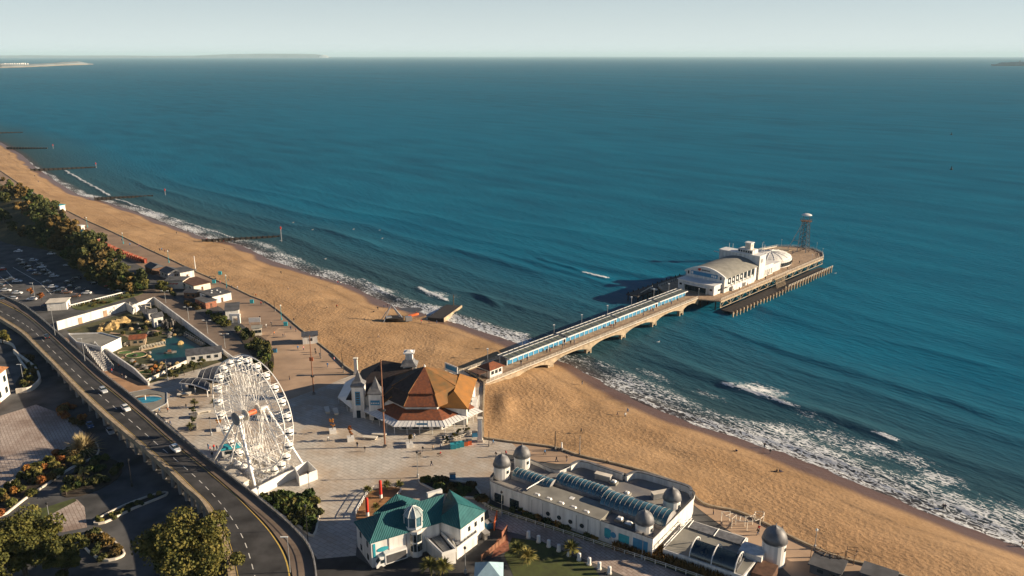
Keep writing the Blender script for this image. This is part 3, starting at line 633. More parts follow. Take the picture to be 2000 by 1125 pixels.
# -------- central windbreak with glazed roof, four lengths
for ci, (a, c) in enumerate(((-121, -90.5), (-89, -58), (-57, -28.5), (-27, -4.5))):
    nm = ('the landward', 'the second landward', 'the third', 'the seaward')[ci]
    t = thing('pier_shelter', f'{nm} length of blue panelled shelter with glazed roof along the pier', 'shelter', pp((a + c) / 2, 17, PZ), 0, 'blue panelled shelters along the pier')
    n_ = max(6, int((c - a) / 2.6)); L = (c - a) / n_
    for i in range(n_):
        u = a + i * L
        pbox(MB(), u + .12, u + L - .12, 15.6, 15.7, PZ + .15, PZ + 1.75).build('panel', M['blue'], t)
        g_ = MB(); q = [pp(u + .1, 14.6, PZ + 2.55), pp(u + L - .1, 14.6, PZ + 2.55), pp(u + L - .1, 17.6, PZ + 2.95), pp(u + .1, 17.6, PZ + 2.95)]
        g_.rings([[(x, y, z - .06) for x, y, z in q], q]).build('roof_pane', M['pierglass'] if 'pierglass' in M else M.setdefault('pierglass', mat('ribbed_roof_glass', (.10, .115, .10), .7, .2, .6, spec=.15)), t)
        g_ = MB(); q = [pp(u + .1, 17.8, PZ + 2.95), pp(u + L - .1, 17.8, PZ + 2.95), pp(u + L - .1, 20.2, PZ + 2.6), pp(u + .1, 20.2, PZ + 2.6)]
        g_.rings([[(x, y, z - .06) for x, y, z in q], q]).build('roof_pane', M['pierglass'], t)
    k = MB()
    pbox(k, a, c, 14.25, 14.6, PZ + 2.36, PZ + 2.72); pbox(k, a, c, 17.58, 17.82, PZ + 2.8, PZ + 3.05); pbox(k, a, c, 20.2, 20.45, PZ + 2.42, PZ + 2.75)
    for i in range(n_ + 1):
        u = a + i * L
        pbox(k, u - .09, u + .09, 15.45, 15.62, PZ, PZ + 2.5); k.tube(pp(u, 14.5, PZ + 2.63), pp(u, 17.7, PZ + 3.0), .09, 4); k.tube(pp(u, 17.7, PZ + 3.0), pp(u, 20.3, PZ + 2.65), .09, 4)
        pbox(k, u - .09, u + .09, 19.0, 19.15, PZ, PZ + 2.6)
    pbox(k, a, c, 15.5, 15.6, PZ + 1.8, PZ + 2.36)
    k.build('frame', M['white_paint'], t)
# -------- pier head
head = thing('pier_platform', 'wide pier head deck on steel lattice trusses and timber piles over the sea', 'pier', pp(55, 15, 0))
hd = [pp(-4, 8.5, 0), pp(0, 0, 0), pp(109, 0, 0), pp(119, 5, 0), pp(125, 13, 0), pp(123, 22, 0), pp(116, 30, 0), pp(104, 33, 0), pp(0, 33, 0), pp(-4, 28, 0)]
MB().prism([p[:2] for p in hd], PZ - .5, PZ).build('deck', M['deck'], head)
k = MB()      # lattice truss on the near side
ub = 0
for u in np.arange(0, 109, 9.0):
    u = float(u); k.tube(pp(u, .2, PZ - .4), pp(u, .2, 1.6), .16, 4)
    if u < 100:
        k.tube(pp(u, .2, 1.7), pp(u + 4.5, .2, PZ - .5), .13, 4); k.tube(pp(u + 9, .2, 1.7), pp(u + 4.5, .2, PZ - .5), .13, 4)
k.tube(pp(0, .2, 1.6), pp(109, .2, 1.6), .15, 4); pbox(k, 0, 109, -.05, .35, PZ - .9, PZ - .02)
k.build('lattice_truss', M['sandstone'], head)
for v in (2.5, 10, 18, 26, 32):
    k = MB()
    for u in np.arange(0, 112, 6.0): k.tube(pp(float(u), v, -4), pp(float(u), v, PZ - .4), .3, 5)
    k.build('pile_row', M['dwood'], head)
k = MB(); ring = [hd[1], hd[2], hd[3], hd[4], hd[5], hd[6], hd[7], hd[8], hd[9]]
for z in (.5, .85, 1.2): k.path([(p[0], p[1], PZ + z) for p in ring], .05, 4)
for p, q in zip(ring, ring[1:]):
    L = hypot(q[0] - p[0], q[1] - p[1]); n_ = max(1, int(L / 2))
    for i in range(n_): w = lerp(p, q, i / n_); k.tube((w[0], w[1], PZ), (w[0], w[1], PZ + 1.2), .05, 4)
k.build('railing', M['cream'], head)
k = MB(); k.wall([(p[0], p[1]) for p in ring[1:7]], .3, PZ, PZ + .5); k.build('deck_kerb', M['cream'], head)
# landing stage below, with the row of white fender piles
ls = thing('landing_stage', 'low dark timber landing stage with a row of pale fender piles beside the pier head', 'landing stage', pp(40, -6, 0))
pbox(MB(), -2, 100, -7.5, -1.5, 1.2, 1.7).build('deck', M['dwood'], ls)
pbox(MB(), -2, 100, -7.9, -7.5, 1.0, 2.0).build('waling', M['brown'], ls)
for i in range(34):
    u = -4 + i * 3.15; k = MB(); hgt_ = 2.6 if i < 16 else 3.6
    pbox(k, u, u + .45, -8.6, -8.1, -3, hgt_); pbox(k, u - .3, u + .75, -8.6, -8.15, hgt_ - .9, hgt_ - .55); k.build('fender_pile', M['sandstone'], ls)
k = MB(); k.tube(pp(50, -8.3, 2.9), pp(102, -8.3, 2.9), .09, 4); k.tube(pp(50, -8.3, 3.45), pp(102, -8.3, 3.45), .09, 4); k.build('rail', M['cream'], ls)
k = MB()
for i in range(9): k.tube(pp(52 + i * 1.1, -.3, PZ), pp(46 + i * 1.1, -4.5, 1.6), .13, 4)
pbox(k, 50, 64, -1.2, -.2, PZ - .25, PZ + .1); k.build('stair_ramp', M['sandstone'], ls)
# low side platform on the far left side of the head
sp = thing('side_platform', 'dark low boat platform on the far left side of the pier head', 'platform', pp(2, 38, 0))
pbox(MB(), -16, 30, 33.5, 40, 3.0, 3.5).build('deck', M['dwood'], sp)
for u in np.arange(-15, 30, 4.0):
    for v in (34, 39.5): MB().tube(pp(float(u), v, -4), pp(float(u), v, 4.4), .25, 5).build('pile', M['dwood'], sp)
k = MB(); pbox(k, -6, -4.8, 30, 33.4, PZ, PZ + .5); k.tube(pp(-10, 36, 3.5), pp(-8, 31, PZ + 2.4), .2, 5); k.build('gangway', M['cream'], sp)
# -------- theatre on the pier
th = thing('pier_theatre', 'white pier theatre with shallow arched grey roof and blue sign on the pier head', 'theatre', pp(28, 15, PZ))
FB = PZ + 4.2
pbox(MB(), 5, 12, 6.6, 25.4, PZ, FB).build('front_block', M['white'], th)
fb = th.children[-1]
pbox(MB(), 4.6, 12.01, 6.2, 25.8, FB + .003, FB + .45).build('front_parapet', M['white_paint'], th)
for i in range(9):
    v = 10.2 + i * 1.25
    w_ = pbox(MB(), 4.55, 4.98, v + .1, v + 1.15, PZ + .2, PZ + 2.6).build('entrance_pane', M['glass'], th)
pbox(MB(), 4.0, 5.0, 9.8, 22, PZ + 2.9, PZ + 3.25).build('entrance_canopy', M['white_paint'], th)
pbox(MB(), 4.1, 4.9, 9.9, 10.15, PZ, PZ + 2.9).build('door_post', M['white_paint'], th); pbox(MB(), 4.1, 4.9, 21.6, 21.9, PZ, PZ + 2.9).build('door_post', M['white_paint'], th)
for v in (7.4, 23.4): pbox(MB(), 4.93, 5, v, v + 1.3, PZ + 1.9, PZ + 2.8).build('window', M['glass'], th)
EZ = PZ + 6.9
def arc(v, rise=3.0, z=EZ): q = (v - 15.6) / 10.2; return z + rise * (1 - q * q)
vs = [5.4 + (25.8 - 5.4) * i / 16 for i in range(17)]
k = MB(); k.rings([[pp(u, vs[0], PZ)] + [pp(u, v, arc(v) - .05) for v in vs] + [pp(u, vs[-1], PZ)] for u in (12.02, 43)]); k.build('hall', M['white'], th)
k = MB(); v2 = [4.9 + (26.3 - 4.9) * i / 16 for i in range(17)]
k.rings([[pp(u, v, arc(v) + .3) for v in v2] + [pp(u, v, arc(v)) for v in v2[::-1]] for u in (12.6, 43.5)]); k.build('arched_roof', M['roof_grey'], th)
k = MB(); k.rings([[pp(u, v, arc(v) + .75) for v in v2] + [pp(u, v, arc(v) - .1) for v in v2[::-1]] for u in (11.6, 12.5)]); k.build('facade_coping', M['white_paint'], th)
sg = pbox(MB(), 11.72, 12.0, 9.0, 23.0, EZ - .9, EZ + .85).build('sign_board', M['blue'], th)
lt = MB()
for i in range(3): pbox(lt, 11.6, 11.72, 9.6 + i * .95, 10.2 + i * .95, EZ - .5, EZ + .5)
lt.sub('sign_letters', M['white_paint'], sg)
pbox(MB(), 11.6, 11.71, 21.7, 22.7, EZ - .6, EZ + .6).sub('sign_letter', M['white_paint'], sg)
k = MB(); c0 = pp(11.75, 18.6, EZ + 2.1); k.rings([[pp(11.7 + w_, 18.6 + .75 * cos(t * pi / 6), EZ + 2.1 + .75 * sin(t * pi / 6)) for t in range(12)] for w_ in (0, .28)]); k.build('round_emblem', M['red'], th)
pbox(MB(), 11.75, 12.0, 13.2, 17.4, EZ + 1.75, EZ + 2.15).build('nameplate', M['dgrey'], th)
for v in (7.0, 24.0): pbox(MB(), 11.9, 12.0, v, v + .7, EZ - 1.1, EZ + .4).build('window', M['glass'], th)
for i in range(7):            # tall dark bays of the sunlit side wall
    u = 15.2 + i * 3.75
    b_ = pbox(MB(), u, u + 1.9, 5.28, 5.38, PZ + 3.4, PZ + 6.5).build('window', M['glass'], th)
    if i < 4:
        k = MB(); cz = PZ + 5.0
        k.rings([[pp(u + .95 + .55 * cos(t * pi / 5), w_, cz + .75 * sin(t * pi / 5)) for t in range(10)] for w_ in (5.15, 5.27)]); k.sub('white_motif', M['white_paint'], b_)
    pbox(MB(), u + 2.35, u + 3.0, 5.0, 5.38, PZ + 2.6, PZ + 6.7).build('pilaster', M['white_paint'], th)
k = MB()
for i in range(14):
    u = 18 + i * 1.5; k.add([pp(u, 4.2, PZ + 2.3), pp(u + 1.5, 4.2, PZ + 2.3), pp(u + .75, 4.2, PZ + 3.6), pp(u, 4.35, PZ + 2.3), pp(u + 1.5, 4.35, PZ + 2.3), pp(u + .75, 4.35, PZ + 3.6)], [(0, 1, 2), (5, 4, 3), (0, 3, 4, 1), (1, 4, 5, 2), (2, 5, 3, 0)])
k.build('zigzag_parapet', M['white_paint'], th); pbox(MB(), 18, 39, 4.2, 5.3, PZ, PZ + 2.28).build('side_annexe', M['white'], th)
for u in (27, 28.2, 29.4): pbox(MB(), u, u + .8, 4.13, 4.2, PZ + .1, PZ + 1.9).build('door', M['glass'], th)
pbox(MB(), 13, 17.4, 3.9, 5.3, PZ + 2.6, PZ + 2.9).build('side_canopy', M['white_paint'], th)
pbox(MB(), 9, 11.5, 6.2, 6.58, PZ + 1.4, PZ + 2.2).build('window', M['glass'], th)
# fly tower block
TZ = PZ + 11.5
pbox(MB(), 43.6, 50, 4.6, 26.4, PZ, TZ).build('stage_tower', M['white'], th)
pbox(MB(), 43.4, 50.2, 4.4, 26.6, TZ + .003, TZ + .4).build('tower_coping', M['white_paint'], th)
pbox(MB(), 45, 47, 4.52, 4.6, TZ - 3.2, TZ - 1.4).build('louvre', M['grey'], th)
k = MB(); pbox(k, 44.5, 50, 9, 17, TZ + .41, TZ + 2.2); k.build('plant_room', M['white'], th)
for i in range(6): pbox(MB(), 44.42, 44.5, 9.5 + i * 1.25, 10.3 + i * 1.25, TZ + .8, TZ + 1.8).build('window', M['glass'], th)
pbox(MB(), 46, 49, 11, 14, TZ + 2.2, TZ + 5.2).build('turret', M['cream'], th); k = MB(); pbox(k, 45.7, 49.3, 10.7, 14.3, TZ + 5.2, TZ + 5.5); k.build('turret_cap', M['white_paint'], th)
pbox(MB(), 46.8, 48, 10.94, 11, TZ + 3.4, TZ + 4.6).build('window', M['grey'], th)
for u, v, h_ in ((49, 6.5, 6), (49.5, 5.5, 5), (45, 20, 4), (47, 23, 3.5)): MB().tube(pp(u, v, TZ + .4), pp(u, v, TZ + h_), .07, 4).build('mast', M['white_paint'], th)
pbox(MB(), 42.6, 43.4, 26.6, 29, TZ - 1.2, TZ - .9).build('bracket', M['white_paint'], th)
for a, c, v0, v1, h_ in ((50.2, 60, 5.2, 26, 5.2), (60.1, 70, 6.0, 25, 3.8)):
    pbox(MB(), a, c, v0, v1, PZ, PZ + h_).build('rear_block', M['white'], th); pbox(MB(), a - .1, c + .1, v0 - .15, v1 + .1, PZ + h_ + .003, PZ + h_ + .35).build('roof_edge', M['white_paint'], th)
for i in range(4): pbox(MB(), 51 + i * 2.3, 52.4 + i * 2.3, 5.12, 5.2, PZ + .4, PZ + 3.2).build('window', M['grey'], th)
# shell domed leisure hall
dm = thing('domed_hall', 'low white ribbed domed hall behind the theatre on the pier head', 'hall', pp(78, 16, PZ))
k = MB(); rr = []
for j in range(7):
    a = j / 6 * pi / 2; rr.append([pp(79 + 13 * cos(a) * cos(t), 16 + 9.8 * cos(a) * sin(t), PZ + 3.2 + 3.0 * sin(a)) for t in [2 * pi * i / 28 for i in range(28)]])
k.rings(rr, False, False).build('dome', M['white'], dm, smooth_=True)
k = MB(); k.rings([[pp(79 + 13.4 * cos(t) , 16 + 10.2 * sin(t), PZ + z) for t in [2 * pi * i / 28 for i in range(28)]] for z in (0, 3.4)]); k.build('drum_wall', M['white'], dm)
for i in range(18):
    t = pi + .35 + i * .14
    if t > 2 * pi - .1: break
    c_ = pp(79 + 13.5 * cos(t), 16 + 10.3 * sin(t), 0); MB().box((c_[0], c_[1], PZ + 1.5), (1.0, .35, 1.9), PA + t + pi / 2).build('window', M['glass'], dm)
k = MB()
for i in range(16):
    t = 2 * pi * i / 16; k.path([pp(79 + 13.1 * cos(a) * cos(t), 16 + 9.9 * cos(a) * sin(t), PZ + 3.25 + 3.05 * sin(a)) for a in (0, .4, .8, 1.2, 1.5)], .1, 4)
k.build('rib', M['white_paint'], dm)
# zip wire tower at the tip
zt = thing('zip_wire_tower', 'dark steel zip wire tower with white saucer canopy at the pier tip', 'tower', pp(115, 14.5, PZ))
tz = PZ + 17.2
feet = [pp(112.6, 11.8, PZ), pp(117.4, 11.8, PZ), pp(117.4, 16.6, PZ), pp(112.6, 16.6, PZ)]; heads = [pp(113.5, 12.7, tz), pp(116.5, 12.7, tz), pp(116.5, 15.7, tz), pp(113.5, 15.7, tz)]
for f_, h_ in zip(feet, heads): MB().tube(f_, h_, .22, 5).build('leg', M['steel'], zt)
k = MB()
for i in range(7):
    z0, z1 = i / 7, (i + 1) / 7
    for j in range(4):
        a, c = lerp(feet[j], heads[j], z0), lerp(feet[(j + 1) % 4], heads[(j + 1) % 4], z1); k.tube(a, c, .09, 4)
        k.tube(lerp(feet[j], heads[j], z1), lerp(feet[(j + 1) % 4], heads[(j + 1) % 4], z1), .09, 4)
    k.box(tuple(x for x in pp(115, 14.2, PZ + (i + .5) * 17.2 / 7)), (2.2, 1.0, .15), PA + i); 
k.build('stair_and_bracing', M['black'], zt)
MB().tube(pp(113, 22.5, PZ), pp(114.5, 15.5, tz - .5), .2, 5).build('raking_leg', M['steel'], zt)
k = MB(); k.tube(pp(113.5, 20, PZ + 6), pp(113.5, 15.8, PZ + 6), .12, 4); k.tube(pp(114, 18, PZ + 11), pp(114, 15.8, PZ + 11), .12, 4); k.build('tie', M['steel'], zt)
k = MB(); c_ = pp(115, 14.2, tz); k.lathe(c_, [(3.0, 0), (3.1, .3)], 12); k.build('platform', M['brown'], zt)
k = MB()
for i in range(12): a = 2 * pi * i / 12; k.tube((c_[0] + 3 * cos(a), c_[1] + 3 * sin(a), tz + .3), (c_[0] + 3 * cos(a), c_[1] + 3 * sin(a), tz + 1.5), .07, 4)
k.path([(c_[0] + 3 * cos(2 * pi * i / 12), c_[1] + 3 * sin(2 * pi * i / 12), tz + 1.5) for i in range(13)], .07, 4)
for i in range(4): a = 2 * pi * i / 4 + .4; k.tube((c_[0] + 2 * cos(a), c_[1] + 2 * sin(a), tz + .3), (c_[0] + 2 * cos(a), c_[1] + 2 * sin(a), tz + 3.5), .1, 4)
k.build('balustrade', M['black'], zt)
k = MB(); k.lathe((c_[0], c_[1], tz + 3.4), [(2.7, 0), (2.8, .12), (2.2, .6), (1.2, .9), (.1, 1.05)], 16); k.build('saucer_canopy', M['white_paint'], zt, smooth_=False)
# small raised stage on the tip
pbox(MB(), 100, 114, 20, 29, PZ, PZ + .5).build('tip_stage', M['sandstone'], head)
# entrance kiosk with its sign board
kt = thing('toll_kiosk', 'white toll kiosk with rust red roof at the landward end of the pier', 'kiosk', pp(-131, 17, LZ))
pbox(MB(), -133.5, -127.5, 11.5, 16.5, PZ, PZ + 3.0).build('wall', M['white'], kt)
for i in range(3): pbox(MB(), -132.8 + i * 1.8, -131.6 + i * 1.8, 11.42, 11.5, PZ + 1.1, PZ + 2.3).build('window', M['glass'], kt)
k = MB(); e = [pp(-134.2, 10.8, PZ + 3.0), pp(-126.8, 10.8, PZ + 3.0), pp(-126.8, 17.2, PZ + 3.0), pp(-134.2, 17.2, PZ + 3.0)]; r_ = [pp(-131.5, 14, PZ + 4.4), pp(-129.5, 14, PZ + 4.4)]
k.add(e + r_, [(0, 1, 5, 4), (1, 2, 5), (2, 3, 4, 5), (3, 0, 4), (3, 2, 1, 0)]); k.build('roof', M['tile'], kt)
k = MB()
for u in (-138, -134.5):
    for v in (12, 16.5): k.tube(pp(u, v, PZ - .1), pp(u, v, PZ + 2.8), .12, 5)
pbox(k, -138.2, -134.3, 11.8, 16.7, PZ + 2.6, PZ + 2.75); k.build('side_porch', M['brown'], kt)
eb = thing('entrance_sign', 'white and blue sign board standing left of the pier toll kiosk', 'sign', pp(-140, 24, LZ))
pbox(MB(), -140.1, -139.9, 20.5, 27, LZ + .6, LZ + 3.4).build('board', M['white_paint'], eb); pbox(MB(), -140.16, -140.1, 21, 26.5, LZ + 1.4, LZ + 3.0).build('blue_face', M['blue'], eb)
k = MB()
for v in (20.7, 26.8): k.tube(pp(-140, v, LZ - .02), pp(-140, v, LZ + 3.4), .1, 5)
k.build('post', M['white_paint'], eb)
wk = MB(); pbox(wk, -152, -137.4, 9.0, 12.5, LZ - .3, LZ + .04); struct('entrance_path', wk, M['promlight'])
# ================================================================ FERRIS WHEEL
WC = (-67.4, 189.0); WW = nrm((.80, -.60)); WX = nrm((.60, .80)); HZ = 21.2; WR = 15.0
def wp(w, a, z): return (WC[0] + WW[0] * w + WX[0] * a, WC[1] + WW[1] * w + WX[1] * a, z)
fw = thing('ferris_wheel', 'tall white ferris wheel with round gondolas on a platform in the plaza', 'ferris wheel', (WC[0], WC[1], LZ))
NS = 24
def rp(r, a, off): return wp(r * cos(a), off, HZ + r * sin(a))
for off in (-1.3, 1.3):
    for r_, th_ in ((WR, .15), (WR - 3.3, .08), (WR * .42, .07)):
        MB().path([rp(r_, 2 * pi * i / 72, off) for i in range(73)], th_, 5).build('rim', M['steel_white'], fw)
for i in range(NS):
    a = 2 * pi * i / NS; k = MB()
    for off in (-1.3, 1.3):
        k.tube(rp(1.0, a, off * 1.5), rp(WR, a, off), .065, 4)
        k.tube(rp(WR * .42, a, off), rp(WR - 3.3, a + pi / NS, off), .055, 4); k.tube(rp(WR * .42, a, off), rp(WR - 3.3, a - pi / NS, off), .055, 4)
        k.tube(rp(WR - 3.3, a + pi / NS, off), rp(WR, a, off), .05, 4); k.tube(rp(WR - 3.3, a - pi / NS, off), rp(WR, a, off), .05, 4)
    k.tube(rp(WR, a, -1.3), rp(WR, a, 1.3), .08, 4); k.tube(rp(WR - 3.3, a, -1.3), rp(WR - 3.3, a, 1.3), .06, 4); k.tube(rp(WR - 3.3, a, -1.3), rp(WR, a, 1.3), .05, 4)
    k.build('spoke', M['steel_white'], fw)
k = MB(); k.tube(wp(0, -4.6, HZ), wp(0, 4.6, HZ), .55, 12); k.build('axle', M['steel_white'], fw)
for off in (-1.9, 1.9): MB().tube(wp(0, off - .12, HZ), wp(0, off + .12, HZ), 1.5, 20).build('hub_plate', M['cream'], fw)
MB().tube(wp(0, -1.2, HZ), wp(0, 1.2, HZ), .7, 12).build('hub', M['orange'], fw)
MB().tube(wp(0, -4.9, HZ), wp(0, -4.65, HZ), 1.75, 24).build('hub_disc', M['grey'], fw)
def gondola(i):
    a = 2 * pi * (i + .0) / NS; c = rp(WR, a, 0); z = c[2] - 1.35; k = MB()
    k.lathe((c[0], c[1], z), [(.35, -.75), (.85, -.5), (1.08, -.1), (1.08, .12)], 10)
    g_ = k.build('gondola', M['steel_white'], fw, smooth_=True)
    k = MB(); k.lathe((c[0], c[1], z), [(1.02, .13), (1.02, .55)], 10, False, False); k.sub('window_band', M['glass'], g_)
    k = MB(); k.lathe((c[0], c[1], z), [(1.12, .56), (1.05, .75), (.6, 1.0), (.05, 1.1)], 10); k.sub('canopy', M['steel_white'], g_)
    k = MB(); k.tube((c[0], c[1], z + 1.0), (c[0], c[1], z + 1.4), .12, 5); k.tube(wp(WR * cos(a), -1.3, c[2]), wp(WR * cos(a), 1.3, c[2]), .07, 4); k.sub('hanger', M['steel_white'], g_)
for i in range(NS): gondola(i)
for sa in (-1, 1):
    for sw_ in (-1, 1):
        foot = wp(10.0 * sw_, 7.6 * sa, LZ + .3)
        MB().tube(wp(.5 * sw_, 4.3 * sa, HZ - .2), foot, .36, 8).build('support_leg', M['steel_white'], fw)
        MB().tube(wp(.3 * sw_, 3.2 * sa, HZ - .4), wp(4.6 * sw_, 5.2 * sa, LZ + 1.0), .22, 6).build('inner_strut', M['steel_white'], fw)
        MB().box((foot[0], foot[1], LZ + .45), (1.8, 1.8, .9), .64).build('foot_block', M['white'], fw)
# boarding platform
def wbox(mb, w0, w1, a0, a1, z0, z1): return mb.prism([wp(w0, a0, 0)[:2], wp(w1, a0, 0)[:2], wp(w1, a1, 0)[:2], wp(w0, a1, 0)[:2]], z0, z1)
wbox(MB(), -9.6, 9.6, -5.6, 5.6, LZ + .01, LZ + .9).build('platform', M['cream'], fw)
for a in (-4.4, -2.2, 2.2, 4.4): wbox(MB(), -8.8, 8.8, a - .35, a + .35, LZ + .9, LZ + 1.5).build('queue_ramp', M['white'], fw)
for w in (-8, -4, 4, 8): wbox(MB(), w - .4, w + .4, -5, 5, LZ + .903, LZ + 1.3).build('platform_beam', M['steel_white'], fw)
k = MB()
for a in (-5.5, -3.3, -1.2, 1.2, 3.3, 5.5):
    for z in (1.5, 2.0): k.tube(wp(-9.4, a, LZ + z), wp(9.4, a, LZ + z), .05, 4)
    for i in range(17): k.tube(wp(-9.4 + i * 1.175, a, LZ + .9), wp(-9.4 + i * 1.175, a, LZ + 2.0), .05, 4)
k.build('queue_rail', M['steel_white'], fw)
for w in (-2.6, 0, 2.6): 
    k = MB(); c_ = wp(w, -4.0, 0); k.lathe((c_[0], c_[1], LZ + 1.5), [(.9, 0), (1.1, .4), (1.1, .9), (.6, 1.5), (.1, 1.7)], 10); k.build('boarding_booth', M['white_paint'], fw)
# enclosing white wall and boxes
wl = thing('wheel_hoarding', 'white hoarding wall with a square pen around the front of the ferris wheel platform', 'wall', wp(10, 0, LZ))
k = MB(); h0 = [at(492, 976, LZ)[:2], at(560, 940, LZ)[:2], at(578, 934, LZ)[:2]]
k.wall(h0, .3, LZ - .02, LZ + 2.6); k.build('hoarding', M['white_paint'], wl)
k = MB(); pen = [at(x, y, LZ)[:2] for x, y in ((577, 931), (586, 949), (620, 936), (602, 918))]
k.wall(pen, .25, LZ - .02, LZ + 2.7, True); k.build('pen_wall', M['white_paint'], wl)
for (x, y), lab in (((442, 918), 'low white equipment cabin at the left foot of the ferris wheel'), ((458, 936), 'white generator cabin behind the road parapet beside the ferris wheel'), ((472, 950), 'white equipment cabin at the front foot of the ferris wheel')):
    t = thing('equipment_cabin', lab, 'cabin', at(x, y, LZ)); c_ = at(x, y, LZ)
    MB().box((c_[0], c_[1], LZ + .95), (3.6, 2.2, 1.9), -.75).build('body', M['white_paint'], t); MB().box((c_[0], c_[1], LZ + 2.0), (3.9, 2.5, .18), -.75).build('roof', M['cream'], t)
    MB().box((c_[0] - .81, c_[1] - .76, LZ + 1.0), (.9, .1, 1.6), -.75).build('door', M['grey'], t)
tk = thing('ticket_booth', 'ticket booth with bright turquoise canopy at the back left of the ferris wheel', 'kiosk', at(452, 888, LZ)); c_ = at(452, 888, LZ)
MB().box((c_[0], c_[1], LZ + 1.2), (4.6, 2.4, 2.4), .35).build('body', M['white_paint'], tk)
k = MB(); k.box((c_[0], c_[1], LZ + 2.7), (5.8, 3.4, .5), .35, .75); k.build('canopy', M['turq'], tk)
MB().box((c_[0] + .42, c_[1] - 1.16, LZ + 1.4), (3.0, .1, .9), .35).build('counter_window', M['glass'], tk)
# ================================================================ PAVILION AT THE PIER APPROACH
def octa(cx, cy, ap, z, sx=1.0, rot=pi / 8):
    r_ = ap / cos(pi / 8); return [(cx + r_ * cos(rot + 2 * pi * i / 8) * sx, cy + r_ * sin(rot + 2 * pi * i / 8), z) for i in range(8)]
def hip(mb, e, r0, r1, th=.25):
    """hip roof over eaves quad e (counter-clockwise) with ridge r0-r1; r0 next to edge e3-e0, r1 next to edge e1-e2"""
    lo_ = [(p[0], p[1], p[2] - th) for p in e]
    return mb.add(list(e) + [r0, r1] + lo_, [(0, 1, 5, 4), (1, 2, 5), (2, 3, 4, 5), (3, 0, 4), (9, 8, 7, 6), (0, 6, 7, 1), (1, 7, 8, 2), (2, 8, 9, 3), (3, 9, 6, 0)])
def ridge(mb, a, b_, r_=.14): return mb.tube(a, b_, r_, 5)
PCX, PCY = -26.6, 226.0
pv = thing('pavilion', 'sprawling white pavilion with tiered rust tile roofs and twin spires by the pier entrance', 'pavilion', (PCX, PCY, LZ))
MB().prism(octa(PCX, PCY, 11.0, 0), LZ - .02, 11.6).build('hall_wall', M['white'], pv)
def facet_roof(name, ap0, z0, ap1, z1, lip):
    a, b_ = octa(PCX, PCY, ap0, z0), octa(PCX, PCY, ap1, z1)
    for i in range(8):
        j = (i + 1) % 8; q = [a[i], a[j], b_[j], b_[i]]; am = pi / 8 + 2 * pi * (i + .5) / 8; mm = 'tile_sunlit' if cos(am) > .5 else 'tile_shaded' if cos(am) < -.5 else 'tile'  # facet colour follows the sun: sunlit tone east, shaded tone west
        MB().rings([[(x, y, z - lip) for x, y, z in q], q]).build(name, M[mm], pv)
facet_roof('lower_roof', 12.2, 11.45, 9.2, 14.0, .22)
MB().rings([octa(PCX, PCY, 8.9, 13.9), octa(PCX, PCY, 8.9, 14.5)]).build('clerestory', M['white_paint'], pv)
o8 = octa(PCX, PCY, 9.6, 14.4)
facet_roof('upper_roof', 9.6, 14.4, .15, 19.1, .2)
k = MB()
for p in o8: ridge(k, (p[0], p[1], 14.45), (PCX, PCY, 18.95), .13)
for p, q in zip(octa(PCX, PCY, 12.2, 11.5), octa(PCX, PCY, 9.2, 14.05)): ridge(k, p, q, .13)
k.build('hip_tile', M['tile_sunlit'], pv)
k = MB(); k.lathe((PCX, PCY, 18.8), [(.35, 0), (.3, .5), (.1, 1.0)], 8); k.build('finial', M['white_paint'], pv)
# veranda roof and awning round the front
idx = [3, 4, 5, 6, 7]
fr = lambda ap, z: [octa(PCX, PCY + .4, ap, z)[i] for i in idx]
MB().rings([[a, b_, (b_[0], b_[1], b_[2] - .2), (a[0], a[1], a[2] - .2)] for a, b_ in zip(fr(15.4, 8.5), fr(11.5, 10.1))]).build('veranda_roof', M['tile'], pv)
aw = MB(); aw.rings([[a, b_, (b_[0], b_[1], b_[2] - .12), (a[0], a[1], a[2] - .12)] for a, b_ in zip(fr(17.9, 7.6), fr(15.2, 8.35))])
awn = aw.build('awning', M['white_paint'], pv)
k = MB()
for a, b_, c_, d_ in zip(fr(17.9, 7.62), fr(17.9, 7.62)[1:], fr(15.2, 8.37), fr(15.2, 8.37)[1:]):
    for i in range(12): k.tube(lerp(a, b_, i / 12), lerp(c_, d_, i / 12), .05, 4)
k.sub('awning_rib', M['steel'], awn)
MB().rings([fr(14.6, LZ) + [(PCX + 6, PCY + 4, LZ), (PCX - 6, PCY + 4, LZ)], fr(14.6, 8.2) + [(PCX + 6, PCY + 4, 8.2), (PCX - 6, PCY + 4, 8.2)]]).build('veranda_wall', M['white'], pv)
q = fr(14.66, 0)
for a, b_ in zip(q, q[1:]):
    for i in range(4):
        c_ = lerp(a, b_, (i + .5) / 4); ang = atan2(b_[1] - a[1], b_[0] - a[0]); MB().box((c_[0], c_[1], LZ + 1.35), (1.9, .12, 2.1), ang).build('window', M['glass'], pv)
q = fr(17.6, 0)
for a, b_ in zip(q, q[1:]):
    for i in range(4): c_ = lerp(a, b_, i / 4); MB().tube((c_[0], c_[1], LZ - .02), (c_[0], c_[1], 7.55), .09, 5).build('awning_post', M['white_paint'], pv)
ng = fr(17.94, 0); c_ = lerp(ng[2], ng[3], .55); MB().box((c_[0], c_[1] - .0, 8.45), (3.2, .12, .55), 0).build('name_board', M['blue'], pv)
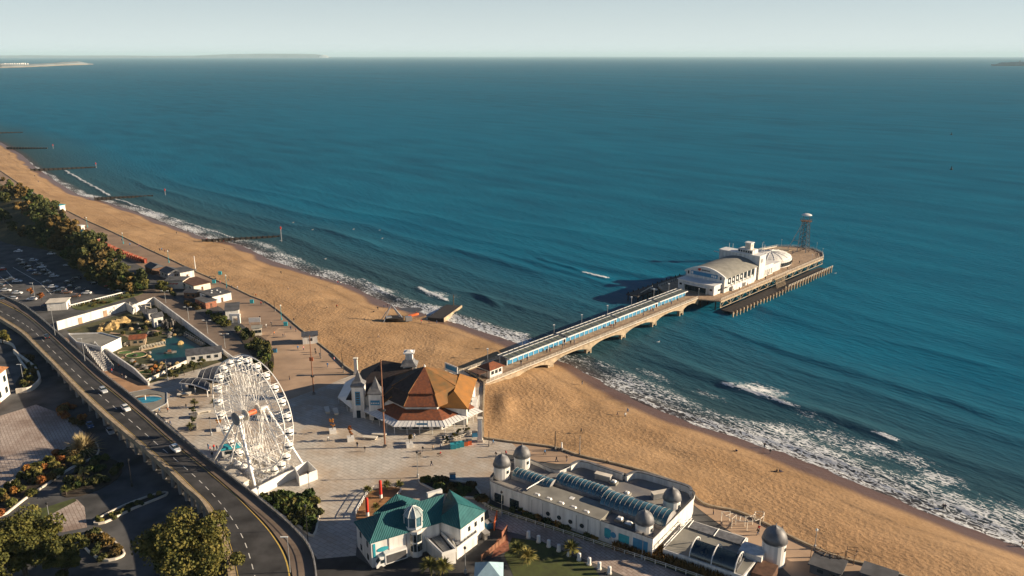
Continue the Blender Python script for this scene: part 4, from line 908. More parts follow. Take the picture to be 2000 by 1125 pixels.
# west hall with hip roof and lantern
e = [(-50.5, 223, 9.6), (-31, 221.5, 9.6), (-29.5, 246, 9.6), (-50, 246.5, 9.6)]
MB().prism([(-49.6, 224), (-31.8, 222.5), (-30.3, 245), (-49.2, 245.6)], LZ - .02, 9.5).build('west_wall', M['white'], pv)
hip(MB(), e, (-41.5, 230, 15.2), (-39.0, 241, 15.2)).build('west_roof', M['slate'], pv) if 0 else None
MB().add(e + [(-41.5, 239.5, 15.8), (-31.5, 235.5, 15.8)] + [(p[0], p[1], 9.35) for p in e], [(0, 1, 5, 4), (1, 2, 5), (2, 3, 4, 5), (3, 0, 4), (9, 8, 7, 6), (0, 6, 7, 1), (1, 7, 8, 2), (2, 8, 9, 3), (3, 9, 6, 0)]).build('west_roof', M['tile_shaded'], pv)
k = MB(); k.rings([[(-50.4, 226, 9.2), (-54.6, 230, 7.2), (-54.6, 230, 7.05), (-50.4, 226, 9.05)], [(-50.2, 244, 9.2), (-54.6, 242, 7.2), (-54.6, 242, 7.05), (-50.2, 244, 9.05)]]); k.build('side_awning', M['white_paint'], pv)
k = MB(); k.rings([[(-50.4, 226, 9.2), (-54.6, 230, 7.2), (-54.6, 230, 7.05), (-50.4, 226, 9.05)], [(-47.2, 223.4, 9.2), (-48.5, 221.5, 7.2), (-48.5, 221.5, 7.05), (-47.2, 223.4, 9.05)]]); k.build('front_awning', M['white_paint'], pv)
for x, y in ((-54.4, 230.2), (-54.4, 236), (-54.4, 241.8), (-50.6, 224.4)): MB().tube((x, y, LZ - .02), (x, y, 7.1), .09, 5).build('awning_post', M['white_paint'], pv)
lx, ly = -32.6, 236.5; k = MB(); k.box((lx, ly, 13.6), (4.0, 4.0, 4.2), .1); k.build('lantern_base', M['white'], pv)
k = MB(); k.rings([[(lx + s_ * a, ly + s_ * b_, z) for a, b_ in ((-1, -1), (1, -1), (1, 1), (-1, 1))] for s_, z in ((2.6, 15.72), (2.5, 15.9), (1.7, 16.6), (1.15, 17.6))]); k.build('lantern_skirt', M['lead'], pv)
k = MB(); k.box((lx, ly, 18.6), (2.2, 2.2, 2.0)); k.build('lantern_neck', M['white'], pv); k = MB(); k.box((lx, ly, 19.8), (3.3, 3.3, .35)); k.box((lx, ly, 20.2), (2.4, 2.4, .5), 0, .4); k.build('lantern_cap', M['white_paint'], pv)
# twin towers
for ti, (tx, ty, w_, zt_, za) in enumerate(((-46.2, 221.6, 3.6, 14.9, 19.8), (-40.8, 220.2, 3.8, 13.2, 18.2))):
    MB().prism([(tx - w_ / 2, ty - w_ / 2), (tx + w_ / 2, ty - w_ / 2), (tx + w_ / 2, ty + w_ / 2), (tx - w_ / 2, ty + w_ / 2)], LZ - .02, zt_).build('tower', M['white'], pv)
    tw = pv.children[-1]
    MB().box((tx, ty, zt_ + .22), (w_ + .35, w_ + .35, .44)).build('tower_band', M['lead'], pv)
    k = MB(); k.rings([[(tx + s_ * a, ty + s_ * b_, z) for a, b_ in ((-1, -1), (1, -1), (1, 1), (-1, 1))] for s_, z in ((w_ / 2 + .3, zt_ + .45), (w_ * .3, zt_ + 1.6), (.06, za))]); k.build('spire', M['lead'], pv)
    sg = MB().box((tx, ty - w_ / 2 - .06, zt_ - (3.6 if ti == 0 else 2.6)), (1.5 if ti == 0 else 2.8, .1, 4.4 if ti == 0 else 1.5)).build('blue_sign', M['blue'], pv)
    k = MB()
    if ti == 0:
        for i in range(5): k.box((tx, ty - w_ / 2 - .13, zt_ - 2.0 - i * .75), (.95, .06, .42))
    else:
        for i in range(5): k.box((tx - 1 + i * .5, ty - w_ / 2 - .13, zt_ - 2.7), (.3, .06, .4))
    k.sub('sign_letters', M['dgrey' if ti == 0 else 'white_paint'], sg)
    MB().box((tx, ty - w_ / 2 - .05, LZ + 1.2), (1.2, .12, 2.4)).build('door', M['glass'], pv)
# lit gables behind the towers
for gx, gy, L, wd in ((-43.2, 222.6, 7.0, 3.6), (-36.0, 219.6, 8.0, 4.4)):
    k = MB(); pr_ = lambda x: [(x, gy - wd / 2, LZ), (x, gy - wd / 2, 10.2), (x, gy, 12.0), (x, gy + wd / 2, 10.2), (x, gy + wd / 2, LZ)]
    k = MB(); k.rings([[(gx - wd / 2, y, LZ), (gx + wd / 2, y, LZ), (gx + wd / 2, y, 10.0), (gx, y, 11.8), (gx - wd / 2, y, 10.0)] for y in (gy - .5, gy + L)]); k.build('gable_wall', M['white'], pv)
    k = MB()
    k.rings([[(gx + wd / 2 + .5, y, 9.75), (gx, y, 12.1), (gx - wd / 2 - .5, y, 9.75), (gx - wd / 2 - .5, y, 9.95), (gx, y, 12.35), (gx + wd / 2 + .5, y, 9.95)] for y in (gy - .8, gy + L)]); k.build('gable_roof', M['tile_sunlit'], pv)
# east wing facing the pier path
MB().prism([(-22, 216.5), (-13.4, 215), (-11.8, 236), (-21, 238)], LZ - .02, 10.4).build('east_wall', M['white'], pv)
k = MB(); e = [(-22.6, 215.8, 10.5), (-12.9, 214.2, 10.5), (-11.2, 236.8, 10.5), (-21.6, 238.6, 10.5)]
hip(k, [e[0], e[1], e[2], e[3]], (-18.6, 219.5, 13.6), (-17.4, 220.2, 13.6)) if 0 else k.add(e + [(-17.3, 219.5, 13.9), (-16.4, 233, 13.9)] + [(p[0], p[1], 10.3) for p in e], [(0, 1, 4), (1, 2, 5, 4), (2, 3, 5), (3, 0, 4, 5), (9, 8, 7, 6), (0, 6, 7, 1), (1, 7, 8, 2), (2, 8, 9, 3), (3, 9, 6, 0)])
k.build('east_roof', M['tile_sunlit_ochre'], pv)
for i in range(4): y = 218 + i * 3.4; x = -13.1 + (y - 215) * .076; MB().box((x - .02, y, LZ + 3.6), (.12, 1.4, 1.3), .076).build('window', M['glass'], pv); MB().box((x - .02, y, LZ + 1.2), (.12, 1.6, 2.2), .076).build('door', M['glass'], pv)
MB().box((-11.6, 224, LZ + 3.0), (2.0, 8, .25), .076).build('balcony', M['white_paint'], pv)
k = MB()
for i in range(5): k.tube((-10.8 + i * .15, 220.2 + i * 1.9, LZ - .02), (-10.8 + i * .15, 220.2 + i * 1.9, LZ + 3.9), .07, 4)
k.tube((-10.8, 220.2, LZ + 3.9), (-10.2, 227.8, LZ + 3.9), .05, 4); k.build('balcony_rail', M['white_paint'], pv)
# ================================================================ TEAL ROOFED RESTAURANT
m, n, b = nodes_of('teal_profiled_roof'); M['tealroof'] = m
g = nd(n, 'ShaderNodeNewGeometry').outputs['Position']; mp = nd(n, 'ShaderNodeMapping'); mp.inputs['Rotation'].default_value = (0, 0, -.51); n.links.new(g, mp.inputs[0])
wv = nd(n, 'ShaderNodeTexWave', i_Scale=.85, i_Distortion=.4); n.links.new(mp.outputs[0], wv.inputs['Vector'])
t = nd(n, 'ShaderNodeTexNoise', i_Scale=.5, i_Detail=5.0); n.links.new(g, t.inputs['Vector'])
c = mixc(n, ramp(n, t.outputs[0], [(.35, 0.0), (.65, 1.0)]), (.012, .092, .104), (.024, .135, .145)); c = mixc(n, math_(n, 'MULTIPLY', wv.outputs[0], .55), c, (.010, .066, .068))
n.links.new(c, b.inputs['Base Color']); b.inputs['Roughness'].default_value = .65; b.inputs['Specular IOR Level'].default_value = .25
bp = nd(n, 'ShaderNodeBump', i_Strength=.6, i_Distance=.12); n.links.new(wv.outputs[0], bp.inputs['Height']); n.links.new(bp.outputs[0], b.inputs['Normal'])
rs = thing('restaurant', 'white two storey restaurant with teal hipped roofs and octagonal glass cupola', 'restaurant', (-20, 155, LZ))
EZ2 = 11.3; RZ2 = 15.0
A, B, C, D, E_ = (-34.8, 154.0), (-30.0, 146.0), (-15.6, 154.0), (-11.2, 151.4), (-6.0, 158.6)
G1 = (-19.5, 162.6); F_ = (-10.6, 163.4)
def inset(p, c, s_=.955): return (c[0] + (p[0] - c[0]) * s_, c[1] + (p[1] - c[1]) * s_)
mc = (-25, 154.3); wc_ = (-11.2, 157.4)
MB().prism([inset(p, mc) for p in (A, B, C, G1)], LZ - .02, EZ2 - .15).build('main_wall', M['white'], rs)
MB().prism([inset(p, wc_, .95) for p in ((-16.6, 154.8), D, E_, F_)], LZ - .02, EZ2 - .12).build('wing_wall', M['white'], rs)
Z3 = lambda p, z: (p[0], p[1], z)
r0, r1 = (-28.2, 151.8, RZ2), (-15.3, 159.2, RZ2)
k = MB(); k.add([Z3(A, EZ2), Z3(B, EZ2), Z3(C, EZ2), Z3(G1, EZ2), r0, r1] + [Z3(p, EZ2 - .2) for p in (A, B, C, G1)], [(0, 1, 4), (1, 2, 5, 4), (2, 3, 5), (3, 0, 4, 5), (9, 8, 7, 6), (0, 6, 7, 1), (1, 7, 8, 2), (2, 8, 9, 3), (3, 9, 6, 0)])
mr = k.build('main_roof', M['tealroof'], rs)
k = MB()
for a, b_ in ((Z3(A, EZ2), r0), (Z3(B, EZ2), r0), (r0, r1)): ridge(k, a, b_, .13)
k.sub('ridge_cap', M['tealroof'], mr)
w0, w1 = (-12.0, 155.3, RZ2 + .2), (-14.2, 160.6, RZ2 + .4); C2 = (-16.8, 154.9); G2 = (-15.4, 164.0)
k = MB(); k.add([Z3(C2, EZ2), Z3(D, EZ2), Z3(E_, EZ2), Z3(F_, EZ2), Z3(G2, EZ2), w0, w1] + [Z3(p, EZ2 - .2) for p in (C2, D, E_, F_, G2)], [(0, 1, 5), (1, 2, 5), (2, 3, 6, 5), (3, 4, 6), (4, 0, 5, 6), (11, 10, 9, 8, 7), (0, 7, 8, 1), (1, 8, 9, 2), (2, 9, 10, 3), (3, 10, 11, 4), (4, 11, 7, 0)])
wr = k.build('wing_roof', M['tealroof'], rs)
k = MB()
for a, b_ in ((Z3(D, EZ2), w0), (Z3(E_, EZ2), w0), (w0, w1)): ridge(k, a, b_, .13)
k.sub('ridge_cap', M['tealroof'], wr)
bp_ = [(-31.5, 158.3), (-24.0, 159.4), (-21.2, 163.8), (-28.0, 165.5)]
MB().prism([inset(p, (-26.2, 161.8), .94) for p in bp_], LZ - .02, 10.4).build('back_wall', M['white'], rs)
k = MB(); k.rings([[Z3(p, 10.4) for p in bp_], [Z3(p, 10.6) for p in bp_], [(-26.4, 161.9, 13.6)] * 4]); k.build('back_roof', M['tealroof'], rs)
MB().box((-17.6, 160.6, 14.6), (3.6, .8, 1.0), .52).build('skylight', M['white_paint'], rs)
ccx, ccy = -21.5, 152.3; o8 = lambda ap, z: octa(ccx, ccy, ap, z); bx_, by_ = -21.0, 151.4
k = MB(); k.rings([octa(bx_, by_, 1.35, LZ), octa(bx_, by_, 1.35, 11.3)]); k.build('bay_wall', M['white'], rs)
k = MB(); k.rings([o8(1.8, 12.0), o8(1.8, 14.4)]); cg = k.build('cupola', M['glass_teal'], rs)
k = MB(); k.rings([o8(2.0, 14.4), o8(2.0, 14.55), o8(1.2, 15.7), o8(.15, 16.3)]); k.sub('cupola_roof', mat('pale_conservatory_glass', (.26, .31, .31), .2, .1, 1.0), cg)
k = MB()
for p, q in zip(o8(1.88, 12.0), o8(1.88, 14.5)): k.tube(p, q, .09, 4)
for p, q in zip(o8(2.05, 14.58), o8(1.25, 15.75)): k.tube(p, q, .07, 4); k.tube(q, (ccx, ccy, 16.4), .07, 4)
k.rings([o8(1.98, 11.6), o8(1.98, 12.1)]); k.sub('cupola_frame', M['white_paint'], cg)
def wallpt(a, b_, f, out=.05):
    x, y = a[0] + (b_[0] - a[0]) * f, a[1] + (b_[1] - a[1]) * f; d = nrm((b_[0] - a[0], b_[1] - a[1])); return (x + d[1] * out, y - d[0] * out), atan2(d[1], d[0])
Bi, Ci, Ai = inset(B, mc), inset(C, mc), inset(A, mc); Di, Ei = inset(D, wc_, .95), inset(E_, wc_, .95)
for i in range(4):
    for z in (7.4, 9.7):
        a = (i - 1.5) * .55 - pi / 2 + .3; c_ = (bx_ + 1.38 * cos(a), by_ + 1.38 * sin(a)); MB().box((c_[0], c_[1], z), (.62, .14, 1.9), a + pi / 2).build('bay_window', M['glass'], rs)
for f in (.25, .50): (x, y), g_ = wallpt(Bi, Ci, f); MB().box((x, y, 8.2), (.18, .2, 6.2), g_).build('downpipe', M['grey'], rs)
(x, y), g_ = wallpt(Bi, Ci, .04); MB().box((x, y, 9.0), (.5, .1, 3.4), g_).build('name_strip', M['turq'], rs)
(x, y), g_ = wallpt(Bi, Ci, .16, .03); k = MB(); k.rings([[(x + cos(g_) * 1.3 * cos(t) + w_ * sin(g_), y + sin(g_) * 1.3 * cos(t) - w_ * cos(g_), 8.9 + .55 * sin(t)) for t in [2 * pi * i / 16 for i in range(16)]] for w_ in (0, .08)]); k.build('oval_logo', M['turq'], rs)
for f in (.3, .75):
    for z in (6.5, 9.6): (x, y), g_ = wallpt(Ai, Bi, f); MB().box((x, y, z), (.8, .1, 1.3), g_).build('window', M['glass'], rs)
for f in (.35, .62, .9): (x, y), g_ = wallpt(Di, Ei, f); MB().box((x, y, 9.6), (.7, .1, 1.1), g_).build('window', M['glass'], rs)
# walled flat roofed service blocks in front of the wing
y1 = [at(829, 1046, 8.6)[:2], at(864, 1080, 8.6)[:2], at(890, 1072, 8.6)[:2], at(858, 1034, 8.6)[:2]]
MB().prism(y1, LZ - .02, 7.9).build('service_block', M['white'], rs); MB().prism([inset(p, (-15.5, 149.5), .93) for p in y1], 7.9, 7.95).build('service_roof', M['dgrey'], rs)
k = MB(); k.wall(y1, .3, 7.903, 8.7, True); k.build('service_parapet', M['white_paint'], rs)
k = MB(); rr_ = random.Random(3)
for i in range(7): a = lerp(Z3(y1[3], 8.15), Z3(y1[0], 8.15), .2 + i * .08); b_ = lerp(Z3(y1[2], 8.2), Z3(y1[1], 8.2), .3 + i * .07); k.tube(lerp(a, b_, .15), lerp(a, b_, .9), .08, 4)
k.build('duct', M['steel'], rs)
y2 = [at(892, 1070, 8)[:2], at(932, 1040, 8)[:2], at(926, 1028, 8)[:2], at(884, 1055, 8)[:2]]
MB().prism(y2, LZ - .02, 7.4).build('side_block', M['white'], rs)
k = MB(); k.wall(y2, .25, 7.403, 8.1, True); k.build('side_parapet', M['white_paint'], rs)
for i in range(5): c_ = lerp(Z3(y2[0], 0), Z3(y2[1], 0), .15 + i * .17); MB().box((c_[0] - .5, c_[1] + .9, 7.75), (.8, .8, .7), .4).build('condenser', M['steel'], rs)
# decking terrace behind
tr = thing('deck_terrace', 'brown timber deck terrace with white railing behind the teal roofed restaurant', 'terrace', at(735, 985, LZ))
tp = smooth([at(x, y, LZ)[:2] + (0,) for x, y in ((695, 1012), (708, 985), (722, 965), (745, 955), (775, 955), (783, 965), (760, 990), (715, 1015))], 4, True)
MB().prism([p[:2] for p in tp], LZ - .02, LZ + .45).build('decking', mat('orange_brown_decking', (.30, .15, .06), .8, .2, .5, .05, 4), tr)
k = MB(); rl = tp[:24]
for z in (.9, 1.5): k.path([(p[0], p[1], LZ + z) for p in rl], .06, 4)
for p in rl[::1]: k.tube((p[0], p[1], LZ + .4), (p[0], p[1], LZ + 1.55), .06, 4)
k.build('railing', M['white_paint'], tr)
for (px, py, lab) in ((744, 972, 'tall red column standing on the deck terrace behind the teal restaurant'), (718, 1007, 'shorter red column near the left corner of the teal restaurant roof')):
    t = thing('red_column', lab, 'column', at(px, py, LZ + .45)); c_ = at(px, py, LZ + .45)
    MB().lathe(c_, [(.4, 0), (.4, 1.0)], 10).build('base', M['white_paint'], t); MB().lathe((c_[0], c_[1], c_[2] + 1.0), [(.38, 0), (.36, 3.6), (.2, 3.75)], 10).build('shaft', M['red'], t)
# ================================================================ DOMED AQUARIUM BUILDING
OA = (-4.9, 173.4); OE = nrm((.831, -.556)); ON = (-OE[1], OE[0])
def oc(e, n_, z): return (OA[0] + e * OE[0] + n_ * ON[0], OA[1] + e * OE[1] + n_ * ON[1], z)
def obox(mb, e0, e1, n0, n1, z0, z1): return mb.prism([oc(e0, n0, 0)[:2], oc(e1, n0, 0)[:2], oc(e1, n1, 0)[:2], oc(e0, n1, 0)[:2]], z0, z1)
OR_ = atan2(OE[1], OE[0]); OZ = 9.2
aq = thing('aquarium_building', 'long white seafront building with domed corner turrets and barrel vaulted glass roofs', 'building', oc(20, 9, LZ))
plan = smooth([oc(e, n_, 0) for e, n_ in ((-2.2, 6), (-1.0, .8), (3, -.2), (10, -.3))], 4)[:-1] + [oc(10, -.3, 0), oc(42.6, -.3, 0)] + [oc(43.6, 20, 0)] + smooth([oc(e, n_, 0) for e, n_ in ((43, 22.5), (40, 23.8), (30, 23.6), (27.6, 22.6), (26.6, 20.8), (24, 20.4), (16, 20.6), (13.0, 19.6), (12.2, 17), (10, 13.6), (4, 14.2), (0, 14), (-2.4, 11))], 4)
pl2 = [p[:2] for p in plan]
MB().prism(pl2, LZ - .02, OZ).build('wall', M['white'], aq)
MB().prism([inset(p, oc(20, 10, 0)[:2], .985) for p in pl2], OZ, OZ + .04).build('flat_roof', mat('pale_roof_felt', (.30, .27, .23), .9, .2, .12, .03, 4, col2=(.14, .14, .15)), aq)
k = MB(); k.wall(pl2, .35, OZ - .3, OZ + .95, True); k.build('parapet', M['white'], aq)
k = MB(); k.wall(pl2, .5, OZ + .953, OZ + 1.1, True); k.build('coping', M['dgrey'], aq)
obox(MB(), 9.5, 30, -.75, -.3, 6.0, OZ + 1.3).build('front_bay', M['white'], aq)
obox(MB(), 9.6, 29.9, -.3, 6.2, OZ + .05, OZ + 1.0).build('front_terrace', M['roof_grey'], aq)
obox(MB(), 9.3, 30.2, -1.0, -.1, OZ + 1.303, OZ + 1.5).build('front_coping', M['roof_grey'], aq)
for i in range(4): 
    e_ = 16.5 + i * 3.0; k = MB(); k.rings([[oc(e_ + .55 * cos(t * pi / 6), w_, 7.4 + .55 * sin(t * pi / 6)) for t in range(12)] for w_ in (-.84, -.72)]); k.build('porthole', M['glass'], aq)
k = MB()
for e_ in (12, 15, 24, 27): obox(k, e_, e_ + .12, -.82, -.74, 5.4, 9.6)
k.build('wall_rib', M['grey'], aq)
for e_, w_ in ((31, 1.6), (34.5, 2.6)): obox(MB(), e_, e_ + w_, -.38, -.3, 6.6, 8.6).build('mural_panel', M['turq'], aq)
k = MB(); k.rings([[oc(33.2 + .7 * cos(t * pi / 6), q_, 7.6 + .7 * sin(t * pi / 6)) for t in range(12)] for q_ in (-.42, -.3)]); k.build('round_emblem', M['blue'], aq)
for a, b_ in ((31.2, 32.2), (38, 41.5)): obox(MB(), a, b_, -.36, -.3, 6.2, 8.9).build('painted_panel', M['blue'], aq)
for i in range(3): obox(MB(), 37.2 + i * .1, 37.25 + i * .1, -.5, -.4, 7, 7.1).build('fixing', M['steel'], aq) if 0 else None
for i in range(2): obox(MB(), 1 + i * 4.5, 3.6 + i * 4.5, -.42, -.32, LZ + .3, 7.6).build('window', M['glass'], aq)
# curved seaward wind screens
for pts in (((12.6, 16.5), (13.2, 19), (15, 20.1), (20, 20), (25.6, 19.8)), ((26.6, 19.6), (27.4, 22), (29.6, 23.1), (36, 23.3), (41, 23.2), (42.6, 21.5))):
    ln = smooth([oc(e, n_, 0) for e, n_ in pts], 6); k = MB(); k.wall([p[:2] for p in ln], .5, OZ + .05, OZ + 1.7); s_ = k.build('wind_screen', M['white'], aq)
    k = MB(); k.wall([p[:2] for p in ln], .75, OZ + 1.703, OZ + 1.95); k.sub('screen_cap', M['lead'], s_)
def vault(e0, e1, nc_, rad, zb, label):
    NR = max(6, int((e1 - e0) / 1.1)); segs = 8
    fr_ = MB()
    for i in range(NR):
        a, b_ = e0 + (e1 - e0) * i / NR, e0 + (e1 - e0) * (i + 1) / NR; g_ = MB()
        g_.rings([[oc(x, nc_ + rad * cos(pi * j / segs), zb + rad * .72 * sin(pi * j / segs)) for j in range(segs + 1)] for x in (a + .06, b_ - .06)], False, False, closed=False)
        g_.build('roof_pane', M['glass_teal'], aq, smooth_=True)
    for i in range(NR + 1):
        x = e0 + (e1 - e0) * i / NR; fr_.path([oc(x, nc_ + (rad + .03) * cos(pi * j / segs), zb + (rad + .03) * .72 * sin(pi * j / segs)) for j in range(segs + 1)], .045, 4)
    for x in (e0 + .05, e1 - .05): fr_.add([oc(x, nc_ + rad * cos(pi * j / segs), zb + rad * .72 * sin(pi * j / segs)) for j in range(segs + 1)], [tuple(range(segs + 1))])
    obox(fr_, e0, e1, nc_ - rad - .25, nc_ - rad, OZ, zb + .25); obox(fr_, e0, e1, nc_ + rad, nc_ + rad + .25, OZ, zb + .25)
    fr_.build('vault_frame', M['grey'], aq)
vault(2.2, 13.2, 7.2, 1.9, OZ + .6, ''); vault(12.8, 26.2, 10.6, 2.3, OZ + .7, ''); vault(26.6, 43.0, 8.6, 3.1, OZ + .6, '')
def turret(e_, n_, rad, z0, z1, th_=None, seg=16):
    c_ = oc(e_, n_, 0); k = MB(); k.lathe((c_[0], c_[1], 0), [(rad, z0), (rad, z1)], seg); t_ = k.build('turret', M['white'], th_ or aq, smooth_=False)
    k = MB(); k.lathe((c_[0], c_[1], z1), [(rad + .22, 0), (rad + .22, .22)], seg); k.sub('turret_rim', M['lead'], t_)
    k = MB(); k.lathe((c_[0], c_[1], z1 + .22), [(rad + .12, 0), (rad * .98, rad * .4), (rad * .78, rad * .8), (rad * .45, rad * 1.1), (.12, rad * 1.24), (.1, rad * 1.5)], seg); k.sub('turret_dome', M['lead'], t_, smooth_=True)
    for a in (-.75,): MB().box((c_[0] + rad * cos(a), c_[1] + rad * sin(a), z1 - 1.3), (.12, .6, .8), a).sub('turret_window', M['glass'], t_)
turret(-.2, 4.6, 2.05, OZ, 12.6); turret(1.2, 11.6, 2.05, OZ - 2, 12.4); turret(40.6, 14.6, 2.0, OZ, 11.8); turret(39.2, 2.6, 2.0, OZ, 11.6)
for e_, n_, d in ((20, 4.2, (1.8, 1.8)), (33, 3.2, (1.5, 1.2)), (35.5, 2.6, (1.5, 1.2)), (29.5, 14, (1.1, 1.1)), (24.5, 17, (1.3, 1.0))):
    c_ = oc(e_, n_, OZ + .35); MB().box(c_, (d[0] + .6, d[1] + .6, .6), OR_).build('skylight_kerb', M['roof_grey'], aq); MB().box((c_[0], c_[1], OZ + .85), (d[0], d[1], .4), OR_, .6).build('skylight', M['white_paint'], aq)
for i in range(5): c_ = oc(12.5 + i * 3.3, .8, OZ + 1.6); MB().box((c_[0], c_[1], OZ + 1.2), (1.4, .7, .4), OR_, .7).build('roof_vent', M['white_paint'], aq)
for e_, n_, rz in ((21.5, 17.2, .1), (36.5, 17.3, .9)):
    c_ = oc(e_, n_, OZ); MB().box((c_[0], c_[1], OZ + .85), (4.0, 1.3, 1.4), OR_ + rz).build('air_unit', M['steel'], aq); MB().box((c_[0], c_[1], OZ + 1.62), (4.2, 1.5, .12), OR_ + rz).build('air_unit_top', M['cream'], aq)
k = MB(); k.tube(oc(9.4, 1, OZ + 1.4), oc(10.4, 7.2, OZ + 1.4), .09, 4); k.tube(oc(9.8, 1, OZ + 1.9), oc(10.8, 7.2, OZ + 1.9), .09, 4); k.tube(oc(11.5, 13, OZ + 1.2), oc(13, 17.5, OZ + 1.4), .09, 4); k.build('handrail', M['white_paint'], aq)
# seaward annexe with arched frames and larger dome
an = thing('annexe_building', 'low white annexe with arched steel frames and a big domed corner tower', 'building', oc(55, 8, LZ))
MB().prism([oc(e, n_, 0)[:2] for e, n_ in ((44.4, 1.2), (62, 1.6), (62.5, 8.2), (58.5, 8.4), (58.4, 15.6), (45, 15.2))], LZ - .02, 7.4).build('wall', M['white'], an)
MB().prism([oc(e, n_, 0)[:2] for e, n_ in ((44.7, 1.5), (61.7, 1.9), (62.2, 7.9), (58.2, 8.1), (58.1, 15.3), (45.3, 14.9))], 7.4, 7.44).build('flat_roof', M['roof_grey'], an)
obox(MB(), 50.2, 60.3, 2.2, 7.6, 7.45, 8.0).build('arched_well', M['dgrey'], an)
for e_ in (50.2, 55, 60):
    k = MB(); k.path([oc(e_, 4.9 + 3.2 * cos(pi * j / 10), 7.4 + 2.6 * sin(pi * j / 10)) for j in range(11)], .13, 5)
    for j in (3, 5, 7): k.tube(oc(e_, 4.9, 7.4), oc(e_, 4.9 + 3.2 * cos(pi * j / 10), 7.4 + 2.6 * sin(pi * j / 10)), .07, 4)
    k.build('arched_frame', M['white_paint'], an)
for e0, e1 in ((50.3, 54.9), (55.1, 59.9)):
    g_ = MB(); g_.rings([[oc(x, 4.9 + 3.1 * cos(pi * (.5 + .5 * j / 5)), 7.45 + 2.5 * sin(pi * (.5 + .5 * j / 5))) for j in range(6)] for x in (e0, e1)], False, False, closed=False); g_.build('vault_pane', M['glass'], an, smooth_=True)
for e0, e1 in ((46, 51.8), (52.1, 58)): obox(MB(), e0, e1, 11.6, 14.6, 7.45, 7.75).build('roof_panel', M['lead'], an)
k = MB()
for e_ in (46, 52, 58.2): k.tube(oc(e_, 11.4, 7.8), oc(e_, 14.8, 7.8), .1, 4)
k.build('panel_edge', M['white_paint'], an)
obox(MB(), 58.5, 63.5, 8.5, 12.5, LZ - .02, 8.4).build('tower_link', M['white'], an)
turret(64.6, 13.4, 2.5, LZ - .02, 10.4, an, 20)
k = MB()
for i in range(7): k.tube(oc(44.2, 2 + i * 2.0, 7.5), oc(45.6, 2.6 + i * 1.9, 9.2 - .1 * i), .08, 4)
k.tube(oc(44.6, 1.2, 8.4), oc(45.2, 15, 8.6), .09, 4); k.tube(oc(45.6, 2.2, 9.2), oc(45.8, 14.2, 8.6), .09, 4); k.build('fire_stair', M['white_paint'], an)
obox(MB(), 62.8, 66.8, 4.2, 9.6, LZ - .02, 7.2).build('yard_wall', M['brown'], an)
# ================================================================ MINIATURE GOLF COURT
mg = thing('golf_court_wall', 'high white walls enclosing the sunken miniature golf court left of the ferris wheel', 'wall', at(230, 640, LZ))
def P2(px, py, z): return at(px, py, z)[:2]
WT = 8.6
wa = [P2(110, 628, WT), P2(245, 590, WT), P2(258, 598, WT)]
MB().wall(wa, .5, LZ - .02, WT).build('back_wall', M['white'], mg)
wb = [P2(258, 596, WT), P2(300, 580, WT), P2(345, 612, WT), P2(400, 650, WT), P2(458, 694, WT - 1.0)]
MB().wall(wb, .5, LZ - .02, [WT, WT, WT - .4, WT - 1.2, WT - 2.2]).build('road_wall', M['white'], mg)
wc = [P2(193, 668, WT), P2(228, 690, WT), P2(262, 718, 7.4), P2(290, 745, 6.4)]
MB().wall(wc, .5, LZ - .02, [WT - .6, WT - 1.2, 7.2, 6.0]).build('stair_wall', M['white'], mg)
wd = [P2(284, 742, 6.2), P2(330, 718, 6.4), P2(390, 690, 6.4)]
MB().wall(wd, .35, LZ - .02, 6.2).build('front_wall', M['cream'], mg)
for f in (.32, .68): c_ = lerp(wa[0] + (0,), wa[1] + (0,), f); MB().box((c_[0] + .1, c_[1] - .3, LZ + 1.3), (1.6, .3, 2.6), atan2(wa[1][1] - wa[0][1], wa[1][0] - wa[0][0])).build('doorway', M['promlight'], mg)
gl = MB(); ply = [P2(130, 645, LZ), P2(256, 608, LZ), P2(300, 590, LZ), P2(345, 622, LZ), P2(400, 660, LZ), P2(455, 700, LZ), P2(290, 750, LZ), P2(230, 705, LZ), P2(195, 690, LZ)]
struct('golf_court', MB().poly([(p[0], p[1], LZ + .02) for p in ply][::-1]), mat('worn_court_ground', (.10, .085, .035), .95, .3, .35, .2, 3, col2=(.035, .045, .016)))
pond = smooth([at(x, y, LZ) for x, y in ((292, 690), (325, 662), (352, 655), (385, 668), (400, 690), (372, 706), (330, 712), (300, 706))], 5, True)
pondz = [(p[0], p[1], LZ + .05) for p in pond]
m, n, b = nodes_of('pond_water'); b.inputs['Base Color'].default_value = (.003, .05, .055, 1); b.inputs['Roughness'].default_value = .3; b.inputs['Specular IOR Level'].default_value = .15
t = nd(n, 'ShaderNodeTexNoise', i_Scale=2.0); bp = nd(n, 'ShaderNodeBump', i_Strength=.15, i_Distance=.1); g = nd(n, 'ShaderNodeNewGeometry'); n.links.new(g.outputs['Position'], t.inputs['Vector']); n.links.new(t.outputs[0], bp.inputs['Height']); n.links.new(bp.outputs[0], b.inputs['Normal']); M['pond'] = m
ar = sum(pondz[i][0] * pondz[(i + 1) % len(pondz)][1] - pondz[(i + 1) % len(pondz)][0] * pondz[i][1] for i in range(len(pondz)))
struct('pond', MB().poly(pondz if ar > 0 else pondz[::-1]), M['pond'])
r3 = random.Random(9)
def boulder(mb, c, s_, r=r3):
    rg = []
    for z, q in ((0, 1.0), (.35, 1.05), (.7, .8), (.95, .35)): rg.append([(c[0] + s_ * q * cos(2 * pi * i / 7) * r.uniform(.75, 1.2), c[1] + s_ * q * sin(2 * pi * i / 7) * r.uniform(.75, 1.2), c[2] + s_ * z * r.uniform(.85, 1.1)) for i in range(7)])
    return mb.rings(rg)
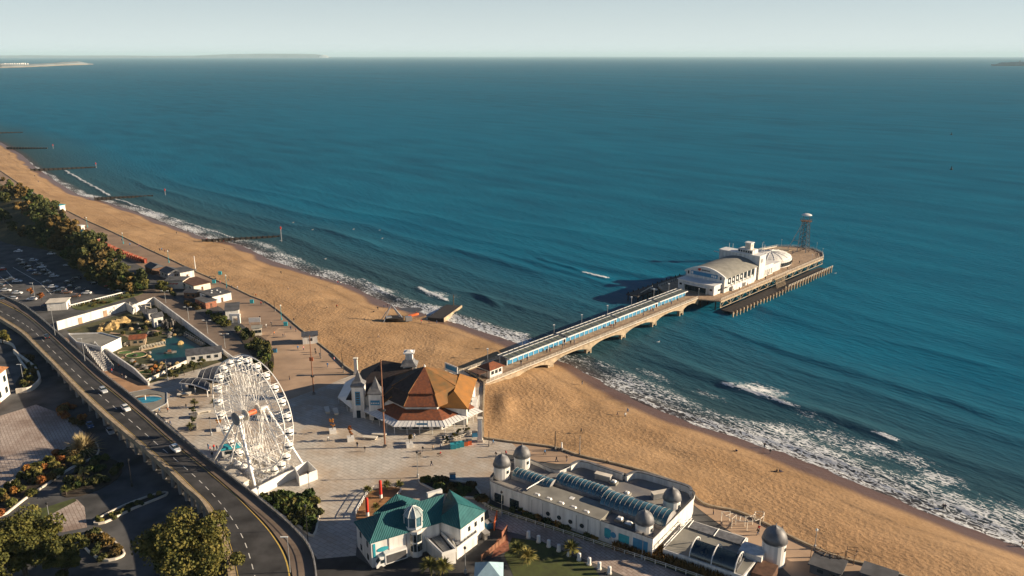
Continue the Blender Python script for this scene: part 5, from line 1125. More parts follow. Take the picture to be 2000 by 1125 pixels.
for i, p in enumerate(pond[::2]):
    c_ = (p[0], p[1], LZ); tag(boulder(MB(), c_, r3.uniform(.6, 1.0)).build('boulder', M['rock' if i % 3 else 'stone'], org=c_), 'rounded boulder edging the golf court pond', 'boulder', 'boulders edging the golf pond')
rk = thing('rock_wall', 'ochre artificial rock outcrop in front of the white golf court back wall', 'rock', at(225, 635, LZ))
for i, (x, y, s_) in enumerate(((205, 640, 2.2), (215, 642, 2.6), (224, 640, 3.0), (233, 636, 3.0), (241, 630, 2.6), (196, 646, 1.6))): boulder(MB(), at(x, y, LZ), s_).build('rock', M['rock'], rk)
c_ = at(352, 672, LZ); tag(boulder(MB(), c_, 1.3).build('boulder', M['rock'], org=c_), 'single ochre boulder standing in the golf pond', 'boulder')
def hut(name, label, px, py, w_, d, h_, rz, wallm, roofm, rh=1.3, cat='hut', z0=LZ, win=2, door=True):
    c_ = at(px, py, z0); t = thing(name, label, cat, c_); C_, S_ = cos(rz), sin(rz)
    def q(x, y, z): return (c_[0] + x * C_ - y * S_, c_[1] + x * S_ + y * C_, c_[2] + z)
    MB().box((c_[0], c_[1], c_[2] + h_ / 2 - .01), (w_, d, h_ + .02), rz).build('wall', M[wallm], t)
    e = [q(-w_ / 2 - .4, -d / 2 - .4, h_), q(w_ / 2 + .4, -d / 2 - .4, h_), q(w_ / 2 + .4, d / 2 + .4, h_), q(-w_ / 2 - .4, d / 2 + .4, h_)]
    if rh > 0:
        a, b_ = q(-w_ / 2 - .4, 0, h_ + rh), q(w_ / 2 + .4, 0, h_ + rh)
        MB().add([(x, y, z + .003) for x, y, z in e] + [a, b_], [(0, 1, 5, 4), (2, 3, 4, 5), (1, 2, 5), (3, 0, 4), (3, 2, 1, 0)]).build('roof', M[roofm], t)
    else:
        k = MB(); k.rings([[(x, y, z + .003) for x, y, z in e], [(x, y, z + .3) for x, y, z in e]]); k.build('roof', M[roofm], t)
    for i in range(win):
        p = q((i - (win - 1) / 2) * w_ / (win + .5) + .3, -d / 2 - .03, h_ * .55); MB().box(p, (min(1.2, w_ / (win + 1)), .08, h_ * .35), rz).build('window', M['glass'], t)
    if door: p = q(w_ / 2 + .03, 0, 1.0); MB().box(p, (.08, .9, 2.0), rz).build('door', M['brown'], t)
    return t
hut('golf_hut', 'small stone hut with rust red roof beside the golf pond', 271, 672, 5.2, 3.4, 2.6, .25, 'sandstone', 'tile', 1.3)
hut('golf_clubhouse', 'long white clubhouse with dark tiled roof at the front right of the golf court', 400, 702, 11.5, 4.2, 3.0, .33, 'white', 'slate', 1.7, win=4)
hut('golf_hut', 'tall white gabled hut on the rocks behind the golf pond', 309, 637, 3.6, 3.2, 4.2, .7, 'white', 'slate', 1.6, win=1)
hut('golf_hut', 'little white hut with dark roof in the back corner of the golf court', 299, 625, 3.2, 2.6, 3.6, .6, 'white', 'slate', 1.2, win=1)
# wrecked boat and jetty on the pond
bt = thing('model_boat', 'small grey model boat floating in the golf pond', 'boat', at(333, 690, LZ + .05)); c_ = at(333, 690, LZ + .05)
k = MB(); k.rings([[(c_[0] + x, c_[1] + x * .35 + y * w_, c_[2] + z) for y, z in ((-1, .75), (-.6, 0), (.6, 0), (1, .75))] for x, w_ in ((-2.0, .3), (-1, .8), (0.6, .8), (1.9, .15))]); k.build('hull', M['stone'], bt); MB().box((c_[0] - .3, c_[1], c_[2] + .9), (1.2, .9, .9), .34).build('cabin', M['redwood'], bt)
for lab, x0, y0, x1, y1 in (('pale timber jetty with railing crossing the middle of the golf court', 275, 684, 322, 674), ('low railed walkway behind the stone hut in the golf court', 245, 676, 270, 668), ('curved stone footbridge at the right side of the golf pond', 362, 655, 398, 675)):
    a, b_ = at(x0, y0, LZ), at(x1, y1, LZ); t = thing('jetty', lab, 'walkway', a)
    MB().wall([a[:2], b_[:2]], 1.8, LZ - .02, LZ + .45).build('deck', M['sandstone'], t); k = MB(); n_ = 9
    for i in range(n_):
        p = lerp(a, b_, i / (n_ - 1)); k.tube((p[0], p[1] - .8, LZ + .4), (p[0], p[1] - .8, LZ + 1.4), .06, 4); k.tube((p[0], p[1] + .8, LZ + .4), (p[0], p[1] + .8, LZ + 1.4), .06, 4)
    k.tube((a[0], a[1] - .8, LZ + 1.4), (b_[0], b_[1] - .8, LZ + 1.4), .06, 4); k.tube((a[0], a[1] + .8, LZ + 1.4), (b_[0], b_[1] + .8, LZ + 1.4), .06, 4); k.build('railing', M['cream'], t)
def putting(px, py, rx, ry, i):
    c_ = at(px, py, LZ + .04); t = thing('putting_green', ['oval putting green nearest the white stair wall', 'putting green below the stone hut in the golf court', 'narrow putting green in the front corner of the golf court'][i], 'putting green', c_)
    k = MB(); k.lathe((c_[0], c_[1], c_[2] - .06), [(1, 0), (1, .12)], 16); k.v = [(c_[0] + (x - c_[0]) * rx, c_[1] + (y - c_[1]) * ry, z) for x, y, z in k.v]; k.build('turf', mat('bright_putting_turf', (.06, .13, .03), .95, .1, .8), t)
    k = MB(); k.path([(c_[0] + (rx + .15) * cos(2 * pi * j / 16), c_[1] + (ry + .15) * sin(2 * pi * j / 16), LZ + .15) for j in range(17)], .15, 4); k.build('kerb', M['sandstone'], t)
putting(266, 694, 3.6, 2.8, 0); putting(245, 689, 2.6, 1.6, 1); putting(292, 727, 4.0, 1.6, 2)
# tin slide tower behind, lattice look-out
lk = thing('lookout_frame', 'white timber lattice lookout with stair at the back of the golf court', 'structure', at(268, 605, LZ)); 
k = MB(); A_ = at(262, 612, LZ); B_ = at(300, 612, LZ)
for x, y, h_ in ((256, 612, 5.2), (266, 614, 5.0), (276, 616, 4.6), (286, 616, 4.2), (296, 610, 4.2)): p = at(x, y, LZ); k.tube((p[0], p[1], LZ - .02), (p[0], p[1], LZ + h_), .1, 4)
for (x, y, h_), (x1, y1, h1) in (((256, 612, 5.2), (266, 614, 3.0)), ((256, 612, 3), (266, 614, 5.0)), ((266, 614, 5), (276, 616, 3)), ((276, 616, 4.6), (286, 616, 2.4)), ((286, 616, 4.2), (296, 610, 2.2)), ((256, 612, 5.1), (276, 616, 4.7)), ((276, 616, 4.6), (296, 610, 4.2)), ((276, 616, 2.6), (286, 616, 4.2))):
    p, q = at(x, y, LZ), at(x1, y1, LZ); k.tube((p[0], p[1], LZ + h_), (q[0], q[1], LZ + h1), .09, 4)
k.build('frame', M['cream'], lk)
sd = MB(); a, b_ = at(278, 612, LZ), at(297, 628, LZ); sd.wall([a[:2], b_[:2]], 3.0, [LZ + 3.6, LZ + .6], [LZ + 3.8, LZ + .8]); sd.build('slate_ramp', M['slate'], lk)
# flat roofed block and stairs beside the court
fb = thing('flat_roofed_block', 'white flat roofed block with dark railing between the flyover road and the golf court', 'building', at(190, 672, LZ))
pl_ = [P2(133, 652, 8.8), P2(198, 650, 8.8), P2(236, 660, 8.8), P2(198, 678, 8.8), P2(150, 668, 8.8)]
MB().prism(pl_, LZ - .02, 8.6).build('wall', M['white'], fb); MB().prism([inset(p, P2(190, 664, 8.6), .94) for p in pl_], 8.6, 8.64).build('roof', M['roof_grey'], fb)
k = MB(); k.wall(pl_, .25, 8.603, 9.0, True); k.build('parapet', M['white_paint'], fb)
c_ = at(215, 684, LZ); MB().box((c_[0] + 2, c_[1] + 2.5, LZ + 2.6), (.8, .2, .4), -.5).build('vent', M['grey'], fb)
st = thing('public_stairs', 'stairs with white balustrades running down beside the golf court wall', 'stairs', at(200, 695, LZ))
for k_ in range(14):
    f = k_ / 13; p = lerp(at(178, 690, LZ), at(212, 722, LZ), f); h_ = 3.0 * (1 - f) + .15; MB().box((p[0], p[1], LZ + h_ / 2 - .02), (1.4, 3.2, h_), -.72).build('step', M['grey'], st)
for off in (-1.8, 1.8):
    k = MB()
    for k_ in range(12):
        f = k_ / 11; p = lerp(at(178, 690, LZ), at(212, 722, LZ), f); z = LZ + 3.0 * (1 - f); x, y = p[0] + off * cos(.85), p[1] + off * sin(.85); k.tube((x, y, LZ), (x, y, z + 1.2), .12, 4)
        if k_: k.tube((x, y, z + 1.2), ox, .1, 4)
        ox = (x, y, z + 1.2)
    k.build('balustrade', M['white_paint'], st)
# ================================================================ SEAFRONT CAFES
hut('beach_cafe', 'dark pitched roof shed at the far end of the seafront cafe row', 303, 532, 8, 6, 3.2, -.75, 'brown', 'slate', 1.6)
hut('beach_cafe', 'low cafe with black hipped roof right of the dark shed on the seafront', 335, 540, 9, 7, 3.0, -.75, 'white', 'slate', 1.5)
hut('beach_cafe', 'white walled cafe with raised flat roof beside the tall white mast', 358, 540, 9.5, 7, 3.4, -.75, 'white', 'dgrey', 0)
def sidesign(t, c_, rz, w_, d):
    x, y = c_[0] - sin(-rz) * 0, c_[1]; return t
t = hut('beach_cafe', 'cream flat roofed cafe with red wall lettering behind the round shrub', 347, 560, 8.5, 7.0, 3.8, -.0, 'cream', 'dgrey', 0, win=0); c_ = at(347, 560, LZ)
k = MB()
for i in range(8): k.box((c_[0] - 1.9 + i * .52, c_[1] - 3.56, LZ + 2.5 + .12 * sin(i * 2)), (.34, .08, .5 if i % 3 else .75), 0)
k.build('wall_lettering', M['red'], t)
hut('beach_cafe', 'long low cafe with brown flat roof in the middle of the seafront row', 382, 562, 14, 8, 3.0, -.75, 'cream', 'brown', 0)
hut('beach_cafe', 'dark single storey cafe wing behind the lettered cream cafe', 378, 580, 6, 5, 2.8, -.2, 'brown', 'slate', 1.0)
t = hut('beach_cafe', 'white cafe with dark flat roof and round white rooflights', 422, 585, 11, 9, 3.4, -.72, 'white', 'dgrey', 0, win=3); c_ = at(422, 585, LZ)
for i, (a, b_) in enumerate(((-2, 1), (0, 2), (2.5, -1), (-1, -2))): MB().lathe((c_[0] + a, c_[1] + b_, LZ + 3.6), [(.5, 0), (.5, .2), (.15, .4)], 8).build('rooflight', M['white_paint'], t)
hut('beach_cafe', 'low black roofed kitchen in front of the cafe with rooflights', 403, 597, 9, 5, 2.8, -.72, 'brick', 'dgrey', 0, win=1)
hut('beach_cafe', 'narrow flat roofed arcade with white arched doorway at the near end', 455, 615, 5.2, 10, 3.6, .3, 'white', 'dgrey', 0, win=0)
c_ = at(460, 631, LZ); t = thing('entrance_arch', 'white square doorway arch at the near end of the cafe row', 'arch', c_)
for s_ in (-1.6, 1.6): MB().box((c_[0] + s_, c_[1], LZ + 1.6), (1.0, .8, 3.24)).build('pier', M['white_paint'], t)
MB().box((c_[0], c_[1], LZ + 3.6), (4.4, .84, .8)).build('lintel', M['white_paint'], t)
c_ = at(498, 634, LZ); t = thing('notice_board', 'large white notice board at the end of the seafront cafes', 'sign', c_); MB().box((c_[0], c_[1], LZ + 2.0), (4.6, .25, 1.9), .12).build('board', M['white_paint'], t)
for s_ in (-2, 2): MB().tube((c_[0] + s_, c_[1] + s_ * .12, LZ - .02), (c_[0] + s_, c_[1] + s_ * .12, LZ + 1.2), .1, 5).build('post', M['steel'], t)
hut('round_kiosk', 'small sand coloured kiosk among the shrubs near the notice board', 503, 653, 3.4, 3.4, 3.2, .3, 'cream', 'roof_grey', .6, cat='kiosk')
hut('beach_kiosk', 'white kiosk with dark roof on the sea wall beside the tall wooden mast', 606, 668, 5.4, 4.4, 3.2, .25, 'white', 'slate', 0, cat='kiosk', win=1)
hut('blue_shelter', 'blue and grey cabin on the promenade near the far groyne', 119, 412, 5.0, 4.0, 4.2, -.5, 'white', 'turq', 0, cat='cabin', win=1)
hut('promenade_booth', 'small white booth between the bank and the promenade', 160, 450, 2.8, 2.2, 3.0, -.5, 'white', 'white_paint', 0, cat='booth', win=0)
hut('beach_hut', 'white beach hut with pale blue roof at the head of the red hut row', 166, 459, 4.0, 3.0, 2.6, -.6, 'white', 'turq', .8, win=1)
for i in range(26):
    f = i / 25; px, py = 174 + (284 - 174) * f, 466 + (513 - 466) * f + 3 * sin(f * 3); c_ = at(px, py, LZ)
    t = thing('beach_hut', ('first', 'second', 'third')[i] + ' red beach hut from the white hut' if i < 3 else 'red beach hut in the long row below the wooded bank', 'beach hut', c_, 0, 'red beach huts in the row below the wooded bank'); L = 2.0 - .5 * f
    MB().box((c_[0], c_[1], LZ + .9), (1.5, L, 1.84), -.75).build('wall', M['rust'], t); C_, S_ = cos(-.75), sin(-.75); q = lambda x, y, z: (c_[0] + x * C_ - y * S_, c_[1] + x * S_ + y * C_, LZ + z)
    MB().add([q(-.9, -L / 2 - .1, 1.83), q(.9, -L / 2 - .1, 1.83), q(.9, L / 2 + .1, 1.83), q(-.9, L / 2 + .1, 1.83), q(0, -L / 2 - .1, 2.5), q(0, L / 2 + .1, 2.5)], [(0, 1, 4), (1, 2, 5, 4), (2, 3, 5), (3, 0, 4, 5), (3, 2, 1, 0)]).build('roof', M['rust' if i % 2 else 'brick'], t)
# ================================================================ PLAZA SHELTERS, CAR PARK HUT, CORNER HOUSE
def shell(label, pts_lo, pts_hi, z0, z1, camber, name='curved_shelter'):
    lo_ = smooth([at(x, y, z0) for x, y in pts_lo], 5); hi_ = smooth([at(x, y, z1) for x, y in pts_hi], 5); n_ = len(lo_)
    t = thing(name, label, 'shelter', (lo_[n_ // 2][0], lo_[n_ // 2][1], LZ)); K_ = 8
    top = [[(lerp(a, b_, j / K_)[0], lerp(a, b_, j / K_)[1], lerp(a, b_, j / K_)[2] + camber * sin(pi * j / K_)) for j in range(K_ + 1)] for a, b_ in zip(lo_, hi_)]
    rg = [r_ + [(x, y, z - .3) for x, y, z in r_[::-1]] for r_ in top]
    MB().rings(rg).build('roof', M['slate'], t)
    k = MB()
    for r_ in top[::2]: k.path([(x, y, z + .04) for x, y, z in r_], .05, 4)
    k.build('roof_seam', M['steel'], t)
    MB().path([(p[0], p[1], p[2] - .1) for p in lo_], .22, 6).build('edge_trim', M['white_paint'], t)
    for a in (lo_[1], lo_[n_ // 2], lo_[-2], hi_[1], hi_[n_ // 2], hi_[-2]): MB().tube((a[0], a[1], LZ - .02), (a[0], a[1], a[2] - .1), .16, 6).build('post', M['white_paint'], t)
    ln = [lerp(a, b_, .72)[:2] for a, b_ in zip(lo_, hi_)]; MB().wall(ln, .15, LZ - .02, min(z0, z1) - .2).build('glass_screen', M['glass'], t)
    return t
shell('larger curved slate roofed pavilion just left of the ferris wheel', ((385, 738), (415, 742), (445, 752)), ((398, 722), (425, 714), (452, 716)), 8.2, 9.4, 1.0)
shell('leaf shaped slate roofed shelter left of the larger curved pavilion', ((350, 748), (380, 752), (408, 762)), ((372, 738), (392, 738), (410, 748)), 7.6, 8.2, .6)
ob = thing('ring_canopy', 'angular grey canopy with an oval opening over blue paving beside the flyover', 'shelter', at(285, 785, LZ))
outer = [at(x, y, 8.3) for x, y in ((248, 768), (292, 760), (326, 767), (326, 788), (290, 806), (268, 790))]
oc_ = at(287, 778, 8.3); inn = [(oc_[0] + 5.0 * cos(2 * pi * i / 24), oc_[1] + 3.6 * sin(2 * pi * i / 24), 8.3) for i in range(24)]
def ray_to_poly(a, poly_, c_):
    d = (cos(a), sin(a)); best = 8
    for p, q in zip(poly_, poly_[1:] + poly_[:1]):
        ex, ey = q[0] - p[0], q[1] - p[1]; den = d[0] * ey - d[1] * ex
        if abs(den) < 1e-9: continue
        t_ = ((p[0] - c_[0]) * ey - (p[1] - c_[1]) * ex) / den; u_ = ((p[0] - c_[0]) * d[1] - (p[1] - c_[1]) * d[0]) / den
        if t_ > 0 and -1e-6 <= u_ <= 1 + 1e-6: best = t_
    return best
out2 = []
for i in range(48):
    a = 2 * pi * i / 48; t_ = ray_to_poly(a, outer, oc_); out2.append((oc_[0] + cos(a) * t_, oc_[1] + sin(a) * t_, 8.3))
inn = [(oc_[0] + 4.6 * cos(2 * pi * i / 48), oc_[1] + 3.4 * sin(2 * pi * i / 48), 8.3) for i in range(48)]
inn = [p if hypot(p[0] - oc_[0], p[1] - oc_[1]) < .85 * hypot(q[0] - oc_[0], q[1] - oc_[1]) else lerp(oc_, q, .8) for p, q in zip(inn, out2)]
MB().rings([[a, b_, (b_[0], b_[1], 8.0), (a[0], a[1], 8.0)] for a, b_ in list(zip(out2, inn)) + [(out2[0], inn[0])]], False, False).build('roof', M['roof_grey'], ob)
MB().path([(p[0], p[1], 8.35) for p in out2 + out2[:1]], .14, 4).build('roof_trim', M['steel'], ob)
for p in out2[::8]: MB().tube((p[0], p[1], LZ - .02), (p[0], p[1], 8.1), .15, 6).build('post', M['white_paint'], ob)
bpc = at(289, 783, LZ); struct('blue_paving', MB().poly([(p[0] - oc_[0] + bpc[0], p[1] - oc_[1] + bpc[1], LZ + .03) for p in inn]), mat('blue_paving', (.03, .25, .40), .6, .15, .5))
hut('car_park_hut', 'white flat roofed hut at the car park entrance beside the road', 116, 602, 7.5, 6.0, 3.4, .25, 'white', 'cream', 0, win=0)
hs = thing('corner_house', 'white and brick house with orange tiled roof at the left edge', 'house', at(-48, 800, LZ)); c_ = at(-47, 792, LZ)
MB().box((c_[0], c_[1], LZ + 4.5), (13, 16, 9.04), .12).build('wall', M['white'], hs); MB().box((c_[0] + 6.5, c_[1] - .5, LZ + 4.0), (.6, 5, 8), .12).build('brick_bay', M['brick'], hs)
C_, S_ = cos(.12), sin(.12); q = lambda x, y, z: (c_[0] + x * C_ - y * S_, c_[1] + x * S_ + y * C_, LZ + z)
MB().add([q(-7.2, -8.8, 9.03), q(7.2, -8.8, 9.03), q(7.2, 8.8, 9.03), q(-7.2, 8.8, 9.03), q(0, -3, 13), q(0, 3, 13)], [(0, 1, 4), (1, 2, 5, 4), (2, 3, 5), (3, 0, 4, 5), (3, 2, 1, 0)]).build('roof', mat('orange_roof_tile', (.34, .15, .06), .8, .15, 1.0, .1, 5), hs)
for i in range(4):
    for z in (2.4, 6.2): p = q(6.55, -6.5 + i * 4.2, z); MB().box(p, (.3, 1.3, 1.9), .12).build('window', M['glass'], hs)
for i in range(3): p = q(-4 + i * 4, -8.05, 6); MB().box(p, (1.3, .2, 1.9), .12).build('window', M['glass'], hs)
# ramp and planter walls near the corner house
for lab, pts, h_ in (('curved cream retaining wall of the planting bed beside the corner house', ((32, 768), (60, 764), (78, 748), (76, 735), (66, 720), (40, 700), (28, 690)), 1.6), ('long low wall along the far side of the lower road at left', ((0, 668), (25, 676), (36, 700), (60, 735)), 1.0)):
    ln = smooth([at(x, y, LZ) for x, y in pts], 4); tag(MB().wall([p[:2] for p in ln], .5, LZ - .02, LZ + h_).build('retaining_wall', M['cream'], org=ln[0]), lab, 'wall')
# ================================================================ CARS
def car_proto(name, mbody, est=False, L=4.3, W_=1.75, Hh=1.46):
    t = thing(name, 'car', 'car', (0, 0, 0)); h = L / 2
    prof = [(-h, .45), (-h + .02, .75), (-h + .25, .92), (-h + .45, .95)]      # body section along the length, lower body
    k = MB(); rg = []
    for x, zt, w_ in ((-h, .70, .80), (-h + .12, .86, .92), (-h + .7, .93, .98), (-.2, .95, 1.0), (h - 1.25, .93, .98), (h - .45, .80, .95), (h - .08, .62, .84), (h, .5, .78)):
        y = W_ / 2 * w_; rg.append([(x, -y, .28), (x, y, .28), (x, y * 1.0, zt - .18), (x, y * .9, zt), (x, -y * .9, zt), (x, -y, zt - .18)])
    k.rings(rg).build('body', mbody, t, smooth_=False)
    k = MB(); rg = []
    back = -h + (.25 if est else .55)
    for x, z, w_ in ((back, .93, .80), (back + .35, Hh - .14, .72), (-.35, Hh - .02, .72), (.35, Hh - .05, .72), (h - 1.25, .92, .80)):
        y = W_ / 2 * w_; rg.append([(x, -W_ / 2 * .84, .90), (x, W_ / 2 * .84, .90), (x, y, z), (x, -y, z)])
    k.rings(rg).build('window_glass', M['glass'], t)
    k = MB(); rg = []
    for x, z in ((back + .38, Hh - .11), (-.35, Hh + .02), (.3, Hh - .01)): y = W_ / 2 * .73; rg.append([(x, -y, z - .05), (x, y, z - .05), (x, y * .95, z + .03), (x, -y * .95, z + .03)])
    k.rings(rg).build('roof', mbody, t)
    for sx in (-1, 1):
        for sy in (-1, 1):
            k = MB(); k.tube((sx * (h - .82), sy * (W_ / 2 - .2), .33), (sx * (h - .82), sy * (W_ / 2 + .01), .33), .33, 10); w_ = k.build('wheel', M['tyre'], t)
            k = MB(); k.tube((sx * (h - .82), sy * (W_ / 2), .33), (sx * (h - .82), sy * (W_ / 2 + .02), .33), .19, 8); k.sub('rim', M['steel'], w_)
    for sy in (-.55, .55): MB().box((h - .06, sy, .62), (.14, .32, .14)).build('headlight', M['lampglass'], t); MB().box((-h + .05, sy * 1.1, .72), (.1, .22, .2)).build('tail_light', M['red'], t)
    return t
def paint(n_, c): 
    m_ = mat('car_paint_' + n_, c, .25, .02, 1.0, spec=.6); m_.node_tree.nodes['Principled BSDF'].inputs['Coat Weight'].default_value = .6; return m_
CARC = {n_: paint(n_, c) for n_, c in dict(white=(.75, .75, .74), silver=(.42, .44, .46), grey=(.12, .125, .13), black=(.012, .012, .014), blue=(.02, .06, .16), red=(.35, .02, .015), brown=(.22, .12, .07)).items()}
CARP = {n_: car_proto('parked_car' if n_ not in () else 'car', m_, est=(i % 2 == 1)) for i, (n_, m_) in enumerate(CARC.items())}
def car(px, py, z, ang, colr, label, group, name='car'):
    o = place(CARP[colr], USED, at(px, py, z), ang, label, group); o.name = name; return o
# direction of the road near a row, for cars that drive on it
LANE = {0: between(.66), 1: between(.32)}
def road_dir(px, py, z, ln=0):
    p = at(px, py, z); i = min(range(N - 1), key=lambda j: hypot(LANE[ln][j][0] - p[0], LANE[ln][j][1] - p[1])); a, b_ = CEN[max(i - 1, 0)], CEN[i + 1]; return atan2(b_[1] - a[1], b_[0] - a[0]), CEN[i][2]
for px, py, c_, lab, rev in ((202, 765, 'silver', 'silver blue car driving on the flyover, farthest of the three pale cars', 0), (246, 800, 'white', 'white car driving on the flyover, middle of the three pale cars', 0), (343, 879, 'white', 'white car driving on the flyover nearest the ferris wheel', 0), (91, 660, 'black', 'black car driving toward the car park on the far part of the flyover', pi)):
    d, z = road_dir(px, py, 9.8, 1 if rev else 0); d, z = road_dir(px, py, z, 1 if rev else 0); car(px, py, z + .02, d + rev, c_, lab, 'cars driving on the flyover road')
car(216, 845, LZ, -.9, 'silver', 'silver car parked in the shade below the left side of the flyover', 'cars below the flyover'); car(176, 833, LZ, -.9, 'blue', 'dark blue car standing in the shade near the red shrubs', 'cars below the flyover')
rows = [(36, 492, 'white', 'white car alone near the top of the car park'), (101, 497, 'white', 'white car parked below the trees at the top of the car park'), (133, 519, 'silver', 'silver car parked beside the bronze shrubs of the bank'),
 (38, 510, 'grey', None), (44, 517, 'black', None), (66, 510, 'silver', 'silver car third from the top in the long row'), (55, 524, 'black', None), (62, 530, 'blue', None), (82, 523, 'white', 'white car in the middle of the long parked row'), (72, 537, 'brown', None), (78, 519, 'black', None), (88, 531, 'black', None), (97, 537, 'grey', None), (106, 541, 'silver', 'silver car at the right end of the middle parked row'), (92, 553, 'grey', None), (104, 562, 'white', 'white car at the front left of the lower parked row'), (121, 567, 'grey', None), (131, 573, 'brown', 'brown car in the lower parked row'), (147, 580, 'brown', 'pale brown car nearest the long white fence'), (157, 566, 'grey', None), (169, 574, 'white', 'white car at the right end of the lower parked row'), (135, 553, 'black', None), (150, 545, 'black', None), (186, 555, 'black', None), (214, 560, 'red', 'red car near the round shrubs at the car park exit'), (221, 565, 'silver', 'pale silver car beside the red car at the car park exit'), (230, 571, 'black', None), (262, 553, 'grey', 'grey car on the service road beside the wooded bank'),
 (4, 528, 'red', 'red car at the left edge of the view'), (34, 551, 'white', 'white car at the end of the left hand row'), (20, 547, 'grey', None), (12, 569, 'white', 'white car among the lower left group'), (0, 560, 'grey', None), (34, 574, 'white', 'white car right of the lower left group'), (62, 586, 'white', 'white car by the small autumn trees at the car park entrance'), (92, 598, 'blue', 'blue car parked behind the white car park hut'), (24, 585, 'silver', 'silver car at the car park kerb'), (8, 588, 'black', None), (113, 571, 'black', None), (140, 562, 'black', None)]
for i, (px, py, c_, lab) in enumerate(rows): car(px, py, LZ, (.15 if i % 7 else .3) + (0 if i % 2 else pi), c_, lab or f'{c_} car parked in the shaded rows of the car park', f'{c_} cars parked in the car park', 'parked_car')
k = MB()
for x0, y0, x1, y1 in ((25, 522, 78, 552), (78, 552, 100, 575), (62, 505, 112, 540), (0, 540, 24, 560), (12, 528, 32, 550)):
    a, b_ = at(x0, y0, LZ + .004), at(x1, y1, LZ + .004); d = nrm((b_[0] - a[0], b_[1] - a[1])); nn = (-d[1] * .12, d[0] * .12)
    k.add([(a[0] + nn[0], a[1] + nn[1], LZ + .004), (b_[0] + nn[0], b_[1] + nn[1], LZ + .004), (b_[0] - nn[0], b_[1] - nn[1], LZ + .004), (a[0] - nn[0], a[1] - nn[1], LZ + .004)], [(0, 3, 2, 1)])
struct('car_park_lines', k, M['line'])
# box van beside the restaurant
vn = thing('box_van', 'white box van with a dark side panel parked beside the teal roofed restaurant', 'van', at(762, 1100, LZ)); c_ = at(762, 1100, LZ); va = .52
def vq(x, y, z): return (c_[0] + x * cos(va) - y * sin(va), c_[1] + x * sin(va) + y * cos(va), LZ + z)
def vbox(x0, x1, y0, y1, z0, z1): k = MB(); k.prism([vq(x0, y0, 0)[:2], vq(x1, y0, 0)[:2], vq(x1, y1, 0)[:2], vq(x0, y1, 0)[:2]], LZ + z0, LZ + z1); return k
vbox(-1.4, 3.6, -1.1, 1.1, .75, 3.3).build('cargo_box', M['white_paint'], vn); vbox(-1.1, 3.4, -1.16, -1.11, 1.0, 2.9).build('side_panel', M['dgrey'], vn)
k = MB(); k.rings([[vq(x, -1.0, .45), vq(x, 1.0, .45), vq(x, .95, z), vq(x, -.95, z)] for x, z in ((-3.4, 1.1), (-3.1, 1.35), (-2.3, 2.3), (-1.42, 2.4))]); k.build('cab', M['white_paint'], vn)
k = MB(); k.rings([[vq(-3.12, -.85, 1.42), vq(-3.12, .85, 1.42), vq(-3.06, .85, 1.42), vq(-3.06, -.85, 1.42)], [vq(-2.38, -.8, 2.25), vq(-2.38, .8, 2.25), vq(-2.3, .8, 2.25), vq(-2.3, -.8, 2.25)]]); k.build('windscreen', M['glass'], vn)
vbox(-2.4, -1.6, -1.02, -.97, 1.3, 2.1).build('side_window', M['glass'], vn); vbox(-3.2, 3.4, -.8, .8, .4, .74).build('chassis', M['black'], vn); vbox(-2.6, -1.4, -1.0, 1.0, 2.4, 2.8).build('wind_deflector', M['white_paint'], vn)
for x in (-2.4, 2.2):
    for y in (-.95, .95): MB().tube(vq(x, y - .12, .4), vq(x, y + .12, .4), .4, 10).build('wheel', M['tyre'], vn)
for y in (-.7, .7): MB().box(vq(-3.42, y, .95), (.1, .3, .2), va).build('headlight', M['lampglass'], vn)
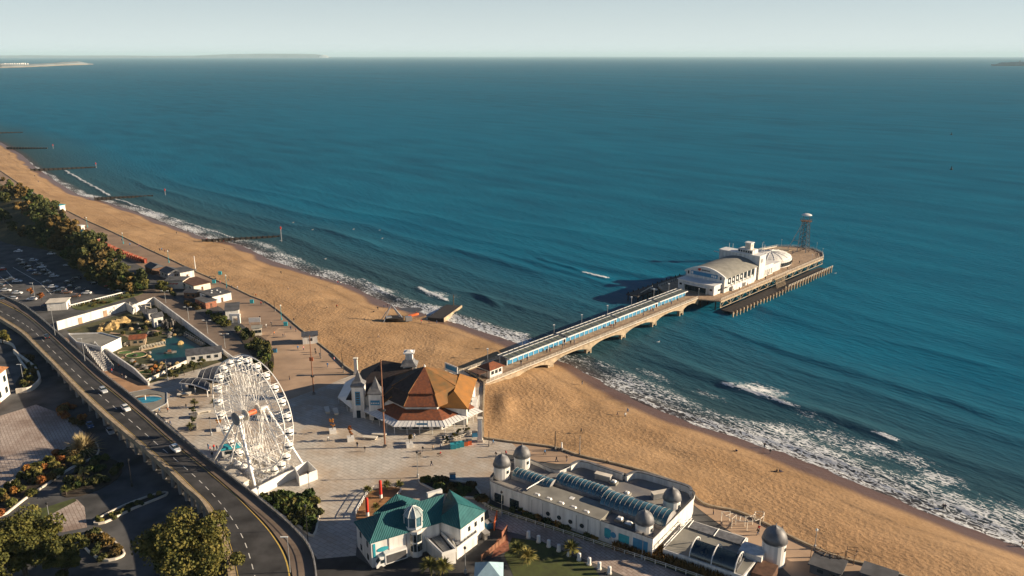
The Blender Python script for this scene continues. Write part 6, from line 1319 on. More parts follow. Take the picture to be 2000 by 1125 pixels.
# ================================================================ PEOPLE
def skin_body(name, J, Ed, rad, root=0):
    me = bpy.data.meshes.new(name + '_bones'); me.from_pydata(J, Ed, []); o = bpy.data.objects.new(name + '_bones', me); COL.objects.link(o)
    md = o.modifiers.new('s', 'SKIN'); sv = me.skin_vertices[0].data
    for i, r_ in enumerate(rad): sv[i].radius = r_ if isinstance(r_, tuple) else (r_, r_)
    sv[root].use_root = True
    sb = o.modifiers.new('d', 'SUBSURF'); sb.levels = 1; sb.render_levels = 1
    dg = bpy.context.evaluated_depsgraph_get(); dg.update(); ev = o.evaluated_get(dg); m2 = bpy.data.meshes.new_from_object(ev); m2.name = name
    bpy.data.objects.remove(o); return m2
def pose(kind):
    #        0 pelvis      1 chest        2 neck         3 head base   4 head top
    if kind == 'walk': J = [(0, 0, .92), (0.02, 0, 1.30), (.03, 0, 1.47), (.05, 0, 1.58), (.05, 0, 1.72), (.05, .1, .86), (.24, .1, .50), (.22, .1, .08), (.36, .1, .04), (-.02, -.1, .86), (-.10, -.1, .48), (-.36, -.1, .12), (-.24, -.1, .04), (.02, .2, 1.40), (-.12, .25, 1.14), (-.06, .26, .90), (.02, -.2, 1.40), (.12, -.25, 1.14), (.26, -.26, .94)]
    elif kind == 'sit': J = [(0, 0, .16), (-.08, 0, .52), (-.06, 0, .69), (-.02, 0, .80), (0, 0, .94), (.05, .1, .16), (.42, .13, .38), (.66, .12, .08), (.80, .12, .05), (.05, -.1, .16), (.46, -.13, .22), (.84, -.12, .08), (.95, -.12, .12), (-.08, .2, .62), (.05, .27, .38), (.26, .2, .34), (-.08, -.2, .62), (-.2, -.27, .36), (-.26, -.28, .10)]
    else: J = [(0, 0, .92), (0, 0, 1.30), (0, 0, 1.47), (.02, 0, 1.58), (.02, 0, 1.72), (0, .1, .86), (.02, .12, .48), (0, .13, .08), (.14, .15, .04), (0, -.1, .86), (.02, -.12, .48), (-.01, -.13, .08), (.13, -.15, .04), (0, .2, 1.40), (.0, .27, 1.12), (.10, .26, .88), (0, -.2, 1.40), (.0, -.27, 1.12), (.14, -.22, .92)]
    E = [(0, 1), (1, 2), (2, 3), (3, 4), (0, 5), (5, 6), (6, 7), (7, 8), (0, 9), (9, 10), (10, 11), (11, 12), (1, 13), (13, 14), (14, 15), (1, 16), (16, 17), (17, 18)]
    rad = [(.15, .17), (.15, .19), .065, .10, .085, .11, .08, .055, .05, .11, .08, .055, .05, .075, .06, .04, .075, .06, .04]
    return J, E, rad
POSES = {k_: skin_body('person_' + k_, *pose(k_)) for k_ in ('stand', 'walk', 'sit')}
CL = {n_: mat('cloth_' + n_, c, .9, .08, 4) for n_, c in dict(black=(.015, .015, .018), navy=(.02, .03, .08), red=(.40, .03, .025), blue=(.04, .16, .36), white=(.62, .62, .6), grey=(.14, .14, .15), tan=(.33, .23, .14), green=(.05, .10, .06), pink=(.55, .22, .22), orange=(.6, .17, .04), jeans=(.05, .08, .15)).items()}
PM = {}
def person_mesh(kind, top, leg):
    key = (kind, top, leg)
    if key in PM: return PM[key]
    me = POSES[kind].copy(); me.name = 'person_body'; me.materials.clear()
    for m_ in (CL[top], CL[leg], M['skin'], M['hair'], M['black']): me.materials.append(m_)
    dz = -.76 if kind == 'sit' else 0
    for p in me.polygons:
        x, y, z = p.center; zz = z - dz
        if kind == 'sit': i = 3 if z > .88 else 2 if z > .74 else 1 if (x > .2 or z < .24) else 0
        else: i = (3 if (z > 1.69 or (z > 1.58 and x < 0.0)) else 2) if z > 1.50 else 4 if z < .10 else 1 if z < .90 and abs(y) < .2 else 2 if (abs(y) > .2 and z < .93) else 0
        p.material_index = i; p.use_smooth = True
    PM[key] = me; return me
rp_ = random.Random(21)
TOPS = ['black', 'navy', 'red', 'blue', 'white', 'grey', 'tan', 'green', 'pink', 'orange', 'black', 'navy', 'black']
def person(loc, top=None, kind=None, where='', ang=None, lab=None, sc=None, group='people out walking', leg=None):
    top = top or rp_.choice(TOPS); kind = kind or rp_.choice(('walk', 'walk', 'stand')); leg = leg or rp_.choice(('black', 'jeans', 'navy', 'grey', 'jeans'))
    o = bpy.data.objects.new('person', person_mesh(kind, top, leg)); COL.objects.link(o); o.location = loc; o.rotation_euler = (0, 0, rp_.uniform(0, 6.28) if ang is None else ang)
    s_ = sc or rp_.uniform(.95, 1.08); o.scale = (s_ * 1.1, s_ * 1.1, s_)
    act = dict(walk='walking', stand='standing', sit='sitting')[kind]
    tag(o, lab or f'person in {top} top {act} {where}', 'person', group); return o
def on_sand(px, py):
    z = 2.5
    for _ in range(6): p = at(px, py, z); z = sz(p[0], p[1])
    return (p[0], p[1], z - .03)
# on the right-hand beach (feet pixel, colour, pose, where)
for px, py, top, kd, wh in ((1137, 751, 'black', 'stand', 'alone on the sand near the pier arches'), (1206, 812, 'tan', 'walk', 'left of a group of three on the beach'), (1221, 815, 'white', 'stand', 'in the middle of a group of three on the beach'), (1226, 806, 'blue', 'walk', 'at the back of a group of three on the beach'), (1135, 846, 'black', 'walk', 'on the sand above the curved seafront path'), (1438, 882, 'navy', 'sit', 'on open sand in the middle of the right beach'), (1493, 875, 'black', 'walk', 'left of a pair near the surf on the right beach'), (1504, 886, 'black', 'walk', 'right of a pair near the surf on the right beach'), (1517, 921, 'black', 'sit', 'on a dark mat on the right beach'), (1523, 922, 'navy', 'sit', 'beside another on the mat on the right beach'), (1841, 996, 'black', 'walk', 'left of a couple at the water edge on the right'), (1845, 996, 'navy', 'walk', 'right of a couple at the water edge on the right'), (1996, 1068, 'tan', 'walk', 'at the right edge of the view by the surf'), (1527, 1040, 'grey', 'stand', 'on the path beside the big domed tower')):
    person(on_sand(px, py), top, kd, wh, group='people on the right beach')
# left-hand beach
for px, py, top, kd, wh in ((549, 535, 'black', 'walk', 'halfway down the left beach near the surf'), (627, 546, 'black', 'walk', 'near the water on the left beach'), (660, 555, 'red', 'walk', 'left of a pale pair by the left surf'), (666, 556, 'white', 'walk', 'right of a pale pair by the left surf'), (563, 566, 'tan', 'walk', 'on the left beach inland of the surf'), (440, 488, 'tan', 'sit', 'on the left beach below the long groyne'), (345, 457, 'black', 'walk', 'at the water edge beyond the long groyne'), (367, 453, 'black', 'walk', 'with a dog by the far surf'), (404, 470, 'red', 'walk', 'left of a pair near the long groyne'), (409, 471, 'navy', 'walk', 'right of a pair near the long groyne'), (639, 602, 'tan', 'sit', 'on the left beach well left of the wreck'), (658, 601, 'red', 'stand', 'beside a resting dog left of the wreck'), (738, 605, 'black', 'walk', 'just beyond the play wreck'), (750, 601, 'navy', 'walk', 'between the play wreck and the surf'), (757, 600, 'black', 'stand', 'right of another between the wreck and surf'), (730, 610, 'black', 'sit', 'on the sand in front of the wreck shadow'), (739, 660, 'tan', 'walk', 'alone on the sand in front of the pavilion'), (823, 631, 'red', 'stand', 'right of the play wreck'), (838, 633, 'black', 'stand', 'at the foot of the stone jetty'), (853, 632, 'navy', 'stand', 'against the near side of the stone jetty'), (813, 615, 'red', 'stand', 'beside the red canoe of the wreck'), (418, 475, 'black', 'stand', 'left end of the crowd on the groyne'), (424, 475, 'white', 'stand', 'second in the crowd on the groyne'), (430, 474, 'tan', 'stand', 'in the middle of the crowd on the groyne'), (437, 474, 'red', 'stand', 'right of centre in the crowd on the groyne'), (454, 473, 'navy', 'stand', 'right end of the crowd on the groyne'), (175, 390, 'red', 'stand', 'at the landward end of the far groyne'), (68, 345, 'black', 'walk', 'on the distant beach by the second groyne'), (75, 356, 'navy', 'walk', 'on the distant beach left of the bay'), (18, 302, 'black', 'walk', 'on the most distant beach')):
    person(on_sand(px, py), top, kd, wh, group='people on the left beach')
# promenade
pr = [(12, 358), (18, 362), (26, 366), (33, 370), (36, 372), (88, 402), (124, 420), (160, 429), (166, 428), (232, 461), (238, 471), (254, 480), (271, 482), (274, 484), (302, 494), (312, 490), (316, 490), (322, 492), (330, 492), (410, 545), (421, 548), (430, 555), (446, 550), (453, 563), (464, 565), (500, 580), (510, 596), (515, 596), (508, 624), (520, 640), (536, 655), (553, 659), (557, 658), (568, 644), (582, 683), (593, 684), (617, 692), (625, 697), (616, 688), (640, 717), (653, 706), (541, 747), (530, 635), (574, 628), (578, 648)]
spots = ['far end of the promenade', 'promenade below the wooded bank', 'promenade beside the red huts', 'promenade by the cafes', 'promenade near the beach kiosk']
for i, (px, py) in enumerate(pr):
    top = TOPS[(i * 5 + i // 13) % 13]; wh = spots[min(4, i * 5 // len(pr))]; person(at(px, py, LZ + .02), top, ('walk', 'walk', 'stand')[i % 3], 'on the ' + wh, group='people on the promenade')
# plaza
plz = [(641, 862, 'white', 'near the planter with the autumn tree'), (713, 882, 'black', 'right of the crossing pushchair pair'), (698, 873, 'black', 'bent over beside another in the middle of the plaza'), (843, 910, 'black', 'alone in the open middle of the plaza'), (809, 857, 'white', 'in front of the pavilion awning'), (826, 882, 'black', 'left of the waste bins'), (846, 880, 'tan', 'between the waste bins and the cyclist'), (861, 876, 'white', 'beside the waste bins'), (963, 868, 'blue', 'by the white stone post at the beach edge'), (988, 890, 'red', 'just behind the near domed turret'), (969, 893, 'black', 'left behind the near domed turret'), (1064, 888, 'blue', 'on the seafront path beyond the turrets'), (1087, 902, 'black', 'left of a pair beside the curved roof edge'), (1107, 901, 'tan', 'right of a pair beside the curved roof edge'), (415, 893, 'black', 'at the front of a queue behind the road parapet'), (411, 882, 'pink', 'second of the group behind the road parapet'), (418, 879, 'red', 'in the middle of the group behind the parapet'), (424, 880, 'navy', 'right side of the group behind the parapet'), (407, 877, 'blue', 'left side of the group behind the parapet'), (219, 728, 'red', 'on the terracotta path below the stairs'), (239, 739, 'black', 'farther along the terracotta path'), (233, 718, 'orange', 'near the foot of the public stairs'), (246, 742, 'white', 'at the bottom of the terracotta path'), (325, 830, 'white', 'left of a pair beside the flyover parapet'), (333, 831, 'navy', 'right of a pair beside the flyover parapet'), (328, 805, 'orange', 'beside the ring canopy'), (300, 812, 'black', 'under the front of the ring canopy'), (306, 816, 'white', 'at the front corner of the ring canopy'), (312, 806, 'blue', 'behind the front posts of the ring canopy'), (364, 798, 'black', 'beside the small palms on the plaza'), (1203, 930, 'black', 'on the sand path behind the curved roof'), (1186, 905, 'tan', 'on the path behind the curved roof screen'), (1480, 1045, 'black', 'near the annexe roof on the seafront path'), (1482, 1038, 'red', 'right of the annexe on the seafront path'), (1393, 1005, 'tan', 'beside the annexe corner on the seafront path'), (566, 742, 'tan', 'on the sunlit approach beyond the ferris wheel')]
for px, py, top, wh in plz: person(at(px, py, LZ + .015), top, None, wh, group='people on the plaza')
# pier
for i, (u, v, top) in enumerate(((-117, 12.5, 'black'), (-113, 13.2, 'navy'), (-102, 13.6, 'black'), (-101, 12.9, 'red'), (-100, 13.8, 'tan'), (-94, 12.8, 'black'), (-92.5, 13.2, 'blue'), (-89, 13.0, 'black'), (-87.5, 12.4, 'grey'), (-63, 13.5, 'red'), (-62, 12.9, 'tan'), (-59.5, 13.8, 'black'), (-42, 12.5, 'navy'), (-35, 13.6, 'red'), (-34, 13.0, 'black'), (-33, 14.0, 'brown' if 0 else 'tan'), (-20, 13.0, 'blue'), (-14, 13.5, 'black'), (21, 2.5, 'black'), (30, 3.0, 'red'), (46, 2.0, 'black'), (57, 3, 'tan'), (72, 3, 'navy'), (88, 4, 'black'), (95, 24, 'black'), (99, 26, 'red'), (104, 27, 'navy'), (112, 5, 'black'), (118, 9, 'tan'), (106, 16, 'grey'))):
    person(pp(u, v, PZ + .01), top, None, 'on the pier deck beside the blue shelters' if u < 0 else 'on the deck of the pier head', group='people on the pier')
# cyclists crossing the plaza
for px, py, top, lab in ((820, 893, 'black', 'cyclist in black riding toward the planter across the plaza'), (859, 892, 'red', 'cyclist in red riding behind another across the plaza')):
    c_ = at(px, py, LZ + .012); t = thing('bicycle', lab.replace('cyclist in ' + top, 'bicycle of the rider in ' + top), 'bicycle', c_, pi)
    for x in (-.52, .52):
        k = MB(); k.path([(c_[0] + x + .34 * cos(2 * pi * i / 14), c_[1], c_[2] + .35 + .34 * sin(2 * pi * i / 14)) for i in range(15)], .025, 4); k.build('wheel', M['tyre'], t)
    k = MB()
    for a, b_ in (((-.52, .35), (-.15, .85)), ((-.15, .85), (.35, .85)), ((.35, .85), (.0, .35)), ((.0, .35), (-.52, .35)), ((-.15, .9), (.0, .35)), ((.52, .35), (.38, 1.0))): k.tube((c_[0] + a[0], c_[1], c_[2] + a[1]), (c_[0] + b_[0], c_[1], c_[2] + b_[1]), .03, 4)
    k.build('frame', M['black'], t); MB().box((c_[0] - .17, c_[1], c_[2] + .95), (.26, .14, .08)).build('saddle', M['black'], t); MB().tube((c_[0] + .38, c_[1] - .28, c_[2] + 1.02), (c_[0] + .38, c_[1] + .28, c_[2] + 1.02), .02, 4).build('handlebar', M['black'], t)
    person((c_[0] + .12, c_[1], c_[2] + .82), top, 'sit', lab=lab, ang=pi, sc=.95, group='cyclists on the plaza')
# ================================================================ LAMPS AND MASTS
def lamp(label, px, py, h_, z=LZ, kind='road', m_='steel', group='street lamps'):
    c_ = at(px, py, z); t = thing('street_lamp', label, 'lamp', c_, 0, group)
    MB().tube((c_[0], c_[1], z - .02), (c_[0], c_[1], z + h_), .11, 6, .07).build('pole', M[m_], t)
    if kind == 'road': MB().box((c_[0] - .6, c_[1], z + h_ + .02), (1.5, .3, .14)).build('lamp_head', M['lampglass'], t)
    elif kind == 'double':
        for s_ in (-1, 1): MB().tube((c_[0], c_[1], z + h_ - .3), (c_[0] + s_ * 1.1, c_[1], z + h_ + .15), .06, 4).build('arm', M[m_], t); MB().box((c_[0] + s_ * 1.3, c_[1], z + h_ + .15), (.9, .35, .16)).build('lamp_head', M['lampglass'], t)
    else:
        MB().lathe((c_[0], c_[1], z + h_), [(.12, -.1), (.3, .1), (.3, .4), (.1, .6)], 8).build('lamp_head', M['lampglass' if kind == 'globe' else 'black'], t)
        MB().lathe((c_[0], c_[1], z), [(.28, -.02), (.28, .9), (.14, 1.1)], 8).build('base', M[m_], t)
    return t
for i, (px, py, top, z, kd, lab) in enumerate(((567, 1118, 1049, 10, 'road', 'road lamp on the flyover above the bottom edge of the view'), (603, 1075, 990, LZ, 'plain', 'slim dark lamp post beside the planted bed right of the flyover'), (605, 967, 925, LZ, 'plain', 'slim lamp post in front of the white ferris wheel hoarding'), (816, 933, 885, LZ, 'plain', 'slim lamp post in the middle of the plaza'), (413, 850, 818, LZ, 'plain', 'lamp post at the left side of the ferris wheel'), (166, 705, 662, 9.4, 'road', 'road lamp on the flyover beside the flat roofed block'), (108, 655, 600, 8, 'road', 'road lamp at the far end of the flyover near the car park hut'), (328, 743, 705, LZ, 'plain', 'lamp post in front of the golf court wall'), (46, 745, 712, LZ, 'road', 'white lamp post on the lower road left of the flyover'), (100, 1032, 985, LZ, 'plain', 'pale post on the lower path at bottom left'), (258, 950, 900, LZ, 'plain', 'dark lamp post below the left side of the flyover'), (68, 580, 553, LZ, 'road', 'lamp post in the car park near the autumn trees'), (980, 1007, 963, LZ, 'plain', 'white lamp post in front of the aquarium building'), (909, 1120, 1072, LZ, 'plain', 'lamp post in front of the restaurant service yard'), (1254, 1092, 1045, LZ, 'plain', 'slim lamp post on the garden path before the reeds'), (1591, 1072, 1037, LZ, 'globe', 'white lamp post on the seafront path right of the domed tower'))):
    y_ = at(px, py, z)[1]; lamp(lab, px, py, max(2.5, ht(top, y_) - z), z, kd, 'steel' if 'dark' not in lab else 'black')
for i, (px, py) in enumerate(((324, 592), (369, 625), (406, 652), (440, 680))): lamp(['farthest', 'second farthest', 'third farthest', 'nearest'][i] + ' twin armed lamp along the service road behind the golf court', px, py, 5.5, LZ, 'double', group='twin armed lamps on the service road')
for i, (px, py) in enumerate(((65, 392), (171, 444), (241, 476), (330, 513), (443, 563), (550, 625), (148, 478), (208, 508))): lamp(('farthest', 'second', 'third', 'fourth', 'fifth', 'nearest')[i] + ' turquoise promenade lamp post counted from the far end' if i < 6 else ('tall white post on the wooded bank above the red huts', 'white post on the bank beside the service road')[i - 6], px, py, 6.0, LZ, 'globe', 'turq' if i < 6 else 'white_paint', 'turquoise promenade lamps' if i < 6 else 'white posts on the bank')
for i, u in enumerate((-124, -106, -88, -71, -54, -37, -20, -8)): c_ = pp(u, 22.2, PZ); t = thing('pier_lamp', ('first', 'second', 'third', 'fourth', 'fifth', 'sixth', 'seventh', 'eighth')[i] + ' lamp post from the shore along the far side of the pier', 'lamp', c_, 0, 'pier lamp posts'); MB().tube((c_[0], c_[1], PZ - .02), (c_[0], c_[1], PZ + 5.0), .11, 6).build('pole', M['steel'], t); MB().box((c_[0], c_[1], PZ + 5.2), (.7, .7, .55)).build('lamp_head', M['lampglass'], t)
for i, (u, v) in enumerate(((-3, 9.6), (20, .4), (45, .4), (70, .4), (95, .4), (112, 2), (123, 10), (124, 18), (117, 28), (104, 32.5), (85, 32.5))): c_ = pp(u, v, PZ); t = thing('pier_lamp', f'slim white lamp post on the railing of the pier head' if i else 'slim lamp post where the pier bridge meets the head', 'lamp', c_, 0, 'pier head lamp posts'); MB().tube((c_[0], c_[1], PZ - .02), (c_[0], c_[1], PZ + 4.2), .07, 5).build('pole', M['white_paint'], t); MB().lathe((c_[0], c_[1], PZ + 4.2), [(.2, 0), (.2, .3)], 6).build('lamp_head', M['lampglass'], t)
def mast(label, px, py, top, m_, r_, cat='mast', name='mast', z=LZ, group=None):
    c_ = at(px, py, z); h_ = ht(top, c_[1]) - z; t = thing(name, label, cat, c_, 0, group); MB().tube((c_[0], c_[1], z - .02), (c_[0], c_[1], z + h_), r_, 8, r_ * .6).build('shaft', M[m_], t); MB().lathe(c_, [(r_ * 2.2, -.02), (r_ * 2.2, .5), (r_, .9)], 8).build('base', M['stone'], t)
    return t, c_, h_
t, c_, h_ = mast('tallest reddish timber mast in front of the pavilion', 752, 873, 702, 'redwood', .24); MB().lathe((c_[0], c_[1], LZ + h_ * .42), [(.7, 0), (.7, .5)], 8).build('collar', M['black'], t)
t, c_, h_ = mast('reddish timber mast on the approach left of the pavilion', 613, 770, 655, 'redwood', .22); MB().lathe((c_[0], c_[1], LZ + h_ * .3), [(.6, 0), (.6, .5)], 8).build('collar', M['black'], t); MB().box((c_[0], c_[1], LZ + h_ * .6), (1.2, .2, 1.2)).build('sign', M['orange'], t)
mast('tall white mast on the promenade beside the flat roofed cafe', 382, 528, 500, 'white_paint', .25); mast('dark slim mast on the promenade in front of the cafe terrace', 537, 608, 586, 'black', .12)
mast('dark mast with camera on the seafront path near the turrets', 1084, 878, 842, 'black', .16); mast('white sign post beside the dark camera mast', 1097, 880, 864, 'white_paint', .3, 'post'); mast('pale lamp mast at the start of the right beach path', 1132, 890, 853, 'steel', .12)
mast('slim dark mast on the approach behind the pavilion', 669, 720, 690, 'black', .12); mast('slim dark post near the wall left of the sea wall pillar', 671, 728, 700, 'black', .1); mast('dark post beside the white stone pillar near the bins', 955, 872, 842, 'black', .1); mast('slim dark mast near the kiosk on the sea wall', 627, 700, 672, 'black', .1)
for px, py, tp, lab in ((696, 731, 699, 'white stone pillar on the sea wall left of the pavilion'), (938, 862, 816, 'white stone pillar at the beach end of the pier path')):
    c_ = at(px, py, LZ); h_ = ht(tp, c_[1]) - LZ; t = thing('stone_pillar', lab, 'pillar', c_); MB().box((c_[0], c_[1], LZ + h_ / 2 - .2), (1.1, 1.1, h_ - .4)).build('shaft', M['white'], t); MB().box((c_[0], c_[1], LZ + h_ - .2), (1.5, 1.5, .4)).build('cap', M['cream'], t); MB().box((c_[0], c_[1], LZ + .35), (1.6, 1.6, .74)).build('plinth', M['cream'], t)
# ================================================================ GROYNES, WRECK, PLANTING AND SMALL FURNITURE
def groyne(label, px0, px1, marker=None, w_=1.2, top0=2.6, top1=.9):
    a, b_ = on_sand(*px0), at(px1[0], px1[1], .6); t = thing('groyne', label, 'groyne', (a[0], a[1], 0)); n_ = 14
    ln = [lerp(a, b_, i / n_) for i in range(n_ + 1)]
    MB().wall([p[:2] for p in ln], w_ * .4, -3, [max(top0 + (top1 - top0) * i / n_, 0) for i in range(n_ + 1)]).build('plank_wall', M['dwood'], t)
    for i in range(n_ + 1): p = ln[i]; MB().box((p[0], p[1], -1 + (top0 + (top1 - top0) * i / n_) / 2 + .1), (.5, w_, 2 + top0 + (top1 - top0) * i / n_ + .5), atan2(b_[1] - a[1], b_[0] - a[0])).build('pile', M['dwood'], t)
    if marker:
        c_ = at(marker[0], marker[1], 0); y_ = c_[1]; h_ = ht(marker[2], y_); d = thing('groyne_marker', label.replace('dark timber groyne', 'marker post with red top at the sea end of the groyne').split(',')[0] if 0 else marker[3], 'marker', (c_[0], c_[1], 0))
        MB().tube((c_[0], c_[1], -3), (c_[0], c_[1], h_ - 1.5), .25, 6).build('post', M['steel'], d); MB().lathe((c_[0], c_[1], h_ - 1.5), [(.45, 0), (.45, 1.5), (.1, 1.7)], 8).build('top', M['red'], d)
groyne('longest near timber groyne reaching into the sea below the red huts', (395, 472), (545, 461), (550, 472, 443, 'red topped marker post at the end of the nearest long groyne'))
groyne('timber groyne second from the play wreck, ending beside a pale marker', (185, 391), (298, 382), (323, 381, 369, 'marker post at the end of the groyne beyond the blue cabin'), 1.6)
groyne('third timber groyne along the far beach', (60, 333), (186, 326), (188, 328, 318, 'small marker at the end of the third groyne'), 2.0)
groyne('fourth and distant timber groyne', (14, 291), (92, 289), (104, 290, 282, 'small distant marker at the end of the fourth groyne'), 2.5)
groyne('most distant timber groyne cut off by the left edge', (-60, 262), (44, 258), None, 3)
sj = thing('stone_jetty', 'broad dark stone slipway jetty running into the surf left of the pier', 'jetty', on_sand(846, 630))
a, b_ = at(850, 622, 1.5), at(886, 594, 1.2); a = (a[0], a[1], 1.8); b_ = (b_[0], b_[1], .9); MB().wall([a[:2], b_[:2]], 7.0, -3, [1.7, .75]).build('ramp', M['dwood'], sj)
d = nrm((b_[0] - a[0], b_[1] - a[1])); nn = (d[1], -d[0]); MB().wall([(a[0] + nn[0] * 3.9, a[1] + nn[1] * 3.9), (b_[0] + nn[0] * 3.9, b_[1] + nn[1] * 3.9)], .4, -3, [2.0, 1.05]).build('side_wall', M['sandstone'], sj)
MB().tube((b_[0], b_[1], 0), (b_[0], b_[1], 5.5), .18, 6).build('marker_post', M['wood'], sj)
# play wreck on the sand
wk = thing('play_wreck', 'wrecked ship play structure with leaning frame half buried in the sand', 'play structure', on_sand(770, 628)); c_ = on_sand(772, 627); z = c_[2]
k = MB(); k.rings([[(c_[0] + x, c_[1] + y * w_, z + zz) for y, zz in ((-1, 1.9), (-.7, .0), (.7, .0), (1, 1.9))] for x, w_ in ((-4.2, 1.3), (-2, 2.2), (1.2, 2.3), (3.4, 1.6))]); k.build('hull', M['dwood'], wk)
MB().box((c_[0] - 2.6, c_[1] - .9, z + 2.1), (2.4, 2.0, .5), .4).build('cabin_roof', M['steel'], wk); MB().box((c_[0] + 5.6, c_[1] + .6, z + .9), (2.8, 2.0, 1.8), .3).build('deckhouse', M['steel'], wk)
k = MB(); ap = (c_[0] - 1.5, c_[1] + 1, z + 7.0)
for q in ((-6.5, 0), (-4.8, -3.2), (3.2, -.5)): k.tube((c_[0] + q[0], c_[1] + q[1], z - .3), ap, .16, 5)
k.tube((c_[0] - 4.4, c_[1] + 1.5, z + 3.6), (c_[0] - 3.6, c_[1] - .8, z + 3.6), .12, 5); k.tube(ap, (c_[0] + 3.2, c_[1] - .5, z + 1.5), .3, 6); k.build('leaning_frame', M['steel'], wk)
p = on_sand(800, 606); MB().prism([(p[0] + 6 * cos(t) , p[1] + 3.6 * sin(t)) for t in [2 * pi * i / 12 for i in range(12)]], p[2] - 1.2, p[2] + .25).build('mat', M['slate'], wk)
p = on_sand(808, 618); k = MB(); k.rings([[(p[0] + x * .8, p[1] + x * .6 + y * w_, p[2] + zz + .25) for y, zz in ((-.8, .9), (-.4, 0), (.4, 0), (.8, .9))] for x, w_ in ((-2.6, .2), (-1, .8), (1, .8), (2.6, .2))]); k.build('canoe', M['orange'], wk)
k = MB(); p0, p1 = on_sand(795, 628), on_sand(832, 622); k.wall([p0[:2], p1[:2]], .6, p0[2] - .3, p0[2] + .6); k.build('spar', M['wood'], wk)
# ---- shrubs in beds
def shrubbed(label, pts, n_, m_list, rad, seed, hgt_=.7, group=None, name='shrub', flower=None):
    """single shrubs spread over a planted bed given by a pixel polygon"""
    r = random.Random(seed); P = [at(x, y, LZ) for x, y in pts]; xs = [p[0] for p in P]; ys = [p[1] for p in P]; k = 0; out = []
    def inside(x, y):
        c = False; j = len(P) - 1
        for i in range(len(P)):
            if (P[i][1] > y) != (P[j][1] > y) and x < (P[j][0] - P[i][0]) * (y - P[i][1]) / (P[j][1] - P[i][1]) + P[i][0]: c = not c
            j = i
        return c
    tries = 0
    while k < n_ and tries < 5000:
        tries += 1; x, y = r.uniform(min(xs), max(xs)), r.uniform(min(ys), max(ys))
        if not inside(x, y) or any(hypot(x - a, y - b_) < rad * .7 for a, b_ in out): continue
        out.append((x, y)); m_ = r.choice(m_list)
        if (m_, rad) not in SHP:
            kind = {'leaf_dark': 'dark green', 'leaf_green': 'green', 'leaf_olive': 'olive', 'leaf_bronze': 'bronze', 'leaf_autumn': 'russet', 'leaf_straw': 'straw coloured', 'leaf_reed': 'russet brown', 'leaf_palm': 'yellow green'}[m_]
            t = thing(name, 'shrub', 'shrub'); k_ = MB(); r0 = random.Random(len(SHP))
            for q in range(7): dd = rdir(r0); clump(k_, (dd[0] * rad * .45, dd[1] * rad * .45, rad * .55 + dd[2] * rad * .2), (rad * .55, rad * .55, rad * .5), 60, rad * .30, r0)
            k_.build('foliage', M[m_], t); MB().tube((0, 0, -.1), (0, 0, rad * .5), .08, 5).build('stem', M['bark'], t); SHP[(m_, rad)] = (t, kind)
        t, kind = SHP[(m_, rad)]; o = place(t, USED, (x, y, LZ), r.uniform(0, 6), f'{kind} shrub {label}', f'{kind} shrubs {label}', sc=(r.uniform(.8, 1.3),) * 2 + (r.uniform(.8, 1.3) * hgt_ / .7,)); k += 1
SHP = {}
def bed(name, px, label=None, m_='soil', sm=3, kerb=True):
    pts = smooth([at(x, y, LZ) for x, y in px], sm, True); ar = sum(pts[i][0] * pts[(i + 1) % len(pts)][1] - pts[(i + 1) % len(pts)][0] * pts[i][1] for i in range(len(pts)))
    if ar < 0: pts = pts[::-1]
    struct(name, MB().prism([p[:2] for p in pts], LZ - .02, LZ + .12), M[m_])
    if kerb: tag(MB().wall([p[:2] for p in pts], .35, LZ - .02, LZ + .5, True).build('planter_kerb', M['cream'], org=pts[0]), label, 'kerb')
b1 = [(508, 980), (540, 971), (600, 970), (620, 985), (622, 1010), (612, 1048), (585, 1030), (545, 1005)]
bed('planting_bed', b1, 'pale kerb round the dense planted bed between the flyover and the plaza'); shrubbed('in the planted bed between the flyover and the ferris wheel plaza', b1, 30, ['leaf_green', 'leaf_dark', 'leaf_olive', 'leaf_green'], 1.5, 1)
b2 = [(818, 940), (850, 938), (880, 940), (925, 950), (948, 985), (930, 975), (880, 970), (840, 955)]
bed('planting_bed', b2, 'curved stone kerb round the shrub bed behind the teal restaurant'); shrubbed('in the curved bed behind the teal roofed restaurant', b2, 20, ['leaf_olive', 'leaf_bronze', 'leaf_green'], 1.3, 2)
b3 = [(0, 965), (60, 915), (115, 885), (150, 868), (185, 865), (190, 890), (140, 915), (95, 945), (50, 975), (0, 1010)]
bed('planting_bed', b3, 'low kerb round the large mixed shrub bed at lower left'); shrubbed('in the large mixed bed at lower left', b3, 42, ['leaf_olive', 'leaf_autumn', 'leaf_palm', 'leaf_bronze', 'leaf_olive'], 1.4, 3)
b4 = [(140, 925), (190, 895), (235, 905), (230, 935), (170, 965), (120, 968)]
bed('planting_bed', b4, None, kerb=False); shrubbed('in the shaded bed below the flyover', b4, 16, ['leaf_dark', 'leaf_dark', 'leaf_green'], 1.4, 4)
b5 = [(112, 795), (140, 795), (160, 815), (165, 835), (145, 830), (120, 812)]
shrubbed('beside the shaded lower road', b5, 12, ['leaf_autumn', 'leaf_bronze'], 1.3, 5)
b6 = [(40, 690), (62, 700), (74, 735), (70, 752), (45, 760), (30, 750), (48, 720)]
bed('planting_bed', b6, None, kerb=False); shrubbed('in the walled bed beside the corner house', b6, 14, ['leaf_dark', 'leaf_bronze', 'leaf_olive'], 1.4, 6)
b7 = [(185, 1020), (240, 990), (310, 965), (325, 968), (260, 995), (205, 1022)]
bed('planting_bed', b7, 'long curved kerb of the traffic island at lower left'); shrubbed('on the curved traffic island at lower left', b7, 12, ['leaf_dark', 'leaf_palm'], .9, 7)
b8 = [(165, 1045), (195, 1040), (240, 1075), (235, 1090), (200, 1095), (165, 1070)]
